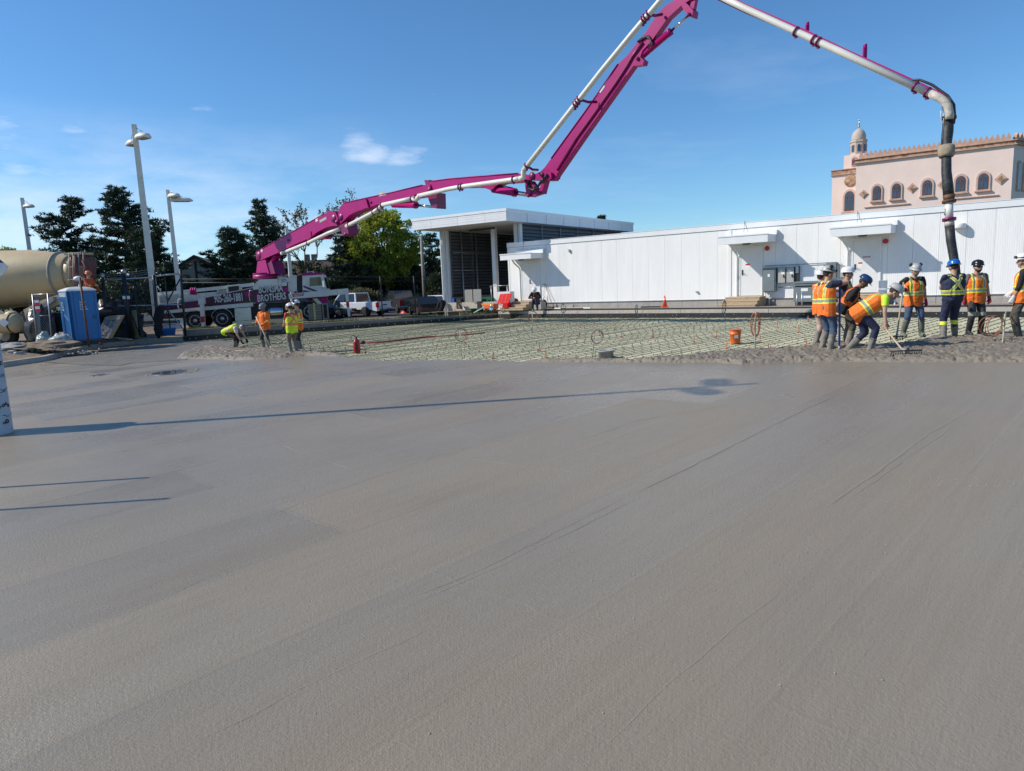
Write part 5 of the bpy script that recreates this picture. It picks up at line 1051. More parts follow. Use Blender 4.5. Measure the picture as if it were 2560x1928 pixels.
def broadleaf(px, d, yc, ry, rx, label, seed, mat, n=150, leaf=.2, name='maple_tree', cat='tree', ybase=None, per=95):
    rr = random.Random(seed); c = at(px, yc, d); k = d / 1707.0; RX, RZ = rx * k, ry * k; base = Vector((c.x, c.y, -.1)); t = thing(name, base, label, cat); tr = MB('grey_bark')
    fork = Vector((c.x, c.y, c.z - RZ * .75)); tr.path([base, base.lerp(fork, .5) + Vector((.1, 0, 0)), fork], [.24, .2, .17], 8); Pn, Nn = [], []
    for i in range(n):
        th, u_ = rr.uniform(0, 6.28), rr.uniform(-1, 1); q = rr.uniform(.45, 1.0) ** .6; s_ = math.sqrt(1 - u_ * u_); wob = 1 + .22 * math.sin(3 * th + seed) * math.cos(2.3 * u_)
        p = Vector((c.x + RX * q * s_ * math.cos(th) * wob, c.y + RX * q * s_ * math.sin(th) * wob, c.z + RZ * q * u_ * (1 if u_ > 0 else .95)))
        if i % 3 == 0: m_ = fork.lerp(p, .5) + Vector((rr.gauss(0, .2), rr.gauss(0, .2), .2)); tr.path([fork, m_, p], [.09, .05, .015], 4)
        m = int(per * rr.uniform(.6, 1.3)); g_ = NPR.normal(0, 1, (m, 3)); g_ /= np.linalg.norm(g_, axis=1)[:, None]; Pn.append(np.array(p[:]) + g_ * (NPR.random((m, 1)) ** .45) * np.array([.62, .62, .42]) * rr.uniform(.7, 1.2)); Nn.append(g_)
    tr.build('trunk', t); leafmesh('crown', np.concatenate(Pn), np.concatenate(Nn), leaf, .5, mat, t, seed); return t
broadleaf(960, 68, 622, 96, 84, 'yellow green leafing maple behind the boom', 21, 'maple_leaves', 290, .19); broadleaf(905, 71, 668, 62, 55, 'yellow green tree low beside the maple', 22, 'maple_leaves', 110, .19)
broadleaf(1000, 70, 690, 60, 50, 'dark leafy tree beneath the maple crown', 23, 'dark_leaves', 130, .2, 'broadleaf_tree'); broadleaf(25, 82, 655, 34, 40, 'small green tree top above the mixer drum', 24, 'maple_leaves', 40, .25, 'broadleaf_tree')
broadleaf(905, 62, 750, 26, 40, 'green shrub behind the white pickup cab', 25, 'spring_leaves', 40, .17, 'shrub', 'shrub'); broadleaf(1100, 64, 725, 40, 30, 'dark shrub beside the utility pole', 26, 'dark_leaves', 60, .18, 'shrub', 'shrub'); broadleaf(620, 60, 735, 30, 60, 'dark hedge plant behind the pump truck', 27, 'dark_leaves', 70, .18, 'shrub', 'shrub'); broadleaf(485, 62, 738, 26, 60, 'dark shrub under the gabled house', 28, 'dark_leaves', 60, .18, 'shrub', 'shrub'); broadleaf(250, 52, 742, 34, 90, 'dark shrub behind the chain link gate', 29, 'dark_leaves', 120, .2, 'shrub', 'shrub'); broadleaf(60, 60, 735, 45, 90, 'dark shrub behind the mixer truck', 30, 'dark_leaves', 110, .22, 'shrub', 'shrub')
def bare(px, d, ytop, label, seed, lean=0.0, spread=.55, mat='spring_leaves', leaves=11, ybase=-.1, name='budding_tree', leafs=.2):
    rr = random.Random(seed); top = at(px, ytop, d); H = top.z - ybase; base = Vector((top.x - lean * H, top.y, ybase)); t = thing(name, base, label, 'tree'); m_ = MB('grey_bark'); Pn, Nn = [], []
    def grow(p, dr, L, r_, lev):
        n = 3; pts = [p]; q = p
        for k in range(n): dr = (dr + Vector((rr.gauss(0, .10), rr.gauss(0, .10), rr.gauss(.05, .06)))).normalized(); q = q + dr * L / n; pts.append(q)
        m_.path(pts, [max(.018, r_ * (1 - .45 * k / n)) for k in range(n + 1)], 5 if lev < 2 else 3)
        if lev >= 2 or True:
            for k in range(leaves if lev >= 3 else 0): c = pts[rr.randint(1, n)] + Vector((rr.gauss(0, .12), rr.gauss(0, .12), rr.gauss(0, .12))); Pn.append(c[:]); Nn.append((rr.gauss(0, 1), rr.gauss(0, 1), rr.gauss(.3, 1)))
        if lev < 5:
            for k in range(rr.choice((2, 3)) if lev else 3):
                a = rr.uniform(0, 6.28); e = Vector((math.cos(a), math.sin(a), 0)); grow(pts[rr.choice((2, 3, 3))], (dr + e * spread * rr.uniform(.6, 1.2)).normalized(), L * rr.uniform(.6, .8), r_ * .55, lev + 1)
    grow(base, Vector((lean, 0, 1)).normalized(), H * .33, .02 * H, 0); m_.build('trunk', t)
    if Pn: leafmesh('crown', np.array(Pn), np.array(Nn), leafs, .45, mat, t, seed)
    return t
bare(742, 70, 498, 'slim tree with sparse new leaves left of the boom', 31, .03, .5); bare(836, 72, 490, 'leaning tree with sparse new leaves right of the boom', 32, .16, .45); bare(396, 84, 630, 'bare grey tree above the gabled house roof', 33, 0, .8, leaves=0, name='bare_tree'); bare(800, 66, 620, 'low budding tree behind the truck cab', 34, .05, .7)
bare(860, 64, 715, 'bare twiggy bush left of the white pickup', 35, .1, .9, leaves=0, name='bare_bush'); bare(1095, 66, 690, 'bare twiggy bush behind the white sedan', 36, -.1, .9, leaves=0, name='bare_bush')

# ------------------------------------------------------------------ houses
M('tan_siding', (.30, .265, .21), .85, var=.1, scale=2); M('tan_brick', (.27, .225, .17), .9, var=.15, scale=6)
M('brown_shingle', (.075, .050, .042), .95, var=.3, scale=2.5, bump=.5, bscale=12); M('dark_timber', (.03, .025, .022), .8); M('curtain', (.45, .44, .42), .8, var=.2)
def house(pl, s0, s1, z_e, z_r, depth, label, wins, name='house', over=.5, gable=False, chims=()):
    t = thing(name, pl.w((s0 + s1) / 2, -.2, -depth / 2), label, 'house'); wb(MB('tan_siding'), s0, s1, -.6, z_e, -depth, 0, pl).build('wall', t); r_ = MB('brown_shingle')
    if gable:
        sm = (s0 + s1) / 2; g = MB('tan_siding'); g.prism([pl.w(s0, z_e + .001, 0), pl.w(s1, z_e + .001, 0), pl.w(sm, z_r - .05, 0)], pl.n * -depth); g.build('gable', t)
        for a, b_ in (((s0 - over, z_e - .25), (sm, z_r)), ((s1 + over, z_e - .25), (sm, z_r))): r_.add([pl.w(x, z + dz, o_) for dz in (.0, .22) for o_ in (over, -depth - over) for x, z in (a, b_)], [(0, 1, 3, 2), (4, 6, 7, 5), (0, 4, 5, 1), (2, 3, 7, 6), (0, 2, 6, 4), (1, 5, 7, 3)])
        f = r_.build('roof', t)
        for sg in (s0 + .9, sm, s1 - .9): wb(MB('dark_timber'), sg - .12, sg + .12, 0, min(z_e, 9) + (z_r - z_e) * (1 - abs(sg - sm) / (s1 - sm)) * .8, .001, .06, pl).build('trim_board', t)
    else:
        r_.add([pl.w(a, z, o_) for a in (s0 - over, s1 + over) for z, o_ in ((z_e - .05, over), (z_e + .16, over), (z_r, -depth / 2), (z_e + .16, -depth - over), (z_e - .05, -depth - over))], [(0, 5, 6, 1), (1, 6, 7, 2), (2, 7, 8, 3), (3, 8, 9, 4), (4, 9, 5, 0), (0, 1, 2, 3, 4), (9, 8, 7, 6, 5)]); f = r_.build('roof', t)
        wb(MB('dark_timber'), s0 - over, s1 + over, z_e - .2, z_e + .1, over + .001, over + .08, pl).build('gutter', t)
    for (a, z0, w_, h) in wins:
        w = wb(MB('dark_timber'), a - w_ / 2 - .1, a + w_ / 2 + .1, z0 - .1, z0 + h + .1, .001, .06, pl).build('window', t); wb(MB('vehicle_glass'), a - w_ / 2, a + w_ / 2, z0, z0 + h, .061, .075, pl).build('pane', w); wb(MB('curtain'), a - w_ * .32, a - w_ * .1, z0 + .1, z0 + h - .1, .0755, .08, pl).build('curtain', w)
    for a in chims: wb(MB('tan_brick'), a - .3, a + .3, z_r - .6, z_r + .7, -depth / 2 - .3, -depth / 2 + .3, pl).build('chimney', f)
    return t
q = at(500, 720, 78); H1 = Plane((q.x, q.y, 0), (.96, .28)); a0, a1 = H1.px(402, 720)[0], H1.px(585, 720)[0]
house(H1, a0, a1, 4.15, 6.5, 12, 'tan gabled house with dark timber trim behind the pines', ((a0 + 5.8, 1.0, 1.1, 1.6),), gable=True)
q = at(780, 720, 80); H2 = Plane((q.x, q.y, 0), (.985, .17)); a0, a1 = H2.px(575, 720)[0], H2.px(880, 720)[0]
house(H2, a0, a1, 3.75, 5.9, 10, 'long low tan house with a brown shingle roof behind the pump truck', [(a0 + 1.6 + i * 2.0, 1.4 if i % 2 else .6, 1.1, 1.7 if i % 2 else 2.4) for i in range(7)], chims=(a0 + 8.3, a0 + 9.1))
q = at(960, 720, 84); H3 = Plane((q.x, q.y, 0), (.985, .17)); a0, a1 = H3.px(872, 720)[0], H3.px(1018, 720)[0]
house(H3, a0, a1, 3.3, 6.6, 9, 'tan house with a brown roof and white rake under the maple', [(a0 + 1.2 + i * 1.7, .9, .9, 1.6) for i in range(4)], gable=True)
q = at(1060, 720, 88); H4 = Plane((q.x, q.y, 0), (.985, .17)); house(H4, -4, 4.5, 2.6, 4.4, 8, 'grey tan house glimpsed behind the utility pole', ((-2, .6, 1.2, 1.2), (1.5, .6, 1.2, 1.2)))
# board fence in front of that house
M('fence_board', (.26, .20, .135), .85, var=.25, scale=3)
q = at(1085, 765, 72); FB = Plane((q.x, q.y, 0), (.985, .17)); t = thing('board_fence', FB.w(0, -.1), 'weathered tan board fence behind the parked cars', 'fence'); a0, a1 = FB.px(1036, 765)[0], FB.px(1125, 765)[0]; n = 30
for i in range(n): wb(MB('fence_board'), a0 + (a1 - a0) * i / n, a0 + (a1 - a0) * (i + .88) / n, -.12, 1.45 + RND.uniform(-.04, .04), 0, .03, FB).build('board', t)
m_ = MB('fence_board'); wb(m_, a0, a1, .3, .4, -.05, -.001, FB); m_.build('rail', t); m_ = MB('fence_board'); wb(m_, a0, a1, 1.1, 1.2, -.05, -.001, FB); m_.build('rail', t)

# ------------------------------------------------------------------ lamp posts and poles
M('lamp_cream', (.74, .71, .63), .5, var=.06, scale=2, dirt=.12); M('lens', (.5, .5, .48), .15); M('pole_wood', (.27, .23, .185), .9, var=.2, scale=3)
def lamp_head(mb_parent, root_c, ax, L=1.15, w_=.55, h=.28):
    ax = Vector(ax).normalized(); sd = Vector((-ax.y, ax.x, 0)); m_ = MB('lamp_cream'); rg = []
    for u_, k, hh in ((0, .55, .55), (.08, .8, .85), (.3, 1, 1), (.6, 1, 1), (.85, .9, .8), (1, .55, .3)):
        c = root_c + ax * (L * u_); W_, H_ = w_ / 2 * k, h * hh; rg.append([c + sd * (W_ * x) + Vector((0, 0, H_ * z)) for x, z in ((-1, -.15), (-1, .35), (-.6, .85), (0, 1), (.6, .85), (1, .35), (1, -.15))])
    m_.loft(rg, True, True); o = m_.build('lamp_head', mb_parent); m_ = MB('lens'); m_.add([root_c + ax * (L * u_) + sd * (w_ * .38 * s_) + Vector((0, 0, -.06)) for u_, s_ in ((.15, -1), (.85, -1), (.85, 1), (.15, 1))], [(0, 1, 2, 3)]); m_.build('lens', o); return o
def lamp_post(px, ytop, d, wb_, wt, heads, label, zb=0.0):
    top = at(px, ytop, d); base = Vector((top.x, top.y, zb)); t = thing('lamp_post', base, label, 'lamp post', 'tall cream lamp posts'); m_ = MB('lamp_cream'); R_ = Matrix.Rotation(.45, 3, 'Z')
    m_.loft([[base + R_ @ Vector((x * wb_ / 2, y * wb_ / 2, 0)) for x, y in ((-1, -1), (1, -1), (1, 1), (-1, 1))], [Vector((top.x, top.y, top.z)) + R_ @ Vector((x * wt / 2, y * wt / 2, 0)) for x, y in ((-1, -1), (1, -1), (1, 1), (-1, 1))]], False, True); m_.build('pole', t)
    for (ax, ay, dz, L) in heads:
        e = Vector((ax, ay, 0)).normalized(); c = Vector((top.x, top.y, top.z - dz)) + e * wt * .5; lamp_head(t, c, e, L); m_ = MB('galvanised'); m_.tube(Vector((top.x, top.y, top.z - .1)), c + e * L * .6 + Vector((0, 0, .25)), .02, n=5); m_.build('stay', t)
    m_ = MB('lamp_cream'); m_.box(base + Vector((0, 0, .02)), (wb_ * 1.8, wb_ * 1.8, .05), R_); m_.build('base_plate', t); return t
lamp_post(335, 312, 38, .40, .26, ((.9, -.45, .78, 1.0), (-.75, .66, .98, .9)), 'tall cream lamp post with two heads behind the gate', .1); lamp_post(419, 475, 50, .34, .24, ((.85, -.5, .55, 1.1), (1, .25, .8, 1.5)), 'cream lamp post with both heads to one side, left of the pines', -.1); lamp_post(55, 495, 62, .36, .26, ((.95, -.3, .85, 1.1),), 'cream lamp post above the mixer drum', -.1); lamp_post(716, 570, 53, .30, .22, ((.9, .4, .5, 1.1),), 'cream lamp post standing behind the truck cab', -.1)
p = gp(-24, 1083); lp0 = Vector((p.x, p.y, 0))
def upole(px0, y0, px1, y1, d, arm, label):
    a, b_ = at(px0, y0, d), at(px1, y1, d); t = thing('utility_pole', (a.x, a.y, -.1), label, 'pole'); m_ = MB('pole_wood'); m_.path([(a.x, a.y, -.1), (a.x, a.y, a.z * .5), (a.x, a.y, a.z)], [.20, .17, .13], 10); m_.build('pole', t)
    m_ = MB('galvanised'); m_.path([at(x, y, d) for x, y in arm], .045, 6); m_.build('lamp_arm', t); m_ = MB('lamp_cream'); e = at(*arm[-1], d); m_.ball(e, .2, 10, 6, (1.8, .8, .5)); m_.build('lamp_head', t)
upole(1053, 592, 1066, 745, 64, ((1053, 603), (1040, 590), (1022, 577), (1010, 571)), 'wooden street light pole with its arm to the left'); upole(1034, 622, 1036, 745, 70, ((1034, 640), (1050, 622), (1062, 614), (1074, 614)), 'darker street light pole with its arm to the right')
# chain link boundary fence: posts, rail and wires
M('black_steel', (.015, .015, .017), .45, var=.2)
t = thing('boundary_fence', at(955, 795, 47), 'black chain link fence line along the parked cars', 'fence')
def fpost(x, ytop, ybot, d): m_ = MB('black_steel'); a = at(x, ytop, d); m_.tube((a.x, a.y, at(x + 3, ybot, d).z), a, .045, n=8); m_.build('post', t)
for x, yt, yb in ((950, 690, 795), (1034, 690, 792), (1107, 688, 792)): fpost(x, yt, yb, 47)
for y0, y1 in ((703, 703), (694, 692)):
    m_ = MB('black_steel'); m_.path([at(x, y0 + (y1 - y0) * (x - 460) / 650 + (4 if x < 700 else 0), 47) for x in (455, 600, 800, 950, 1107)], .018, 5); m_.build('rail' if y0 == 703 else 'wire', t)

# ------------------------------------------------------------------ vehicles in the lot
def car_paint(n, c, r_=.22): return M(n, c, r_, var=.04, scale=1.0, coat=.6)
car_paint('paint_white', (.74, .75, .76)); car_paint('paint_black', (.012, .012, .014)); car_paint('paint_teal', (.020, .045, .055)); car_paint('paint_grey', (.05, .052, .056)); M('tail_red', (.40, .01, .012), .15); M('head_lens', (.6, .62, .65), .1); M('plastic_black', (.02, .02, .02), .6)
def vehicle(name, loc, rz, paint, kind, label, cat):
    """x forward, y left; low body with wheel arches, cabin, glass, lamps and wheels"""
    t = thing(name, loc, label, cat, rz=rz); pick = kind == 'pickup'; L, Wd = (5.85, 2.0) if pick else (4.65, 1.82); wr = .40 if pick else .33; ax_f, ax_r = L / 2 - .95, -L / 2 + (1.2 if pick else .95)
    zb, zh = (.42, 1.12) if pick else (.28, .80)
    def arch_pts(c, R_): return [(c + R_ * math.cos(a), wr + R_ * math.sin(a)) for a in [math.radians(q) for q in (0, 30, 60, 90, 120, 150, 180)] if True]
    top = ([(L / 2, zb + .15), (L / 2 - .02, zh - .22), (L / 2 - .12, zh - .04), (L / 2 - 1.25, zh + .06), (-L / 2, zh + .04)] if pick else [(L / 2, zb + .1), (L / 2 - .05, zh - .16), (L / 2 - .3, zh - .06), (L / 2 - 1.2, zh + .06), (-L / 2 + .9, zh + .12), (-L / 2 + .08, zh + .08), (-L / 2, zh - .2)])
    low = [(-L / 2, zb)] + [q for q in arch_pts(ax_r, wr + .08)[::-1] if q[1] > zb] + [q for q in arch_pts(ax_f, wr + .08)[::-1] if q[1] > zb] + [(L / 2 - .05, zb)]
    prof = top + low; rg = []
    for y, k, dz in ((-Wd / 2 + .02, .965, 0), (-Wd / 2, .985, 0), (-Wd / 2 + .09, 1.0, .0), (Wd / 2 - .09, 1.0, 0), (Wd / 2, .985, 0), (Wd / 2 - .02, .965, 0)): pass
    m_ = MB(paint); rings = [[(x * sx, y, z if z < .5 else z - dz) for x, z in prof] for y, sx, dz in ((-Wd / 2, .985, .05), (-Wd / 2 + .10, 1.0, .0), (Wd / 2 - .10, 1.0, .0), (Wd / 2, .985, .05))]
    m_.loft(rings, False, True); m_.build('body', t, local=True)
    def cabin(x0, x1, x2, x3, zt, nm='cabin'):
        w0, w1 = Wd / 2 - .06, Wd / 2 - .22; m_ = MB(paint); z0 = zh + .0
        m_.loft([[(x0, -w0, z0), (x3, -w0, z0), (x3, w0, z0), (x0, w0, z0)], [(x1, -w1, zt), (x2, -w1, zt), (x2, w1, zt), (x1, w1, zt)]], False, True); cb = m_.build(nm, t, local=True)
        def pane(a, b_, c, d, nm_='window'): g = MB('vehicle_glass'); g.add([a, b_, c, d], [(0, 1, 2, 3)]); g.build(nm_, cb, local=True)
        z1, z2 = z0 + .08, zt - .08; f = lambda z: (z - z0) / (zt - z0)
        xl = lambda z: x0 + (x1 - x0) * f(z); xr = lambda z: x3 + (x2 - x3) * f(z); yw = lambda z: w0 + (w1 - w0) * f(z) + .008
        mid = (x1 + x2) / 2
        for s_ in (-1, 1):
            pane((xl(z1) + .12, s_ * yw(z1), z1), (mid - .05, s_ * yw(z1), z1), (mid - .05, s_ * yw(z2), z2), (xl(z2) + .10, s_ * yw(z2), z2)); pane((mid + .05, s_ * yw(z1), z1), (xr(z1) - .12, s_ * yw(z1), z1), (xr(z2) - .10, s_ * yw(z2), z2), (mid + .05, s_ * yw(z2), z2))
        pane((xr(z1) + .008, -yw(z1) + .12, z1), (xr(z1) + .008, yw(z1) - .12, z1), (xr(z2) + .008, yw(z2) - .1, z2), (xr(z2) + .008, -yw(z2) + .1, z2), 'windscreen'); pane((xl(z1) - .008, -yw(z1) + .12, z1), (xl(z1) - .008, yw(z1) - .12, z1), (xl(z2) - .008, yw(z2) - .1, z2), (xl(z2) - .008, -yw(z2) + .1, z2), 'rear_window')
    if pick: cabin(-.75, -.62, .95, 1.75, 1.92)
    else: cabin(-L / 2 + .55, -L / 2 + 1.35, .45, 1.25, 1.43)
    if pick:
        m_ = MB('plastic_black'); m_.add([(-L / 2 + .06, -Wd / 2 + .12, zh + .046), (-.8, -Wd / 2 + .12, zh + .046), (-.8, Wd / 2 - .12, zh + .046), (-L / 2 + .06, Wd / 2 - .12, zh + .046)], [(0, 1, 2, 3)]); m_.build('bed_liner', t, local=True)
    for s_ in (-1, 1):
        m_ = MB('tail_red'); m_.box((-L / 2 - .012, s_ * (Wd / 2 - .12), zh - .2), (.03, .2, .42 if pick else .18)); m_.box((-L / 2 + .06, s_ * (Wd / 2 + .002), zh - .2), (.14, .012, .4 if pick else .16)); m_.build('tail_light', t, local=True)
        m_ = MB('head_lens'); m_.box((L / 2 - .04, s_ * (Wd / 2 - .28), zh - .2), (.08, .42, .16)); m_.build('headlight', t, local=True); m_ = MB(paint); m_.box((1.25, s_ * (Wd / 2 + .12), zh + .16), (.12, .2, .16)); m_.build('mirror', t, local=True)
        m_ = MB('plastic_black'); m_.box((.3, s_ * (Wd / 2 + .006), zh - .12), (.2, .02, .03)); m_.build('door_handle', t, local=True)
        for ax in (ax_f, ax_r):
            w = MB('tyre'); w.lathe((ax, s_ * (Wd / 2 - .24), wr), (0, s_, 0), [(0, wr * .6), (.02, wr * .95), (.05, wr), (.2, wr), (.23, wr * .95), (.245, wr * .6)], 22); wh = w.build('wheel', t, local=True); r_ = MB('aluminium'); r_.lathe((ax, s_ * (Wd / 2 - .02), wr), (0, s_, 0), [(0, wr * .62), (.012, wr * .6), (.005, wr * .45), (.012, wr * .2), (.02, .02)], 18); r_.build('rim', wh, local=True)
    m_ = MB('chrome' if pick else paint); m_.rbox((-L / 2 - .06, 0, zb + .1), (.16, Wd - .1, .2), b=.04); m_.build('rear_bumper', t, local=True); m_ = MB('plastic_black' if pick else paint); m_.rbox((L / 2 + .02, 0, zb + .1), (.14, Wd - .12, .24), b=.04); m_.build('front_bumper', t, local=True); m_ = MB('plastic_black'); m_.box((L / 2 - .01, 0, zh - .22), (.06, Wd * .5, .26)); m_.build('grille', t, local=True)
    m_ = MB('plastic_black'); m_.box((-L / 2 - .004, 0, zh - .22), (.012, .5, .1)); m_.build('plate', t, local=True); return t
def lotpt(px, d): a = at(px, 790, d); return (a.x, a.y, -.095)
vehicle('pickup_truck', lotpt(893, 56), math.radians(152), 'paint_white', 'pickup', 'white crew cab pickup parked beyond the form', 'pickup truck'); vehicle('pickup_truck', lotpt(768, 51), math.radians(97), 'paint_black', 'pickup', 'black pickup with its tailgate towards the slab, beside the outrigger leg', 'pickup truck'); vehicle('sedan', lotpt(820, 55), math.radians(-12), 'paint_teal', 'sedan', 'dark teal sedan between the black and white pickups', 'car')
vehicle('pickup_truck', lotpt(1006, 61), math.radians(115), 'paint_grey', 'pickup', 'dark grey pickup with a red cover in its bed', 'pickup truck'); vehicle('sedan', lotpt(1062, 54), math.radians(110), 'paint_black', 'sedan', 'black sedan parked next to the dark grey pickup', 'car'); vehicle('sedan', lotpt(1096, 58), math.radians(150), 'paint_white', 'sedan', 'white sedan beside the louvred building column', 'car')
m_ = MB('red_paint'); c = at(1016, 779, 58.8); m_.lathe((c.x, c.y, c.z - .25), (0, 0, 1), [(0, .62), (.1, .6), (.35, .4), (.5, .15), (.52, .02)], 12); tag(m_.build('tarp_bundle'), 'red tarp bundle lying in the dark grey pickup bed', 'tarp')
# ------------------------------------------------------------------ people
M('skin', (.50, .29, .20), .55, var=.10, scale=9); M('skin_dark', (.20, .11, .075), .55, var=.1, scale=9); M('hair', (.035, .024, .018), .8); M('grey_beard', (.20, .17, .15), .9, var=.3, scale=40)
M('vest_orange', (.82, .17, .015), .75, var=.10, scale=9, bump=.5, bscale=16); M('vest_yellow', (.62, .78, .03), .75, var=.10, scale=9, bump=.5, bscale=16); M('tape_yellow', (.78, .80, .05), .6, var=.06); M('tape_silver', (.30, .31, .24), .45, var=.1); M('tape_white', (.6, .6, .58), .5); M('tape_orange', (.80, .22, .08), .6)
M('denim', (.060, .095, .16), .85, var=.30, scale=7, bump=.6, bscale=14); M('navy_cloth', (.018, .024, .06), .8, var=.25, scale=7, bump=.6, bscale=14); M('black_cloth', (.015, .015, .017), .85, var=.3, scale=7, bump=.6, bscale=14); M('khaki', (.20, .155, .10), .85, var=.25, scale=7, bump=.6, bscale=14); M('dark_trousers', (.042, .042, .048), .85, var=.3, scale=7, bump=.6, bscale=14); M('camo', (.075, .06, .045), .9, var=.5, scale=12, bump=.5, bscale=14, hue=(.13, .11, .085)); M('grey_cloth', (.16, .15, .135), .85, var=.2, scale=7, bump=.5, bscale=14); M('pale_trousers', (.50, .36, .30), .85, var=.15, scale=7, bump=.5, bscale=14); M('lime_cloth', (.55, .80, .04), .75, var=.1)
M('orange_suit', (.55, .085, .02), .8, var=.2, scale=7, bump=.6, bscale=14)
M('boot_muddy', (.19, .175, .15), .8, var=.35, scale=9, bump=.6, bscale=25, hue=(.29, .265, .225)); M('boot_green', (.10, .125, .09), .7, var=.3, scale=6, hue=(.25, .235, .19)); M('boot_black', (.02, .02, .02), .5, var=.3, dirt=.4)
M('hat_white', (.74, .74, .73), .3, var=.05, scale=8, dirt=.1); M('hat_grey', (.44, .43, .41), .35, var=.08, scale=8, dirt=.15); M('hat_navy', (.018, .045, .13), .25); M('hat_blue', (.012, .12, .42), .25); M('hat_black', (.012, .012, .013), .25); M('hat_steel', (.16, .17, .185), .3); M('hat_orange', (.50, .14, .06), .4)
M('glove_red', (.33, .02, .035), .75, var=.2); M('glove_white', (.70, .69, .66), .8, var=.1); M('glove_black', (.02, .02, .02), .8); M('eye_dark', (.02, .015, .012), .2); M('lips', (.36, .16, .12), .6)
PENDING = []
def ik(S, T, l1, l2, hint):
    d = T - S; L = min(d.length, (l1 + l2) * .995); dr = d.normalized(); a = (l1 * l1 - l2 * l2 + L * L) / (2 * L); h = math.sqrt(max(0, l1 * l1 - a * a)); hint = Vector(hint); p = hint - dr * hint.dot(dr); p = p.normalized() if p.length > 1e-4 else dr.orthogonal().normalized(); return S + dr * a + p * h, S + dr * L
def cap(mb, a, b_, ra, rb): a, b_ = Vector(a), Vector(b_); mb.ball(a, ra, 10, 7); mb.ball(b_, rb, 10, 7); mb.tube(a, b_, ra, rb, 10)
def solid(mb, name, parent, voxel, smooth=4, assign=None, extra=None, mats=None, wr=0.0, cut=None):
    """melt overlapping volumes into one continuous skin (done in one go at the end)"""
    PENDING.append((mb, name, parent, voxel, smooth, assign, extra, mats, wr, cut))
def flush():
    tmp = []
    for (mb, name, parent, voxel, smooth, assign, extra, mats, wr, cut) in PENDING:
        o = bpy.data.objects.new('tmp', mb.mesh('tmp')); scene.collection.objects.link(o); r_ = o.modifiers.new('r', 'REMESH'); r_.mode = 'VOXEL'; r_.voxel_size = voxel; r_.use_smooth_shade = True; s_ = o.modifiers.new('s', 'SMOOTH'); s_.factor = .5; s_.iterations = smooth; tmp.append(o)
    dg = bpy.context.evaluated_depsgraph_get(); dg.update()
    for o, (mb, name, parent, voxel, smooth, assign, extra, mats, wr, cut) in zip(tmp, PENDING):
        me = bpy.data.meshes.new_from_object(o.evaluated_get(dg)); n = len(me.vertices); co = np.zeros(n * 3); me.vertices.foreach_get('co', co); co = co.reshape(-1, 3)
        if wr:                                                             # folds of cloth
            nr = np.zeros(n * 3); me.vertices.foreach_get('normal', nr); nr = nr.reshape(-1, 3)
            f = fbm(co[:, 0] * 9 + co[:, 2] * 3, co[:, 2] * 13 + co[:, 1] * 9, 3, int(abs(co[0, 0]) * 1000) % 97) - .5; f2 = np.sin(co[:, 2] * 60 + 9 * np.sin(co[:, 0] * 14) + 7 * co[:, 1]) * .25
            co = co + nr * (wr * (f * 1.6 + f2 * f))[:, None]
        faces = [tuple(p.vertices) for p in me.polygons]; bpy.data.meshes.remove(me); mi = [0] * len(faces); V = co.tolist()
        if cut:                                                            # a clean hem
            fa = np.array([f if len(f) == 4 else (*f, f[-1]) for f in faces]); cn = co[fa].mean(1); keep = cut(cn); fa = [f for f, k in zip(faces, keep) if k]; us = sorted({i for f in fa for i in f}); mp_ = {o_: i for i, o_ in enumerate(us)}; faces = [tuple(mp_[i] for i in f) for f in fa]; co = co[us]; V = co.tolist(); mi = [0] * len(faces)
        if assign:
            cen = np.array([co[list(f)].mean(0) for f in faces]) if len({len(f) for f in faces}) > 1 else co[np.array(faces)].mean(1); mi = assign(cen).astype(int).tolist()
        sm = [True] * len(faces); ml = list(mats)
        if extra:
            k = len(V); V += [list(v) for v in extra.v]; faces += [tuple(i + k for i in f) for f in extra.f]; mi += [0] * len(extra.f); sm += extra.sm
        m2 = bpy.data.meshes.new(name); m2.from_pydata(V, [], faces)
        for m in ml: m2.materials.append(MATS[m])
        m2.polygons.foreach_set('material_index', mi); m2.polygons.foreach_set('use_smooth', sm); m2.update()
        if isinstance(parent, tuple): parent[0].data = m2
        else: q = bpy.data.objects.new(name, m2); scene.collection.objects.link(q); q.parent = parent
    for o in tmp: m = o.data; bpy.data.objects.remove(o); bpy.data.meshes.remove(m)
    PENDING.clear()
def fingers(mb, wrist, dr, pn, side, curl, r_=.0105, k=1.0):
    """five separate fingers on a palm: dr = along the hand, pn = palm normal, side = +1 thumb towards dr x pn"""
    dr = dr.normalized(); pn = (pn - dr * pn.dot(dr)).normalized(); sd = dr.cross(pn).normalized() * side; palm = []
    for j, (off, L) in enumerate(((.030, .074), (.010, .082), (-.010, .076), (-.029, .060))):
        b_ = wrist + dr * .085 * k + sd * off * k; a = 0; p = b_; pts = [b_ - dr * .02]; pts.append(b_)
        for s_, f in enumerate((.45, .32, .23)): a += curl * (1.0, 1.15, .8)[s_]; p = p + (dr * math.cos(a) + pn * math.sin(a)) * L * f * k; pts.append(p)
        mb.path(pts, [r_ * k, r_ * k, r_ * .95 * k, r_ * .88 * k, r_ * .7 * k], 6); palm.append(b_)
    t0 = wrist + dr * .028 * k + sd * .028 * k; t1 = t0 + (dr * .55 + sd * .75 + pn * .25 * (.5 + curl)).normalized() * .040 * k; t2 = t1 + (dr * .8 + sd * (.25 - .5 * curl) + pn * (.3 + .5 * curl)).normalized() * .034 * k
    mb.path([wrist + dr * .015 * k, t0, t1, t2], [r_ * 1.2 * k, r_ * 1.25 * k, r_ * 1.1 * k, r_ * .8 * k], 6); return palm
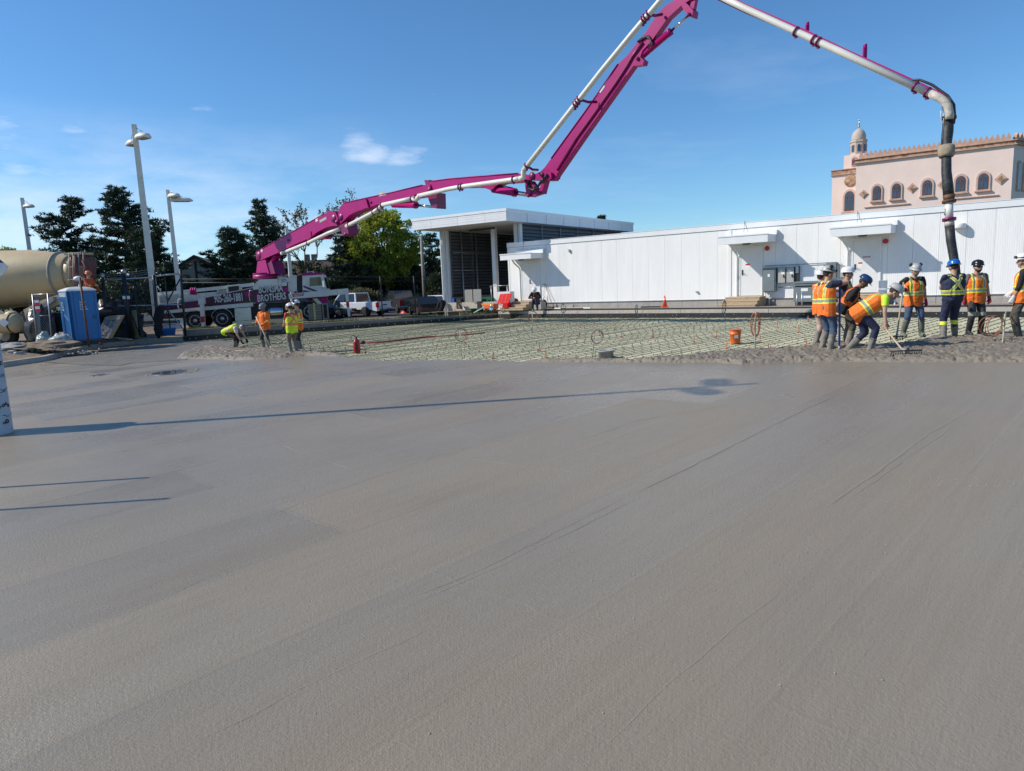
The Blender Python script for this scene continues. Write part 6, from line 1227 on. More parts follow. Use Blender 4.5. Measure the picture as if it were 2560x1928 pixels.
def person(px, py, d, face, label, s=1.0, pel=(0, 0, .95), chest=None, neck=None, head=None, hpitch=0.0, hyaw=0.0, feet=((-.12, 0), (.12, .04)), footdir=(0, 0), hands=(None, None), hints=((-.6, -.7, -.3), (.6, -.7, -.3)), curl=(.5, .5), palms=((1, .2, 0), (-1, .2, 0)), shirt='navy_cloth', sleeve='short', vest='vest_orange', tape=('tape_yellow', 'tape_silver'), back='plain', trousers='denim', boots='boot_muddy', boot_h=.34, hat='hat_white', gloves=None, muffs=False, goggles=False, beard=None, glasses=False, skin='skin', vox=.012, girth=1.0, ground=None, group='concrete crew', lens=None, kneehint=(0, 1, 0), sleeve_band=None, anklet=None, zoff=0.0, vest_hem=-.12):
    foot = gp(px, py) if ground is None else at(px, py, d); loc = Vector((foot.x, foot.y, foot.z + zoff)); rz = math.atan2(-face[0], face[1]); Rz = Matrix.Rotation(rz, 4, 'Z')
    root = bpy.data.objects.new('person', bpy.data.meshes.new('person')); scene.collection.objects.link(root); root.location = loc; root.rotation_euler = (0, 0, rz); BASE[root] = loc; tag(root, label, 'person', group)
    inv = (Matrix.Translation(loc) @ Rz).inverted(); L_ = lambda x, y, dd: inv @ at(x, y, dd)
    V3 = Vector; sc = lambda v: V3(v) * s; pel = sc(pel); chest = sc(chest) if chest else pel + V3((0, .0, .34)) * s; neck = sc(neck) if neck else chest + V3((0, -.01, .21)) * s; up = (neck - pel).normalized(); fw = V3((0, 1, 0)) - up * up.y; fw = fw.normalized() if fw.length > .2 else V3((0, 0, -1)); rt = fw.cross(up).normalized(); fw = up.cross(rt)
    hd = sc(head) if head else neck + up * .145 * s + fw * .035 * s
    Rh = Matrix.Rotation(hyaw, 3, 'Z') @ Matrix.Rotation(hpitch, 3, 'X'); hp_ = lambda v: hd + Rh @ (V3(v) * s)
    sh = [neck - up * .07 * s + rt * (.185 * s * k * girth ** .3) for k in (-1, 1)]; hip = [pel + V3((.095 * k * s, 0, -.02 * s)) for k in (-1, 1)]; arms = []; legs = []
    for i, k in enumerate((-1, 1)):
        T = hands[i] if hands[i] is not None else pel + V3((.27 * k, .08, -.06)) * s; T = T if isinstance(T, Vector) else (L_(*T[1:]) if T[0] == 'px' else V3(T) * s)
        e, w = ik(sh[i], T, .295 * s, .265 * s, hints[i]); arms.append((sh[i], e, w))
        f_ = feet[i]; A = V3((f_[0] * s, f_[1] * s, (f_[2] if len(f_) > 2 else 0) * s + .085 * s)); kn, an = ik(hip[i], A, .43 * s, .44 * s, kneehint); legs.append((hip[i], kn, A))
    g = girth
    # body: one continuous skin, fingers rooted in the palms
    b_ = MB(skin); cap(b_, pel + rt * -.07 * s, pel + rt * .07 * s, .115 * s * g, .115 * s * g); cap(b_, pel, chest, .125 * s * g, .135 * s * g)
    for k in (-1, 1): cap(b_, pel + rt * .06 * k * s, chest + rt * .085 * k * s, .09 * s * g, .105 * s * g); cap(b_, chest + rt * .085 * k * s, neck - up * .09 * s + rt * .11 * k * s, .10 * s * g, .075 * s)
    cap(b_, neck - up * .06 * s, hd - up * .02 * s, .062 * s, .058 * s)
    b_.ball(hp_((0, -.012, .02)), .1 * s, 14, 10, (.80, .98, 1.0), Rh); cap(b_, hp_((0, .045, -.045)), hp_((0, .05, -.088)), .058 * s, .040 * s); cap(b_, hp_((-.035, .04, -.02)), hp_((.035, .04, -.02)), .05 * s, .05 * s)
    cap(b_, hp_((0, .092, .012)), hp_((0, .113, -.028)), .012 * s, .017 * s); cap(b_, hp_((-.035, .082, .028)), hp_((.035, .082, .028)), .014 * s, .014 * s)
    for k in (-1, 1): b_.ball(hp_((.083 * k, -.005, -.02)), .028 * s, 8, 6, (.45, .8, 1.15), Rh)
    ex = MB(skin); glv = []
    for i, (S, e, w) in enumerate(arms):
        cap(b_, S, e, .052 * s, .042 * s); cap(b_, e, w, .041 * s, .029 * s); fd = (w - e).normalized(); pn = Rz.to_3x3().inverted() @ V3(palms[i]) if len(palms[i]) == 4 else V3(palms[i]); sd = (1, -1)[i]
        dr = fd; q = dr.cross((pn - dr * pn.dot(dr)).normalized()).normalized()
        for o2 in (-.024, .0, .024): cap(b_, w + dr * .01 * s, w + dr * .085 * s + q * o2 * s, .020 * s, .017 * s)
        fingers(ex, w, dr, pn, sd, curl[i], k=s)
        if gloves:
            gm = MB(gloves)
            for o2 in (-.026, .0, .026): cap(gm, w - dr * .05 * s, w + dr * .085 * s + q * o2 * s, .036 * s, .024 * s)
            ge = MB(gloves); fingers(ge, w, dr, pn, sd, curl[i], .0145, s); solid(gm, 'glove', root, vox, 2, None, ge, (gloves,))
    for (h_, kn, A) in legs: cap(b_, h_, kn, .085 * s, .057 * s); cap(b_, kn, A, .055 * s, .04 * s); cap(b_, A - V3((0, .02, .02)), A + V3((footdir[0] * .1, .13, -.045)) * s, .04 * s, .035 * s)
    solid(b_, 'person', (root,), vox, 3, None, ex, (skin,))
    # shirt
    t_ = MB(shirt)
    for k in (-1, 1): cap(t_, pel + rt * .065 * k * s, chest + rt * .09 * k * s, .108 * s * g, .118 * s * g); cap(t_, chest + rt * .09 * k * s, neck - up * .075 * s + rt * .13 * k * s, .112 * s * g, .078 * s)
    cap(t_, pel, chest, .138 * s * g, .145 * s * g); cap(t_, neck - up * .09 * s - rt * .06 * s, neck - up * .09 * s + rt * .06 * s, .075 * s, .075 * s)
    for (S, e, w) in arms:
        if sleeve == 'short': cap(t_, S, S.lerp(e, .52), .072 * s, .068 * s)
        elif sleeve == 'long': cap(t_, S, e, .072 * s, .060 * s); cap(t_, e, e.lerp(w, .93), .060 * s, .045 * s)
        elif sleeve == 'elbow': cap(t_, S, e, .070 * s, .056 * s); cap(t_, e, e.lerp(w, .3), .056 * s, .05 * s)
    def ash(c):
        r_ = np.zeros(len(c))
        if sleeve_band:
            for (S, e, w) in arms:
                for (A, B, lo, hi) in ((S, e, .48, .72),) if sleeve_band == 'upper' else ((e, w, .12, .34),):
                    ab = np.array((B - A)[:]); L2 = ab @ ab; q = c - np.array(A[:]); u_ = (q @ ab) / L2; dist = np.linalg.norm(q - u_[:, None] * ab, axis=1); on = (dist < .09 * s); r_[on & (u_ > lo) & (u_ < hi)] = 1; r_[on & (u_ > lo + .07) & (u_ < hi - .07)] = 2
        return r_
    solid(t_, 'shirt', root, vox * 1.1, 4, ash, None, (shirt, 'tape_yellow', 'tape_silver'), .012 * s)
    # trousers and boots
    q = MB(trousers); cap(q, pel + rt * -.06 * s, pel + rt * .06 * s, .135 * s * g, .135 * s * g); bt = []
    for (h_, kn, A) in legs:
        kb = A.lerp(kn, max(0, boot_h - .085) / .44 * (1 if boot_h > .1 else .2)); cap(q, h_, kn, .108 * s * g ** .5, .082 * s); cap(q, kn, kb, .082 * s, .07 * s)
        bo = MB(boots); top = A.lerp(kn, min(.8, (boot_h - .06) / .42)); cap(bo, A + V3((0, -.01, -.02)) * s, top, .062 * s, .078 * s); fdv = V3((footdir[0], 1, 0)).normalized(); cap(bo, A + V3((0, -.035, -.035)) * s, A + fdv * .15 * s + V3((0, 0, -.04)) * s, .052 * s, .047 * s); cap(bo, A + V3((0, 0, -.015)) * s, A + fdv * .08 * s + V3((0, 0, -.02)) * s, .055 * s, .05 * s); solid(bo, 'boot', root, vox * 1.15, 3, None, None, (boots,), .006)
    def atr(c):
        r_ = np.zeros(len(c))
        if anklet:
            for (h_, kn, A) in legs: zz = A.lerp(kn, (boot_h + .02) / .44).z; near = np.hypot(c[:, 0] - A.x, c[:, 1] - A.y) < .2; r_[near & (np.abs(c[:, 2] - zz) < .045)] = 1
        return r_
    solid(q, 'trousers', root, vox * 1.15, 4, atr, None, (trousers, anklet or trousers), .018 * s)
    # vest with reflective tape laid out on the torso
    if vest:
        v_ = MB(vest); vh = pel + up * ((vest_hem - .16) * s); hemz = vest_hem - .05
        for k in (-1, 1): cap(v_, vh + rt * .085 * k * s, chest + rt * .095 * k * s, .132 * s * g, .130 * s * g); cap(v_, chest + rt * .095 * k * s, neck - up * .065 * s + rt * .115 * k * s, .125 * s * g, .078 * s)
        cap(v_, vh, chest, .160 * s * g, .158 * s * g); HL = (neck - pel).length; P0, U0, X0, Y0 = (np.array(x_[:]) for x_ in (pel, up, rt, fw))
        def ave(c):
            q_ = c - P0; h = (q_ @ U0) / HL; x = q_ @ X0 / s; y = q_ @ Y0 / s; r_ = np.zeros(len(c))
            def band(m, inner): r_[m] = 1; r_[inner] = 2
            if back == 'x':
                bkf = y < .03
                for sg in (-1, 1): dd = np.abs(x - sg * (h - .62) * .42); m = bkf & (h > .30) & (h < .98); band(m & (dd < .042), m & (dd < .022))
                m = ~bkf & (h > .3); dd = np.abs(np.abs(x) - .11); band(m & (dd < .04), m & (dd < .02))
            else: m = h > .33; dd = np.abs(np.abs(x) - .115); band(m & (dd < .038), m & (dd < .02))
            m = np.abs(h - .25) < .095; band(m, np.abs(h - .25) < .055)
            r_[(y > .05) & (h > .70) & (np.abs(x) < (h - .70) * .42)] = 3
            return r_
        solid(v_, 'vest', root, vox * .9, 4, ave, None, (vest, tape[0], tape[1], shirt), .016 * s, cut=lambda c: ((c - P0) @ U0) / s > hemz + .02 * np.sin(((c - P0) @ X0) * 21))
    # head gear, face, hair
    m_ = MB('eye_dark')
    for k in (-1, 1): m_.ball(hp_((.032 * k, .086, .004)), .0095 * s, 8, 6)
    m_.build('eyes', root, local=True); m_ = MB('lips'); m_.ball(hp_((0, .092, -.062)), .02 * s, 8, 6, (1.15, .35, .3), Rh); m_.build('mouth', root, local=True)
    m_ = MB('hair'); m_.ball(hp_((0, -.022, .02)), .103 * s, 12, 8, (.83, .93, .9), Rh); m_.build('hair', root, local=True)
    if beard: m_ = MB(beard); cap(m_, hp_((-.05, .04, -.06)), hp_((0, .068, -.095)), .03 * s, .036 * s); cap(m_, hp_((.05, .04, -.06)), hp_((0, .068, -.095)), .03 * s, .036 * s); m_.build('beard', root, local=True)
    if glasses: m_ = MB('eye_dark'); m_.rbox(hp_((0, .098, .006)), (.13 * s, .02 * s, .038 * s), Rh, .008); m_.build('sunglasses', root, local=True)
    if hat:
        m_ = MB(hat); n = 24; rg = []
        for z, k in ((.0, 1.12), (.0, 1.0), (.03, .99), (.06, .95), (.085, .86), (.105, .70), (.118, .48), (.125, .22), (.127, .02)):
            ring_ = []
            for j in range(n):
                a = 2 * math.pi * j / n; rx, ry = .125 * k, .150 * k; x, y = rx * math.cos(a), ry * math.sin(a) - .008
                if z == .0 and k > 1.05: y += .045 * max(0, math.sin(a)) ** 2; zz = -.006 - .012 * max(0, math.sin(a)) ** 2
                else: zz = z
                ring_.append(hp_((x, y, zz + .052 + .007 * (abs(math.cos(a)) < .2) * (z > .05))))
            rg.append(ring_)
        m_.loft(rg, True, True); hh = m_.build('helmet', root, local=True)
        m_ = MB('glove_black'); m_.path([hp_((-.088, .03, .04)), hp_((-.085, .035, -.04)), hp_((0, .075, -.12)), hp_((.085, .035, -.04)), hp_((.088, .03, .04))], .004 * s, 4); m_.build('chin_strap', hh, local=True)
        if muffs:
            m_ = MB('glove_black')
            for k in (-1, 1): m_.lathe(hp_((.095 * k, -.03, .135)), Rh @ V3((k, 0, .5)), [(0, .03), (.01, .043), (.04, .043), (.05, .03)], 12); m_.tube(hp_((.12 * k, -.02, .06)), hp_((.11 * k, -.03, .13)), .008, n=5)
            m_.build('ear_muffs', hh, local=True)
        if goggles: m_ = MB('eye_dark' if not lens else lens); m_.ring(hp_((0, .0, .085)), Rh @ V3((0, .1, 1)), .133 * s, .010 * s, 22, 5); m_.rbox(hp_((0, .138, .09)), (.15 * s, .035 * s, .06 * s), Rh, .014); m_.build('goggles', hh, local=True)
    return root, L_
IN = []
# --- the group on the right
def wpt(px, py, d): return ('px', px, py, d)
person(2048, 866, 0, (.95, .2), 'worker in an orange jacket and white helmet, half hidden behind the jeans worker', s=1.0, shirt='vest_orange', sleeve='long', vest='vest_orange', trousers='pale_trousers', hat='hat_white', hands=((-.12, .30, 1.18), (.10, .30, 1.20)), sleeve_band='fore', hpitch=-.15)
B_, _ = person(2063, 879, 0, (.97, .12), 'worker in blue jeans and orange vest gripping the blue pole with both hands', s=1.055, shirt='navy_cloth', sleeve='short', trousers='denim', boots='boot_muddy', boot_h=.36, hat='hat_grey', muffs=True, goggles=True, hands=(wpt(2094, 728, 15.4), wpt(2093, 716, 15.25)), curl=(1.0, 1.0), hints=((-.8, -.3, .25), (.8, -.2, .3)), hpitch=-.2, girth=1.08)
person(2112, 860, 0, (.75, -.65), 'worker in a white helmet and dark glasses behind the black hoodie worker', s=1.02, shirt='black_cloth', sleeve='long', trousers='khaki', hat='hat_white', glasses=True, hands=((-.2, .25, 1.05), (.2, .25, 1.05)))
person(2118, 868, 0, (.85, -.5), 'worker in a navy helmet and black hoodie stooping to look down', s=1.0, pel=(0, -.08, .92), chest=(0, .08, 1.22), neck=(0, .20, 1.40), head=(0, .30, 1.49), hpitch=-.65, shirt='black_cloth', sleeve='long', vest='black_cloth', tape=('vest_orange', 'vest_orange'), trousers='camo', boots='boot_muddy', hat='hat_navy', hands=(wpt(2127, 795, 15.6), wpt(2098, 786, 15.9)), curl=(1, 1), gloves='glove_black', girth=1.05, skin='skin_dark')
person(2160, 880, 0, (.93, -.36), 'bearded worker bending forward over a long rake, orange vest with lime sleeves', s=1.03, pel=(0, -.10, .84), chest=(0, .20, 1.06), neck=(0, .40, 1.18), head=(.0, .53, 1.25), hpitch=-.62, feet=((-.14, -.28), (.14, .10)), shirt='lime_cloth', sleeve='short', sleeve_band='upper', trousers='navy_cloth', boots='boot_muddy', boot_h=.28, hat='hat_grey', beard='grey_beard', hands=(wpt(2222, 842, 15.1), wpt(2214, 826, 14.55)), curl=(1, 1), hints=((-.5, -.3, -.8), (.5, -.3, -.8)), girth=1.2, kneehint=(0, 1, 0))
person(2280, 843, 0, (-.12, -1), 'worker wearing ear muffs on a grey helmet, leaning on a wooden handle', s=1.0, feet=((-.20, .05), (.20, -.05)), shirt='black_cloth', sleeve='short', trousers='denim', boots='boot_green', boot_h=.40, hat='hat_grey', muffs=True, beard='grey_beard', hands=((-.30, -.02, .86), wpt(2257, 722, 16.95)), hints=((-.6, -.7, -.3), (.5, -.25, -1)), curl=(.5, 1), gloves='glove_red', hpitch=-.25)
person(2376, 851, 0, (.05, 1), 'worker seen from behind in navy coveralls with a lime cross on the back', s=1.03, feet=((-.17, -.02), (.17, .14)), shirt='navy_cloth', sleeve='short', vest='navy_cloth', back='x', trousers='navy_cloth', boots='boot_muddy', boot_h=.30, anklet='tape_yellow', hat='hat_blue', hands=((-.06, .40, 1.20), (.09, .40, 1.16)), hints=((-.45, -.35, -1), (.45, -.35, -1)), curl=(.8, .8), girth=1.2, hpitch=-.2, vest_hem=.10)
person(2433, 839, 0, (-.10, -1), 'worker in a black helmet and sunglasses with dark red gloves', s=1.0, feet=((-.16, 0), (.14, .04)), shirt='grey_cloth', sleeve='short', trousers='dark_trousers', boots='boot_black', boot_h=.44, hat='hat_black', glasses=True, beard='hair', gloves='glove_red', hands=(None, (.27, .02, .88)), anklet='tape_silver', girth=1.05)
person(2548, 852, 0, (-.75, .62), 'worker in a white helmet with goggles and white gloves, holding a thin rod', s=1.06, shirt='black_cloth', sleeve='elbow', trousers='camo', boots='boot_black', hat='hat_white', goggles=True, gloves='glove_white', hands=(wpt(2513, 792, 15.15), (.25, .22, .98)), curl=(1, .6), hyaw=.25, girth=1.05)
# --- the group on the left
person(592, 876, 0, (.97, -.25), 'worker doubled over trowelling by hand in a yellow vest and black trousers', s=.98, pel=(0, -.30, .76), chest=(0, .02, .90), neck=(0, .22, .90), head=(0, .36, .86), hpitch=-.85, feet=((-.12, -.12), (.12, -.02)), shirt='tape_white', sleeve='short', vest='vest_yellow', tape=('tape_orange', 'tape_white'), trousers='black_cloth', boots='boot_muddy', hat='hat_steel', hands=((-.10, .55, .10), (.16, .48, .12)), curl=(.5, .5), gloves='glove_black', vox=.015, kneehint=(0, 1, .2))
person(668, 874, 0, (-.25, -1), 'worker in an orange jacket and dark helmet holding a wooden handle', s=.97, shirt='vest_orange', sleeve='long', vest='vest_orange', tape=('vest_orange', 'vest_orange'), trousers='dark_trousers', boots='boot_muddy', hat='hat_steel', hands=((-.08, .22, 1.0), (.30, .10, 1.08)), curl=(1, 1), hpitch=-.5, sleeve_band='fore', skin='skin_dark', vox=.015)
person(736, 887, 0, (-.75, .62), 'worker seen from behind in a yellow vest and tan trousers', s=.96, shirt='red_paint', sleeve='short', vest='vest_yellow', back='x', tape=('tape_orange', 'tape_orange'), trousers='khaki', boots='boot_muddy', boot_h=.40, hat='hat_white', hands=((-.16, .34, .92), (.25, .12, .88)), curl=(1, 1), hpitch=-.45, gloves='glove_black', vox=.015, goggles=True, lens='galvanised')
person(752, 880, 0, (-.85, .2), 'worker in a white helmet and orange vest standing behind the yellow vest worker', s=1.0, shirt='grey_cloth', sleeve='short', vest='vest_orange', trousers='dark_trousers', hat='hat_white', hands=((-.12, .3, .98), (.22, .25, .95)), hpitch=-.4, vox=.015, muffs=True)
# --- the seated one by the wall and the driver on the mixer
person(1340, 775, 36.3, (-.25, -1), 'seated worker in black with a white helmet, looking down at a phone', s=.98, pel=(0, -.12, .47), chest=(0, .0, .78), neck=(0, .10, .97), head=(0, .22, 1.06), hpitch=-.95, feet=((-.15, .32), (.15, .30)), shirt='black_cloth', sleeve='long', vest='black_cloth', tape=('vest_orange', 'black_cloth'), trousers='navy_cloth', boots='boot_black', boot_h=.2, hat='hat_white', hands=((-.06, .30, .66), (.08, .30, .66)), hints=((-.9, -.2, -.3), (.9, -.2, -.3)), curl=(.7, .7), ground=1, vox=.016, group=None)
person(232, 779, 31.9, (.93, -.25), 'driver in an orange suit and helmet standing on the mixer steps', s=1.03, shirt='orange_suit', sleeve='long', vest=None, trousers='orange_suit', boots='boot_black', hat='hat_orange', hands=((-.12, .36, .98), (.12, .36, 1.0)), curl=(.5, .5), hpitch=-.25, ground=1, vox=.016, gloves='orange_suit', sleeve_band='fore', anklet='tape_yellow', boot_h=.5, group=None)
flush()
# ------------------------------------------------------------------ things on and around the pad
M('tool_wood', (.50, .38, .25), .6, var=.15, scale=6, stretch=(1, 1, .2)); M('tool_blue', (.015, .06, .30), .4, var=.1); M('steel_dark', (.07, .065, .06), .5, .5, var=.3, scale=12, dirt=.4); M('orange_plastic', (.75, .16, .03), .4, var=.08); M('stake_orange', (.58, .20, .09), .6, var=.2); M('copper_hose', (.30, .11, .055), .5, var=.2, scale=5); M('stake_green', (.40, .42, .30), .6, var=.1); M('ext_red', (.36, .012, .018), .3, var=.1); M('red_hose', (.28, .07, .05), .6, var=.2); M('pipe_grey', (.34, .33, .31), .7, var=.15, scale=8, dirt=.3); M('cone_orange', (.80, .10, .03), .5); M('cone_white', (.75, .75, .73), .5)
def stick(name, a, b_, r_, mat, label, cat, head=None, n=8):
    t = thing(name, (b_.x, b_.y, b_.z), label, cat); m_ = MB(mat); m_.path([a, a.lerp(b_, .5), b_], [r_, r_, r_ * .95], n); m_.build('handle', t)
    if head: head(t, a, b_)
    return t
def rake_head(w_, teeth, along):
    def f(t, a, b_):
        al = Vector(along).normalized(); m_ = MB('steel_dark'); m_.tube(b_ - al * w_ / 2 + Vector((0, 0, .07)), b_ + al * w_ / 2 + Vector((0, 0, .07)), .016, n=6); m_.build('rake_bar', t); q = al.cross(Vector((0, 0, 1)))
        for k in range(teeth): p = b_ + al * (w_ * ((k + .5) / teeth - .5)); m_ = MB('steel_dark'); m_.path([p + Vector((0, 0, .075)), p + q * .02 + Vector((0, 0, .03)), p + Vector((0, 0, -.03))], .011, 5); m_.build('tooth', t)
        m_ = MB('pipe_grey'); m_.tube(b_ + (a - b_).normalized() * .22, b_ + Vector((0, 0, .07)), .024, n=8); m_.build('socket', t)
    return f
def blade_head(t, a, b_):
    d = (b_ - a).normalized(); s_ = d.cross(Vector((0, 1, 0))).normalized(); m_ = MB('steel_dark'); m_.prism([b_ - d * .02 + s_ * .10, b_ + d * .22 + s_ * .09, b_ + d * .27, b_ + d * .22 - s_ * .09, b_ - d * .02 - s_ * .10], (0, .012, 0)); m_.build('blade', t)
e = gp(2264, 898); stick('rake', at(2206, 812, 14.75), Vector((e.x, e.y, e.z + .10)), .019, 'tool_wood', 'long wooden rake drawn through the fresh concrete by the bending worker', 'rake', rake_head(.62, 14, (.99, -.08, 0)))
e = gp(2098, 880); stick('concrete_pole', at(2100, 712, 15.2), e + Vector((0, 0, -.05)), .024, 'tool_blue', 'bright blue pole standing upright before the jeans worker', 'pole', lambda t, a, b_: [MB('pipe_grey').tube(b_, b_.lerp(a, .12), .026, n=8).build('ferrule', t), MB('glove_black').tube(a, a.lerp(b_, .05), .03, n=8).build('grip', t)])
e = gp(2241, 850); stick('rake', at(2259, 706, 16.85), e + Vector((0, 0, .02)), .019, 'tool_wood', 'wooden rake standing upright in the hand of the ear muff worker', 'rake', rake_head(.30, 8, (.9, -.3, 0)))
stick('shovel', at(2076, 778, 15.9), at(2134, 800, 15.5), .019, 'tool_wood', 'shovel held level by the navy helmet worker', 'shovel', blade_head); e = gp(2128, 856); stick('shovel', at(2080, 776, 16.1), e, .018, 'tool_wood', 'shovel with its blade down behind the blue pole', 'shovel', blade_head)
e = gp(2505, 868); stick('rod', at(2515, 780, 15.1), e, .013, 'stake_green', 'thin pale rod stuck in the concrete under the white glove', 'rod'); e = gp(681, 878); stick('rake', at(640, 792, 25.7), e, .022, 'tool_wood', 'wooden handled tool held by the orange jacket worker', 'rake', rake_head(.3, 6, (1, 0, 0)))
def float_head(t, a, b_): m_ = MB('rough_concrete'); m_.rbox(b_ + Vector((0, 0, .03)), (.50, .10, .09), None, .03); m_.build('float_head', t)
e = gp(693, 864); stick('bull_float', at(729, 836, 23.0), e + Vector((0, 0, .08)), .02, 'pipe_grey', 'float with a mortar caked head before the yellow vest worker', 'float', float_head); e = gp(760, 872); stick('rod', at(754, 828, 24.2), e, .016, 'pipe_grey', 'thin tool handle beside the yellow vest worker', 'handle')
p = gp(607, 884); m_ = MB('tool_wood'); m_.rbox(p + Vector((0, 0, .10)), (.62, .10, .03), Matrix.Rotation(-.35, 3, 'Z'), .008); tag(m_.build('hand_float'), 'wooden hand float lying before the doubled over worker', 'trowel')
p = gp(2285, 842)
# bucket, riser pipe, extinguisher
p = gp(1838, 854); t = thing('bucket', p - Vector((0, 0, .05)), 'orange plastic bucket standing on the pipes', 'bucket'); m_ = MB('orange_plastic'); m_.lathe(p - Vector((0, 0, .05)), (0, 0, 1), [(0, .128), (.01, .13), (.24, .148), (.245, .155), (.285, .157), (.287, .150), (.365, .158), (.37, .165), (.385, .165), (.386, .155), (.05, .126), (.05, 0)], 26); m_.build('pail', t); m_ = MB('paper_white'); m_.prism([p + Vector((-.07, -.139, .10)), p + Vector((.03, -.148, .10)), p + Vector((.03, -.154, .19)), p + Vector((-.07, -.145, .19))], (0, -.004, 0)); m_.build('logo_patch', t); m_ = MB('galvanised'); m_.path([p + Vector((.165 * math.cos(a), -.02 - .06 * math.sin(a), .31 - .12 * math.sin(a))) for a in [math.pi * k / 10 for k in range(11)]], .004, 5); m_.build('bail', t)
p = gp(1515, 889); t = thing('riser_pipe', p - Vector((0, 0, .1)), 'short grey pipe collar rising from the pad', 'pipe'); m_ = MB('pipe_grey'); m_.lathe(p - Vector((0, 0, .1)), (0, 0, 1), [(0, .185), (.2, .185), (.201, .205), (.235, .205), (.236, .19), (.24, .17), (.05, .165), (.05, 0)], 28); m_.build('collar', t)
p = gp(893, 879) - Vector((0, 0, .04)); t = thing('sprayer', p, 'red pressure canister with a black hose loop standing on the pad', 'canister'); m_ = MB('ext_red'); m_.lathe(p, (0, 0, 1), [(0, .10), (.02, .112), (.36, .112), (.41, .10), (.44, .06), (.46, .04)], 22); m_.build('cylinder', t); m_ = MB('plastic_black'); m_.tube(p + Vector((0, 0, .45)), p + Vector((0, 0, .53)), .035); m_.path([p + Vector((.0, 0, .53)), p + Vector((.07, 0, .55)), p + Vector((.10, 0, .60))], .012, 6); m_.build('valve', t); m_ = MB('plastic_black'); m_.ring(p + Vector((-.09, 0, .50)), (0, 1, .1), .09, .011, 18, 6); m_.build('hose', t); m_ = MB('plastic_black'); m_.box(p + Vector((0, -.112, .22)), (.05, .01, .26)); m_.build('label_band', t)
m_ = MB('red_hose'); pts = []
for k in range(24):
    q = k / 23; x = 908 + (1212 - 908) * q; y = 857.5 - 26 * q + 1.5 * math.sin(q * 9); pts.append(gp(x, y) + Vector((0, 0, .0)))
m_.path(pts, [.034] * 14 + [.024] * 10, 8); hs_ = m_.build('delivery_hose', label='long red hose lying straight across the pad behind the canister', cat='hose'); m_ = MB('plastic_black'); m_.tube(pts[0] + Vector((-.12, 0, 0)), pts[0] + Vector((.06, 0, 0)), .085, n=10); o = MB.build(m_, 'hose_end', hs_)
for (x0, y0, x1, y1, nm) in ((872, 861, 900, 862, 'short pale board beside the red canister'), (900, 863, 936, 861, 'pale scrap board on the pad right of the canister')):
    a, b_ = gp(x0, y0), gp(x1, y1); m_ = MB('tool_wood'); m_.box((a + b_) / 2, ((b_ - a).length, .12, .04), Matrix.Rotation(math.atan2((b_ - a).y, (b_ - a).x), 3, 'Z')); tag(m_.build('board'), nm, 'board')
# stakes with hoops of copper hose
def hoop(px, py, rx, ry, sx0, sy0, sx1, sy1, label, turns=2, col='copper_hose', gr=None):
    b_ = gp(sx1, sy1) - Vector((0, 0, .1)) if gr is None else at(sx1, sy1, gr); d = (np.array(b_[:]) - _C) @ _F; a = at(sx0, sy0, d); t = thing('hose_stake', b_, label, 'hose coil', 'hose coils on stakes'); m_ = MB('stake_green'); m_.path([a, b_], .014, 6); m_.build('stake', t); k = d / 1707
    for q in range(turns):
        m_ = MB(col); cx_, cy_ = px + RND.uniform(-1, 1), py + RND.uniform(-1.5, 1.5); fx, fy = RND.uniform(.88, 1.08), RND.uniform(.92, 1.06); c = at(cx_, cy_, d); pts = [c + Vector((rx * fx * k * math.cos(2 * math.pi * j / 22), .10 * math.cos(2 * math.pi * j / 22 + q) + .03 * q, ry * fy * k * math.sin(2 * math.pi * j / 22))) for j in range(23)]; m_.path(pts, .0085, 5); m_.build('hose_loop', t)
for i, h in enumerate(((1147, 774, 10, 10, 1147, 762, 1151, 800, 'hose hoop on a stake right before the cream retaining wall'), (1153, 837, 15, 16, 1150, 826, 1153, 885, 'wide copper hoop on a tall stake behind the red hose end'), (1331, 791, 11, 12, 1331, 774, 1331, 828, 'copper hoop on a stake in front of the seated worker'), (1408, 771, 7, 11, 1408, 758, 1409, 800, 'narrow hoop near the boards along the walkway'), (1592, 772, 4, 11, 1590, 763, 1597, 797, 'edge on hoop left of the traffic cone'), (1494, 843, 16, 17, 1486, 826, 1481, 886, 'wide dark hoop on a stake beside the grey pipe collar'), (1811, 767, 6, 15, 1812, 752, 1813, 800, 'slim copper hoop before the wooden steps of the middle door'), (1893, 812, 8, 30, 1889, 779, 1887, 884, 'long bundle of copper hose drooping from a stake near the bucket'), (2487, 815, 24, 27, 2512, 785, 2506, 862, 'large copper hoops beside the white gloved worker'), (1249, 770, 8, 9, 1249, 757, 1252, 797, 'hoop on a stake before the orange saw'))):
    hoop(*h, turns=5 if i == 7 else (4 if i == 8 else 2))
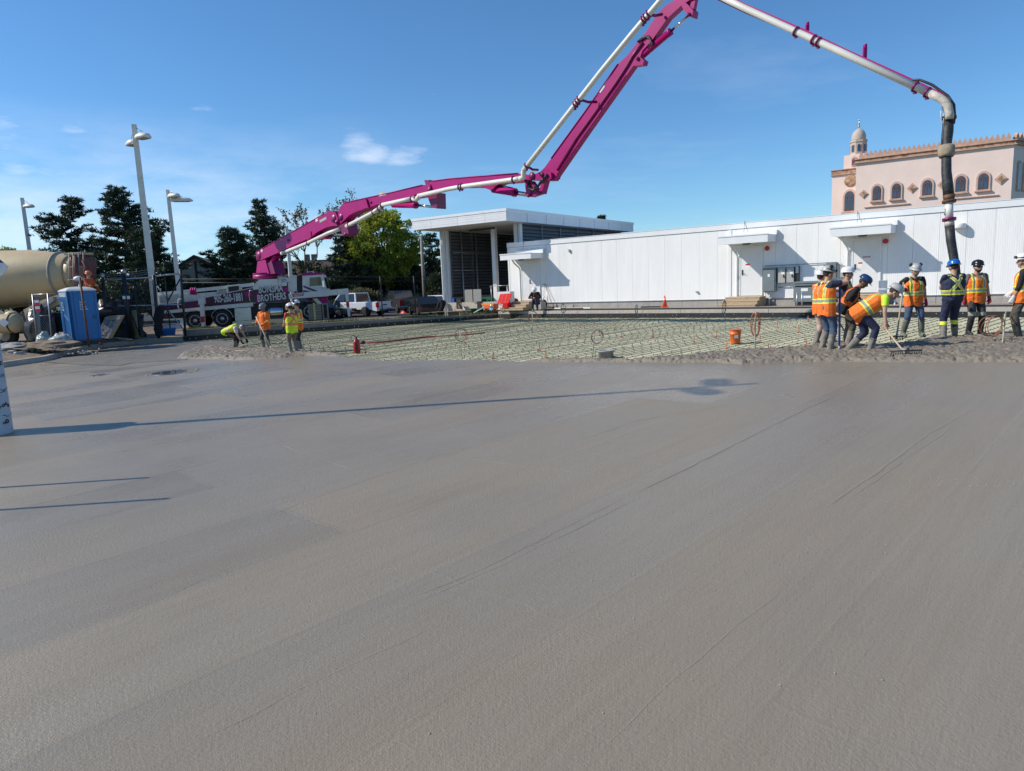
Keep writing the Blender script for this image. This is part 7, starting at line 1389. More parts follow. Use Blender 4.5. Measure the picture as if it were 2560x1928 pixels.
# orange depth stakes
for i, (x, y) in enumerate(((1704, 889), (1817, 867), (1921, 881), (2016, 863), (1735, 854), (1900, 851), (1791, 838), (1997, 827), (1943, 814), (1365, 889), (1349, 873), (1522, 890), (1233, 892), (1448, 839), (1553, 839), (1632, 839), (1670, 797), (1538, 820), (809, 875), (913, 878), (2020, 800), (1160, 855), (1450, 815))):
    p = gp(x, y); m_ = MB('stake_orange'); h = RND.uniform(.12, .20); a = RND.uniform(0, 3); z0 = Vector((0, 0, -.12)); R_ = Matrix.Rotation(a, 3, 'Z'); m_.box(p + Vector((0, 0, h / 2 - .06)), (.016, .016, h + .12), R_); m_.box(p + Vector((0, 0, -.045)), (.11, .02, .02), R_); m_.box(p + Vector((0, 0, -.045)), (.02, .11, .022), R_); m_.box(p + Vector((0, 0, h * .45)), (.035, .014, .02), R_); tag(m_.build('depth_stake'), 'small orange plastic depth stake standing among the pale green pipes', 'stake', 'orange depth stakes')
def cone(p, label, h=.5):
    t = thing('traffic_cone', p, label, 'traffic cone'); m_ = MB('cone_orange'); m_.rbox(p + Vector((0, 0, .02)), (.32, .32, .04), None, .01); m_.build('base', t); r_ = lambda z: .12 - .095 * z / h; m_ = MB('cone_orange'); m_.lathe(p, (0, 0, 1), [(.04, r_(.0)), (h, r_(h)), (h + .005, .01)], 18); m_.build('body', t)
    for z0, z1 in ((.22, .30), (.36, .42)): m_ = MB('cone_white'); m_.lathe(p, (0, 0, 1), [(z0, r_(z0) + .003), (z1, r_(z1) + .003)], 18, True, False); m_.build('collar', t)
a = WALL.px(1662, 770, .9); cone(WALL.w(a[0], .63, .9), 'orange and white cone on the walkway along the white wall', .55); a = WALL.px(1236, 776, 1.9); cone(WALL.w(a[0], .60, 1.9), 'orange cone standing against the orange saw', .45)
# tool chest, saw, clutter by the left door
c = WALL.px(1248, 760, 1.7); q = c[0]; t = thing('tool_chest', WALL.w(q, .62, 1.4), 'open white and red tool chest beside the wooden steps', 'tool chest'); M('chest_red', (.60, .02, .02), .7, spec=.15)
m_ = MB('white_door'); wb(m_, q - .55, q + .35, .62, 1.62, .75, 1.15); m_.build('cabinet', t); m_ = MB('chest_red'); m_.prism([WALL.w(q - .30, .95, 1.5), WALL.w(q + .50, .95, 1.5), WALL.w(q + .55, 1.52, 1.2), WALL.w(q - .28, 1.50, 1.2)], WALL.n * .03); m_.build('lid', t); m_ = MB('chest_red'); wb(m_, q + .15, q + .5, .75, 1.0, 1.2, 1.6); m_.build('drawer', t)
for k in range(2): m_ = MB('red_paint'); x = q - .04 + .27 * k; m_.prism([WALL.w(x, .97, 1.532), WALL.w(x + .012, .97, 1.532), WALL.w(x + .02, 1.5, 1.236), WALL.w(x + .008, 1.5, 1.236)], WALL.n * .01); m_.build('lid_rib', t)
t = thing('concrete_saw', WALL.w(q - .25, .58, 2.1), 'orange walk behind concrete saw in front of the tool chest', 'saw'); m_ = MB('orange_plastic'); m_.rbox(WALL.w(q - .25, .86, 2.1), (.75, .45, .3), Matrix.Rotation(-.66, 3, 'Z'), .05); m_.build('engine_cover', t); m_ = MB('orange_plastic'); m_.path([WALL.w(q - .55, .75, 2.1), WALL.w(q - .8, .95, 2.1), WALL.w(q - .95, 1.0, 2.1)], .03, 6); m_.build('handle_bar', t)
for x in (-.5, 0.0): m_ = MB('tyre'); m_.lathe(WALL.w(q + x, .66, 2.25), WALL.n, [(0, .09), (.05, .09)], 14); m_.build('wheel', t)
t = thing('work_light', WALL.w(q + .12, .6, 2.5), 'round silver work light on the walkway before the saw', 'work light'); m_ = MB('chrome'); m_.lathe(WALL.w(q + .1, .80, 2.42), WALL.n, [(0, .03), (.04, .12), (.12, .16), (.125, .14), (.06, .03)], 20); m_.build('reflector', t); m_ = MB('dark_metal'); m_.tube(WALL.w(q + .1, .58, 2.45), WALL.w(q + .1, .8, 2.42), .02); m_.build('stand', t)
def wbox(name, mat, px0, py0, px1, py1, off, th, label, cat, rb=.02):
    a, z0 = WALL.px(px0, py1, off); b_, z1 = WALL.px(px1, py0, off); m_ = MB(mat); wb(m_, a, b_, z0, z1, off - th, off); return tag(m_.build(name), label, cat)
M('green_plastic', (.01, .12, .06), .5); M('blue_plastic', (.02, .10, .35), .45); M('ply_grey', (.30, .29, .27), .8, var=.12, scale=3); M('cloth_dark', (.012, .012, .015), .95, var=.4, scale=8, bump=.8, bscale=12)
pl_ = Plane(lp(aA - 2, 1.6, 0), (-tl.x, -tl.y)) 
def lbox(name, mat, px0, py0, px1, py1, off, th, label, cat): a, z0 = pl_.px(px0, py1, off); b_, z1 = pl_.px(px1, py0, off); m_ = MB(mat); wb(m_, a, b_, z0, z1, off - th, off, pl_); return tag(m_.build(name), label, cat)
lbox('plywood_sheet', 'ply_grey', 1163, 724, 1180, 757, -.2, .05, 'grey sheet standing on the retaining wall, next to the pipes', 'board'); lbox('plywood_sheet', 'ply_grey', 1184, 723, 1202, 757, -.15, .05, 'grey sheet standing on the retaining wall, nearer the white column', 'board')
lbox('storage_bin', 'green_plastic', 1206, 742, 1226, 757, -.7, .4, 'dark green bin on the retaining wall', 'bin'); lbox('jerry_can', 'blue_plastic', 1127, 746, 1135, 757, -.5, .25, 'blue can at the foot of the service pipe', 'can'); lbox('junction_pot', 'dark_metal', 1141, 748, 1152, 757, -.5, .25, 'dark pump box beside the blue can', 'pump box')
m_ = MB('dark_metal'); a, z = pl_.px(1147, 764, .12); wb(m_, a - .16, a + .16, z - .22, z + .2, .02, .16, pl_); tag(m_.build('hose_reel_box'), 'dark hose reel box fixed to the cream wall', 'box'); m_ = MB('dark_metal'); a, z = pl_.px(1198, 762, .12); wb(m_, a - .13, a + .13, z - .2, z + .2, .02, .16, pl_); tag(m_.build('socket_box'), 'dark socket box on the cream wall near the green tubs', 'box')
a, z = pl_.px(1190, 778, .8)
for k, (x, w_) in enumerate(((1186, .34), (1200, .26))): a, z = pl_.px(x, 778, .9); m_ = MB('green_plastic'); m_.lathe(pl_.w(a, z - .12, .9), (0, 0, 1), [(0, w_ * .6), (.26, w_ * .78), (.28, w_ * .82), (.27, w_ * .7), (.05, w_ * .55), (.05, 0)], 18); tag(m_.build('tub'), ('wide green tub before the cream wall', 'smaller green tub beside the wide green tub')[k], 'tub')
m_ = MB('white_metal'); m_.path([at(1184, 783, 39.3), at(1207, 770, 39.4), at(1230, 757, 39.6)], .03, 6); tag(m_.build('white_pole'), 'white pole leaning across the green tubs', 'pole')
m_ = MB('galvanised'); m_.path([pl_.w(*pl_.px(1150, 757, .1), .1), pl_.w(*pl_.px(1168, 783, .7), .7)], .025, 6); tag(m_.build('prop'), 'grey prop slanting from the hose reel box to the ground', 'pole')
m_ = MB('galvanised'); r0, r1 = WALL.w(SL - 1.6, 1.95, -.2), WALL.w(SL - .1, 1.95, -.2); m_.path([r0, r1], .02, 6); m_.path([WALL.w(SL - .3, .6, -.2), WALL.w(SL - .3, 1.95, -.2)], .02, 6); m_.path([WALL.w(SL - 1.5, .6, -.2), WALL.w(SL - 1.5, 1.95, -.2)], .02, 6); tag(m_.build('handrail'), 'grey pipe handrail between the column and the white building', 'handrail')
M('bag_red', (.25, .015, .03), .8, var=.3, bump=.6, bscale=10); a, z = WALL.px(1285, 752, .5); m_ = MB('bag_red'); m_.ball(WALL.w(a, 1.10, .55), .22, 12, 8, (1.3, 1, .65)); tag(m_.build('bag'), 'dark red bag lying on the wooden steps', 'bag'); a, z = WALL.px(1276, 748, .4); m_ = MB('cloth_dark'); m_.ball(WALL.w(a, 1.12, .35), .2, 12, 8, (1.2, .9, .7)); tag(m_.build('bag'), 'black bag slumped behind the dark red bag', 'bag')
# tools and scraps along the wall
for k, (x0, x1) in enumerate(((1361, 1357), (1364, 1372))): a, z = WALL.px(x0, 711, .06); b_, z2 = WALL.px(x1, 768, .45); stick('broom', WALL.w(a, z, .06), WALL.w(b_, .64, .45), .016, 'tool_wood' if k == 0 else 'galvanised', ('broom leaning on the white wall beside the seated worker', 'steel handled tool leaning on the white wall by the broom')[k], 'broom', lambda t, a, b_: MB('tool_wood').box(b_ + Vector((0, 0, .05)), (.3, .08, .1)).build('broom_head', t))
for (x0, x1, y, off, mt, nm, lb) in ((1385, 1475, 765, .5, 'white_metal', 'pipe', 'white pipe lying along the foundation'), (1402, 1455, 770, .9, 'rusty_steel', 'plank', 'rusty brown plank lying on the walkway'), (1398, 1432, 763, .35, 'pipe_grey', 'block', 'grey block on the walkway behind the rusty plank'), (1602, 1655, 763, .35, 'cloth_dark', 'rubber_mat', 'black rubber mat slumped against the foundation')):
    a, z = WALL.px(x0, y, off); b_, _ = WALL.px(x1, y, off); m_ = MB(mt); wb(m_, a, b_, .60, .60 + (.06 if nm != 'block' else .2), off - .12, off); tag(m_.build(nm), lb, nm.replace('_', ' '))
a, z = WALL.px(1358, 755, .45); t = thing('backpack', WALL.w(a, .62, .4), 'dark pack hanging by the wall right of the seated worker', 'bag'); m_ = MB('cloth_dark'); m_.ball(WALL.w(a - .05, .86, .35), .26, 14, 9, (.8, .6, 1.0)); m_.build('pack', t); m_ = MB('paper_white'); m_.tube(WALL.w(a, 1.05, .5), WALL.w(a + .02, 1.30, .4), .05); m_.build('white_roll', t)
m_ = MB('foundation'); m_.rbox(WALL.w(WALL.px(1338, 770, 1.3)[0], .80, .85), (.5, .45, .42), Matrix.Rotation(-.66, 3, 'Z'), .02); tag(m_.build('concrete_block'), 'grey block the seated worker sits on', 'block')
# white plastic chair behind the bending worker
p = WALL.w(WALL.px(2212, 790, 2.2)[0], .64, 1.9); t = thing('plastic_chair', p, 'white plastic chair behind the bending worker', 'chair'); R_ = Matrix.Rotation(.3, 3, 'Z')
for nm, c_, sz in (('seat', (0, 0, .43), (.46, .44, .03)), ('backrest', (0, .22, .70), (.44, .03, .5)), ('armrest', (-.24, 0, .63), (.05, .42, .03)), ('armrest', (.24, 0, .63), (.05, .42, .03)), ('leg', (-.2, -.18, .21), (.05, .05, .42)), ('leg', (.2, -.18, .21), (.05, .05, .42)), ('leg', (-.2, .2, .21), (.05, .05, .42)), ('leg', (.2, .2, .21), (.05, .05, .42))): m_ = MB('cone_white'); m_.rbox(p + R_ @ Vector(c_), sz, R_, .01); m_.build(nm, t)
# hanging jackets
def jacket(px, py0, py1, w_, d, label):
    t_ = thing('hanging_jacket', at(px, py1, d), label, 'jacket'); rg = []; n = 10
    for k, (f, ww) in enumerate(((0, .25), (.06, .6), (.2, .95), (.4, 1.0), (.6, .85), (.8, 1.0), (1, .8))):
        y = py0 + (py1 - py0) * f; c = at(px + 2 * math.sin(f * 7), y, d); rg.append([c + Vector((w_ / 2 * ww * math.cos(2 * math.pi * j / n) * (1 + .15 * math.sin(3 * j + k)), .12 * math.sin(2 * math.pi * j / n) * (1 + .3 * math.cos(2 * j + k)), .05 * math.sin(j * 2.1 + k))) for j in range(n)])
    m_ = MB('cloth_dark'); m_.loft(rg, True, True); m_.build('coat', t_); m_ = MB('cloth_dark'); m_.path([at(px - 4, py0 + (py1 - py0) * .1, d), at(px - 9, py0 + (py1 - py0) * .4, d), at(px - 8, py0 + (py1 - py0) * .62, d)], [.09, .10, .07], 8); m_.build('sleeve', t_)
jacket(1104, 750, 790, .42, 42.2, 'black jacket hanging from the white column'); jacket(397, 766, 838, .42, 34.0, 'dark coat and rags hanging on the gate post')

# ------------------------------------------------------------------ gate, fence panels, toilet, mixer on the left
q_ = at(400, 800, 34.6); GP = Plane((q_.x, q_.y, 0), (.995, .09)); gpt = lambda x, y, o=0.0: GP.w(*GP.px(x, y, o), o)
t = thing('chain_link_gate', gpt(385, 842), 'black chain link gate with silver rails and barbed wire', 'gate')
def gbar(nm, pts, r_, mat='black_steel'): m_ = MB(mat); m_.path([gpt(*p) for p in pts], r_, 8); return m_.build(nm, t)
for pts, r_ in ((((257, 692), (268, 850)), .07), (((308, 678), (328, 852)), .12), (((384, 688), (397, 846)), .08), (((451, 673), (464, 840)), .06)): gbar('post', pts, r_)
for pts, r_ in ((((258, 701), (310, 698), (386, 693)), .04), (((386, 691), (450, 684)), .045), (((302, 765), (392, 763)), .03), (((397, 763), (456, 761)), .03), (((404, 838), (464, 838)), .035), (((390, 711), (420, 752)), .03), (((421, 776), (462, 828)), .03)): gbar('rail', pts, r_, 'galvanised')
for pts, r_ in ((((420, 752), (450, 698)), .035), (((412, 690), (427, 836)), .03), (((420, 776), (402, 806)), .03), (((335, 702), (350, 842)), .035), (((337, 706), (390, 812)), .028), (((322, 770), (350, 838)), .028), (((264, 720), (300, 800)), .025)): gbar('brace', pts, r_)
for k, (y0, y1) in enumerate(((692, 676), (697, 682), (687, 671))): gbar('barbed_wire', ((263, y0), (310, y0 - 5), (345, y0 - 8), (388, y1)), .008, 'galvanised')
for x, y0, y1 in ((264, 701, 682), (342, 697, 672), (387, 693, 668)): gbar('wire_arm', ((x, y0), (x - 1, y1)), .018)
for x, y in ((256, 690), (309, 680)): m_ = MB('galvanised'); m_.ball(gpt(x, y), .13, 10, 6); m_.build('post_cap', t)
for x, y in ((310, 744), (321, 744)): a, z = GP.px(x, y, .15); m_ = MB('paper_white'); wb(m_, a - .07, a + .07, z - .08, z + .08, .14, .15, GP); m_.build('tag', t)
def mesh_net(x0, y0, x1, y1, parent, pl, pitch=.09, r_=.0035, mat='black_steel', off=0.0):
    a0, z0 = pl.px(x0, y1, off); a1, z1 = pl.px(x1, y0, off); m_ = MB(mat); W_, H_ = a1 - a0, z1 - z0; k = -H_
    while k < W_:
        for sg in (1, -1):
            s0 = max(0, k); s1 = min(W_, k + H_)
            if s1 - s0 > .02:
                f = lambda s: (z0 + (s - k)) if sg > 0 else (z1 - (s - k)); m_.tube(pl.w(a0 + s0, f(s0), off), pl.w(a0 + s1, f(s1), off), r_, n=3, caps=False)
        k += pitch
    return tag(m_.build('chain_link_mesh', parent), kind='stuff')
mesh_net(262, 702, 386, 842, t, GP, .075, .005)
# temporary panel with a red and white sign, steel post, toilet
qq = at(105, 850, 30.8); FP = Plane((qq.x, qq.y, 0), (.99, -.05)); fpt = lambda x, y, o=0.0: FP.w(*FP.px(x, y, o), o)
t = thing('fence_panel', fpt(105, 850), 'grey temporary fence panel with a red and white sign', 'fence panel')
for pts, r_ in ((((81, 736), (92, 850)), .03), (((119, 733), (129, 850)), .028), (((80, 737), (136, 734)), .022), (((86, 790), (124, 789)), .015)): m_ = MB('galvanised'); m_.path([fpt(*p) for p in pts], r_, 7); m_.build('tube', t)
mesh_net(84, 737, 128, 848, t, FP, .11, .003, 'galvanised'); m_ = MB('grey_enclosure'); m_.prism([fpt(*p, -.03) for p in ((83, 742), (96, 742), (103, 850), (92, 850))], FP.n * -.02); m_.build('screen', t)
a, z0 = FP.px(88, 780, .05); b_, z1 = FP.px(97, 748, .05); m_ = MB('print_red'); wb(m_, a, b_, z0, z1, .03, .04, FP); sg = m_.build('sign', t); m_ = MB('paper_white'); wb(m_, a + .02, b_ - .02, z0 + .12, z0 + .24, .041, .044, FP); m_.build('sign_patch', sg); m_ = MB('paper_white'); wb(m_, a + .02, b_ - .02, z0 + .40, z1 - .05, .041, .044, FP); m_.build('sign_patch', sg)
a_, b_ = at(207, 694, 29.4), at(222, 861, 29.4); m_ = MB('rusty_steel'); m_.path([Vector((b_.x, b_.y, a_.z)), Vector((b_.x, b_.y, b_.z - .1))], .045, 8); tag(m_.build('steel_post'), 'rusty steel post standing before the blue toilet', 'post')
M('toilet_blue', (.010, .15, .40), .4, var=.08, scale=2); M('toilet_dark', (.006, .075, .22), .4); M('roof_white', (.62, .62, .60), .5, dirt=.2)
c = at(183, 851, 30.3); yaw = math.radians(-47); R_ = Matrix.Rotation(yaw, 3, 'Z'); S_ = 1.14; cc_ = Vector((c.x, c.y, 0)) + R_ @ Vector((-S_ / 2, S_ / 2, 0)) * -1 * -1
ex_, ey_ = R_ @ Vector((1, 0, 0)), R_ @ Vector((0, 1, 0)); fl = -(ex_) if (-(ex_)).x < 0 else ex_
dl = Vector((-math.cos(math.radians(42)), math.sin(math.radians(42)), 0)); dr_ = Vector((math.cos(math.radians(46)), math.sin(math.radians(46)), 0)); z0 = c.z - .05
t = thing('portable_toilet', Vector((c.x, c.y, z0)) + (dl + dr_) * S_ / 2, 'blue portable toilet with a white domed roof', 'portable toilet'); cn = lambda u_, v_, z: Vector((c.x, c.y, 0)) + dl * u_ + dr_ * v_ + Vector((0, 0, z))
def tbx(mb, u0, u1, v0, v1, za, zb): return mb.add([cn(u_, v_, z) for z in (za, zb) for v_ in (v0, v1) for u_ in (u0, u1)], [(0, 2, 3, 1), (4, 5, 7, 6), (0, 1, 5, 4), (2, 6, 7, 3), (0, 4, 6, 2), (1, 3, 7, 5)])
tbx(MB('toilet_blue'), 0, S_, 0, S_, z0 + .06, z0 + 2.2).build('body', t); tbx(MB('toilet_dark'), -.03, S_ + .03, -.03, S_ + .03, z0, z0 + .059).build('skid', t)
for (u0, u1, v0, v1) in ((.0, .10, -.025, .10), (S_ - .1, S_, -.025, -.001), (-.025, -.001, .10, .2), (-.025, -.001, S_ - .1, S_)): tbx(MB('toilet_blue'), u0, u1, v0, v1, z0 + .061, z0 + 2.19).build('corner_post', t)
for k in range(4): tbx(MB('cone_white'), .12, S_ - .12, -.03, -.001, z0 + 1.98 + .05 * k, z0 + 2.005 + .05 * k).build('vent_slat', t)
tbx(MB('toilet_dark'), .12, S_ - .12, -.012, -.001, z0 + .3, z0 + 1.9).build('side_panel', t); m_ = MB('toilet_blue'); m_.prism([cn(.12, -.03, z0 + .85), cn(S_ - .12, -.03, z0 + 1.25), cn(S_ - .12, -.03, z0 + 1.33), cn(.12, -.03, z0 + .93)], -dr_ * -.02); m_.build('swage', t)
dd_ = tbx(MB('toilet_blue'), -.02, -.001, .22, S_ - .12, z0 + .2, z0 + 2.1).build('door', t); tbx(MB('toilet_dark'), -.05, -.021, S_ - .24, S_ - .16, z0 + .95, z0 + 1.15).build('handle', dd_)
for (u_, v_, dr2, nn) in ((S_ - .42, -.031, -dl, None), (-.032, .50, dr_, None)):
    o0 = cn(u_ + (.18 if nn is None and v_ < 0 else 0), v_, z0 + 1.58); lab = []
    if v_ < 0: m_ = MB('toilet_dark'); m_.prism([cn(S_ - .20, -.014, z0 + 1.30), cn(S_ - .62, -.014, z0 + 1.30), cn(S_ - .62, -.014, z0 + 1.78), cn(S_ - .20, -.014, z0 + 1.78)], dr_ * -.012); m_.build('decal', t)
    for i, w_ in enumerate(('Super', 'Save', 'Toilet', 'Rentals')): text(t, w_, (cn(S_ - .24, -.027, z0 + 1.68 - .105 * i) if v_ < 0 else cn(-.0215, .42, z0 + 1.68 - .105 * i)), dr2, (0, 0, 1), .075, 'letter_white', bold=.02)
m_ = MB('roof_white'); rg = []
for f, h in ((1.04, 0), (1.05, .04), (.9, .10), (.6, .17), (.25, .2)): rg.append([cn(S_ / 2 + f * S_ / 2 * a, S_ / 2 + f * S_ / 2 * b_, z0 + 2.2 + h) for a, b_ in ((-1, -1), (0, -1.03), (1, -1), (1.03, 0), (1, 1), (0, 1.03), (-1, 1), (-1.03, 0))])
m_.loft(rg, False, True); m_.build('roof', t); m_ = MB('toilet_blue'); p = cn(S_ - .12, S_ - .3, z0 + 2.22); m_.tube(p, p + Vector((0, 0, .28)), .06); m_.build('vent_pipe', t)
# wrapped pallet of boards leaning behind the toilet
M('plastic_film', (.42, .43, .43), .3, var=.35, scale=6, bump=.9, bscale=7); t = thing('wrapped_pallet', at(268, 846, 32), 'tilted pallet of boards wrapped in torn clear film', 'pallet'); pa = [at(x, y, 32) for x, y in ((241, 842), (270, 847), (302, 789), (272, 790))]; m_ = MB('timber'); m_.prism(pa, (0, .35, 0)); m_.build('board_stack', t)
for k in range(4): f0, f1 = .12 + .22 * k, .14 + .22 * k; m_ = MB('dark_timber'); m_.prism([pa[0].lerp(pa[3], f0) + Vector((0, -.01, 0)), pa[1].lerp(pa[2], f0) + Vector((0, -.01, 0)), pa[1].lerp(pa[2], f1) + Vector((0, -.01, 0)), pa[0].lerp(pa[3], f1) + Vector((0, -.01, 0))], (0, .009, 0)); m_.build('board_gap', t)
for q in (((241, 842), (249, 838), (272, 800), (272, 790), (262, 794)), ((255, 836), (262, 840), (283, 806), (276, 800)), ((262, 846), (270, 847), (302, 790), (294, 790))): m_ = MB('plastic_film'); m_.prism([at(x, y, 31.95) for x, y in q], (0, .015, 0)); m_.build('film', t)
# bags, tarp and rubble on the dirt bank
M('tarp_black', (.010, .010, .011), .3, var=.4, scale=4, bump=1.0, bscale=5); M('bag_clear', (.34, .37, .35), .25, var=.4, scale=7, bump=1.0, bscale=9)
def heap(name, px, py, d, rx, ry, rz_, mat, label, cat, seed=0):
    c = at(px, py, d); m_ = MB(mat); n, k = 22, 10; vs_ = []; fs = []
    for j in range(k + 1):
        th = math.pi / 2 * j / k
        for i in range(n): a = 2 * math.pi * i / n; q = 1 + .22 * (float(vnoise(np.array([i * .55 % 12]), np.array([j * .8 + seed * 7]), seed)[0]) - .5) * 2; vs_.append(c + Vector((rx * q * math.cos(th) * math.cos(a), ry * q * math.cos(th) * math.sin(a), rz_ * q * math.sin(th) - .06)))
    for j in range(k):
        for i in range(n): fs.append((j * n + i, j * n + (i + 1) % n, (j + 1) * n + (i + 1) % n, (j + 1) * n + i))
    m_.add(vs_, fs, True); return tag(m_.build(name), label, cat)
heap('tarp_pile', 108, 846, 32.5, .75, .6, 1.55, 'tarp_black', 'black tarp heap between the fence panel and the blue toilet', 'tarp', 1); heap('plastic_bag', 152, 852, 29.9, .5, .35, .34, 'bag_clear', 'clear plastic bag full of rubbish at the foot of the toilet', 'bag', 2); heap('plastic_bag', 112, 851, 30.2, .32, .3, .42, 'bag_clear', 'clear plastic bag behind the fence panel', 'bag', 3); heap('dirt_heap', 120, 862, 29.2, 1.3, .7, .22, 'dirt', 'low heap of brown soil before the fence panel', 'soil', 4); heap('gravel_heap', 25, 864, 28.8, .8, .45, .18, 'pipe_grey', 'grey gravel heap beside the mixer tank', 'gravel', 5)
def dz_(x, y): 
    p = gp(x, y); return Vector((p.x, p.y, float(zdirt(np.array([p.x]), np.array([p.y]))[0])))
def bankpt(x, y):
    z = 0.05
    for _ in range(6): p = onz(x, y, z); z = float(zdirt(np.array([p.x]), np.array([p.y]))[0])
    return Vector((p.x, p.y, z))
p = bankpt(81, 876); m_ = MB('cone_white'); m_.lathe(p - Vector((0, 0, .02)), (0, 0, 1), [(0, .17), (.32, .14), (.34, .13), (.345, .02)], 20); tag(m_.build('pail'), 'white pail turned upside down on the dirt', 'bucket'); p = bankpt(84, 885); M('green_glass', (.10, .30, .10), .15, trans=.3); m_ = MB('green_glass'); m_.lathe(p, (0, 0, 1), [(0, .04), (.16, .04), (.20, .016), (.25, .015)], 14); tag(m_.build('bottle'), 'small green bottle standing by the curb', 'bottle'); p = bankpt(252, 861); m_ = MB('red_paint'); m_.lathe(p, (0, 0, 1), [(0, .06), (.13, .08), (.132, .07)], 14); tag(m_.build('cup'), 'small red tin on the curb side', 'cup')
for k, (x0, y0, x1, y1, w_, lb) in enumerate(((135, 863, 156, 868, .05, 'pale stick lying on the brown soil'), (290, 852, 327, 849, .16, 'tan plank lying behind the curb near the gate'), (32, 868, 58, 863, .05, 'pale lath of the broken frame on the dirt, slanting left'), (48, 862, 66, 870, .05, 'pale lath of the broken frame on the dirt, slanting right'), (36, 872, 60, 874, .05, 'pale lath lying flat below the broken frame'))):
    a, b_ = bankpt(x0, y0) + Vector((0, 0, .03)), bankpt(x1, y1) + Vector((0, 0, .03)); m_ = MB('tool_wood'); m_.box((a + b_) / 2, ((b_ - a).length, w_, .04), Matrix.Rotation(math.atan2((b_ - a).y, (b_ - a).x), 3, 'Z')); tag(m_.build('plank'), lb, 'plank')
m_ = MB('pipe_grey')
for k in range(150): p = bankpt(RND.uniform(4, 250), RND.uniform(862, 886)); r_ = RND.uniform(.015, .06); m_.ball(p, r_, 6, 4, (1.2, 1, .7))
tag(m_.build('rubble', label='scattered grey stones and broken concrete on the dirt bank', cat='stones', kind='stuff'))
for k, (x, y) in enumerate(((20, 876), (30, 880), (47, 878), (96, 880), (62, 882))): p = bankpt(x, y); m_ = MB('pipe_grey'); m_.rbox(p + Vector((0, 0, .04)), (RND.uniform(.2, .4), .2, .13), Matrix.Rotation(RND.uniform(0, 3), 3, 'Z'), .03); tag(m_.build('concrete_chunk'), 'broken lump of grey concrete on the dirt bank', 'rubble', 'concrete lumps on the bank')
# crate, bins and board near the pump truck
t = thing('wooden_crate', tpt((1650, 1265), 1.6), 'grey weathered crate with a yellow strap before the truck wheel', 'crate'); M('grey_wood', (.19, .175, .155), .9, var=.25, scale=4); zc0 = tpt((1650, 1268), 1.6).z
ca, cb = TP.px(*Z2((1555, 1260)), 1.6)[0], TP.px(*Z2((1755, 1250)), 1.6)[0]; zt_ = TP.px(*Z2((1650, 1108)), 1.6)[1]
for k in range(6): z = zc0 + (zt_ - zc0) * k / 6; wb(MB('grey_wood'), ca, ca + .75, z + .01, z + (zt_ - zc0) / 6 - .01, 1.55, 1.6, TP).build('slat', t)
for (a, b_) in ((ca + .80, ca + .88), (cb - .08, cb)): wb(MB('grey_wood'), a, b_, zc0, zt_, 1.5, 1.6, TP).build('frame_post', t)
for z in (zc0, zt_ - .08): wb(MB('grey_wood'), ca + .881, cb - .081, z, z + .08, 1.5, 1.6, TP).build('frame_rail', t)
wb(MB('chassis_black'), ca + .05, cb - .05, zc0 + .05, zt_ - .05, .9, 1.45, TP).build('contents', t); M('strap_yellow', (.42, .38, .16), .7); wb(MB('strap_yellow'), ca + .30, ca + .42, zc0, zt_ + .06, 1.605, 1.62, TP).build('strap', t)
p = gpt(420, 832, .4); m_ = MB('blue_plastic'); m_.lathe(Vector((p.x, p.y, p.z - .1)), (0, 0, 1), [(0, .32), (.3, .38), (.32, .4), (.31, .36), (.05, .3), (.05, 0)], 20); tag(m_.build('tub'), 'blue tub under the gate beside the hanging rags', 'tub'); m_ = MB('cone_white'); a, z = GP.px(395, 820, -.6); b_, _ = GP.px(455, 820, -.6); wb(m_, a, b_, z - .1, z + .12, -.7, -.6, GP); tag(m_.build('board'), 'white board lying behind the gate', 'board')
m_ = MB('strap_yellow'); m_.path([gpt(337, 776, -1.2), gpt(345, 845, -1.2)], .14, 10); tag(m_.build('bollard'), 'dull yellow bollard seen through the chain link gate', 'bollard'); heap('brush_pile', 292, 848, 36.5, 1.7, .8, 1.9, 'tarp_black', 'dark covered heap behind the chain link gate', 'heap', 8)
# ---- mixer truck
M('drum_tan', (.60, .45, .25), .5, var=.06, scale=1.0, dirt=.12); M('rust_red', (.14, .04, .03), .7, var=.4, scale=6, dirt=.5)
D_ = 33.5; da, db = at(-330, 722, D_ + 1.0), at(212, 686, D_ + .6); ax = (db - da).normalized(); LD = (db - da).length
t = thing('mixer_truck', Vector((at(60, 845, D_).x, at(60, 845, D_).y, .15)), 'tan concrete mixer truck with a big drum at the left edge', 'mixer truck')
m_ = MB('drum_tan'); m_.lathe(da, ax, [(0, .5), (.3, .95), (LD * .30, 1.42), (LD * .55, 1.46), (LD * .78, 1.36), (LD * .90, 1.14), (LD * .95, 1.0), (LD * .955, .98)], 44); dm = m_.build('drum', t); m_ = MB('pipe_grey'); m_.ring(da + ax * LD * .905, ax, 1.15, .05, 44, 6); m_.build('roller_ring', dm); m_ = MB('drum_tan'); m_.lathe(da + ax * LD * .955, ax, [(0, .95), (.35, .80), (.36, .70), (.1, .6)], 32); m_.build('drum_mouth', dm)
for (x, y, r_) in ((0, 668, .42),):
    c = at(x, y, D_ - 1.5); m_ = MB('cone_white'); m_.prism([c + Vector((dx * r_, 0, dz * r_)) for dx, dz in ((-1, 0), (0, -1), (1, 0), (0, 1))], (0, -.01, 0)); o = m_.build('diamond_decal', dm); m_ = MB('hat_navy'); m_.prism([c + Vector((dx * r_, -.011, dz * r_)) for dx, dz in ((-.55, .45), (.55, .45), (0, 1))], (0, -.01, 0)); m_.build('decal_crown', dm)
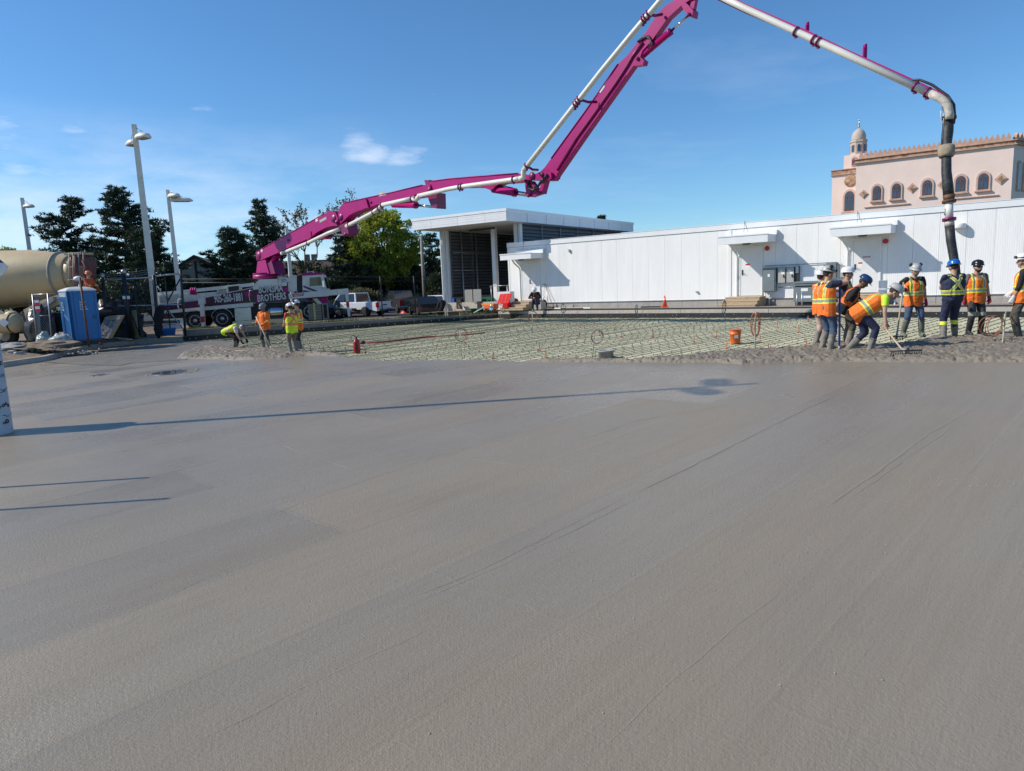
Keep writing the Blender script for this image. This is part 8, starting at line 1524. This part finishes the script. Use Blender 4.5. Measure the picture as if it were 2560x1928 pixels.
m_ = MB('rust_red'); m_.prism([at(x, y, D_ - .5) for x, y in ((176, 640), (200, 640), (212, 660), (208, 700), (190, 715), (178, 700))], (0, 1.0, 0)); m_.build('hopper', t); m_ = MB('pipe_grey')
for x in (172, 182, 196, 208): m_.path([at(x, 632, D_ - .8), at(x + 2, 715, D_ - .8)], .025, 6)
for y in (634, 668, 700): m_.path([at(170, y, D_ - .8), at(212, y - 2, D_ - .8)], .02, 6)
m_.build('ladder_rails', t); m_ = MB('rust_red'); m_.path([at(188, 640, D_ - .9), at(192, 690, D_ - .9)], .09, 8); m_.path([at(205, 652, D_ - .9), at(215, 668, D_ - .9), at(210, 690, D_ - .9)], .05, 8); m_.build('hoses', t)
m_ = MB('timber'); m_.prism([at(x, y, D_ - .6) for x, y in ((160, 632), (203, 630), (203, 636), (160, 638))], (0, 1.0, 0)); m_.build('walk_board', t); m_ = MB('cone_white'); m_.ball(at(195, 697, D_ - 1.0), .16, 12, 8, (1.3, 1, .8)); m_.build('water_bottle', t)
m_ = MB('chassis_black'); m_.prism([at(x, y, D_ - .8) for x, y in ((-330, 800), (160, 782), (235, 775), (235, 790), (160, 830), (-330, 850))], (0, 2.2, 0)); m_.build('chassis', t); m_ = MB('drum_tan'); m_.prism([at(x, y, D_ - .9) for x, y in ((58, 775), (100, 752), (150, 735), (150, 760), (98, 785), (66, 800))], (0, .3, 0)); m_.build('drum_pedestal', t); m_ = MB('pipe_grey'); m_.prism([at(x, y, D_ - 1.1) for x, y in ((70, 782), (132, 742), (134, 752), (84, 790))], (0, .5, 0)); m_.build('chute', t)
m_ = MB('steel_dark'); m_.prism([at(x, y, D_ - 2.3) for x, y in ((196, 779), (238, 777), (238, 783), (196, 785))], (0, 1.3, 0)); m_.build('step_platform', t)
for x in (-60, 10, 90): c = at(x, 838, D_ - 1.0); m_ = MB('tyre'); m_.lathe(c, (0, 1, 0), [(0, .3), (.02, .48), (.06, .52), (.3, .52), (.34, .48), (.36, .3)], 24); w = m_.build('wheel', t); m_ = MB('pipe_grey'); m_.lathe(c + Vector((0, .01, 0)), (0, -1, 0), [(0, .3), (.02, .28), (.06, .1), (.07, .02)], 16); m_.build('rim', w)
ta, tb = at(-180, 818, 31.3), at(50, 808, 31.3); m_ = MB('drum_tan'); LT = (tb - ta).length; m_.lathe(ta, tb - ta, [(0, .3), (.1, .42), (LT - .25, .44), (LT - .08, .40), (LT, .22), (LT + .02, .02)], 30); tk = m_.build('water_tank', t); m_ = MB('chassis_black'); m_.ring(ta.lerp(tb, .93), tb - ta, .44, .035, 30, 6); m_.build('tank_strap', tk); m_ = MB('drum_tan'); m_.ball(at(29, 787, 31.4), .26, 14, 9, (1.1, 1, .7)); m_.build('tank_dome', tk); c = at(10, 807, 30.82); m_ = MB('cone_white'); m_.prism([c + Vector((dx * .24, 0, dz * .20)) for dx, dz in ((-1, 0), (0, -1), (1, 0), (0, 1))], (0, -.01, 0)); m_.build('diamond_decal', tk)

# ------------------------------------------------------------------ lamp post on its wrapped pier at the left edge, and stakes outside the frame
M('tube_wrap', (.46, .47, .49), .55, var=.1, scale=3, bump=.15, bscale=8); M('wrap_print', (.03, .035, .045), .6)
pc = gp(-24, 1086); t = thing('wrapped_pier', pc, 'round pier wrapped in printed grey white sheet at the slab edge', 'pier'); m_ = MB('tube_wrap'); m_.lathe(pc - Vector((0, 0, .05)), (0, 0, 1), [(0, .335), (.01, .33), (1.75, .33), (1.76, .30)], 40); m_.build('wrap', t)
def curl_text(s_, ang, z, size):
    cu = bpy.data.curves.new('t', 'FONT'); cu.body = s_; cu.size = 1; cu.resolution_u = 2; cu.offset = .012; o = bpy.data.objects.new('t', cu); me = bpy.data.meshes.new_from_object(o); bpy.data.objects.remove(o); bpy.data.curves.remove(cu); k = size / .69; m_ = MB('wrap_print'); x1 = max(v.co.x for v in me.vertices)
    m_.add([pc + Vector((.333 * math.cos(ang + (v.co.x - x1) * k / .333), .333 * math.sin(ang + (v.co.x - x1) * k / .333), z + v.co.y * k)) for v in me.vertices], [tuple(p.vertices) for p in me.polygons]); bpy.data.meshes.remove(me); m_.build('print', t)
for (s_, dg, z, sz) in (('E CAP', 14, .72, .06), ('ROTE', 20, .98, .05), ('P', -12, .45, .055)): curl_text(s_, math.radians(dg), z, sz)
for (dg, z, r_) in ((-2, .22, .04), (4, 1.22, .04), (-6, .50, .03), (4, .52, .028), (14, .48, .03), (-12, .2, .025)):
    a = math.radians(dg); e = Vector((math.cos(a), math.sin(a), 0)); m_ = MB('wrap_print'); m_.ring(pc + e * .331 + Vector((0, 0, z)), e, r_ * .7, r_ * .3, 16, 5); m_.build('print_mark', t)
for k in range(14): a = math.radians(RND.uniform(-25, 28)); e = Vector((math.cos(a), math.sin(a), 0)); m_ = MB('wrap_print'); m_.box(pc + e * .332 + Vector((0, 0, RND.uniform(.15, 1.5))), (.004, RND.uniform(.02, .09), .012), Matrix.Rotation(a, 3, 'Z')); m_.build('print_line', t)
t = thing('lamp_post', pc + Vector((0, 0, 1.71)), 'cream lamp post standing on the wrapped pier', 'lamp post', 'tall cream lamp posts'); m_ = MB('lamp_cream'); m_.loft([[pc + Vector((x * .10, y * .10, 1.712)) for x, y in ((-1, -1), (1, -1), (1, 1), (-1, 1))], [pc + Vector((x * .065, y * .065, 10.5)) for x, y in ((-1, -1), (1, -1), (1, 1), (-1, 1))]], False, True); m_.build('pole', t)
for sg, dz in ((-1, .75), (1, .35)): lamp_head(t, pc + Vector((0, sg * .06, 10.5 - dz - .2)), (0.3, sg, 0), .75, .42, .2)
for k, (tipx, tipy, X) in enumerate(((365, 1197, -7.3), (415, 1250, -6.6))):
    q = gp(tipx, tipy); h = (q.x - X) * math.tan(SUN_EL) + .022 * (q.x - X); m_ = MB('tool_wood'); m_.path([(X, q.y, gz(X, q.y) - .05), (X, q.y, gz(X, q.y) + h)], .03, 6); tag(m_.build('survey_stake'), ('tall wooden survey stake standing on the slab nearer the wrapped pier', 'tall wooden survey stake farther from the wrapped pier')[k], 'stake')
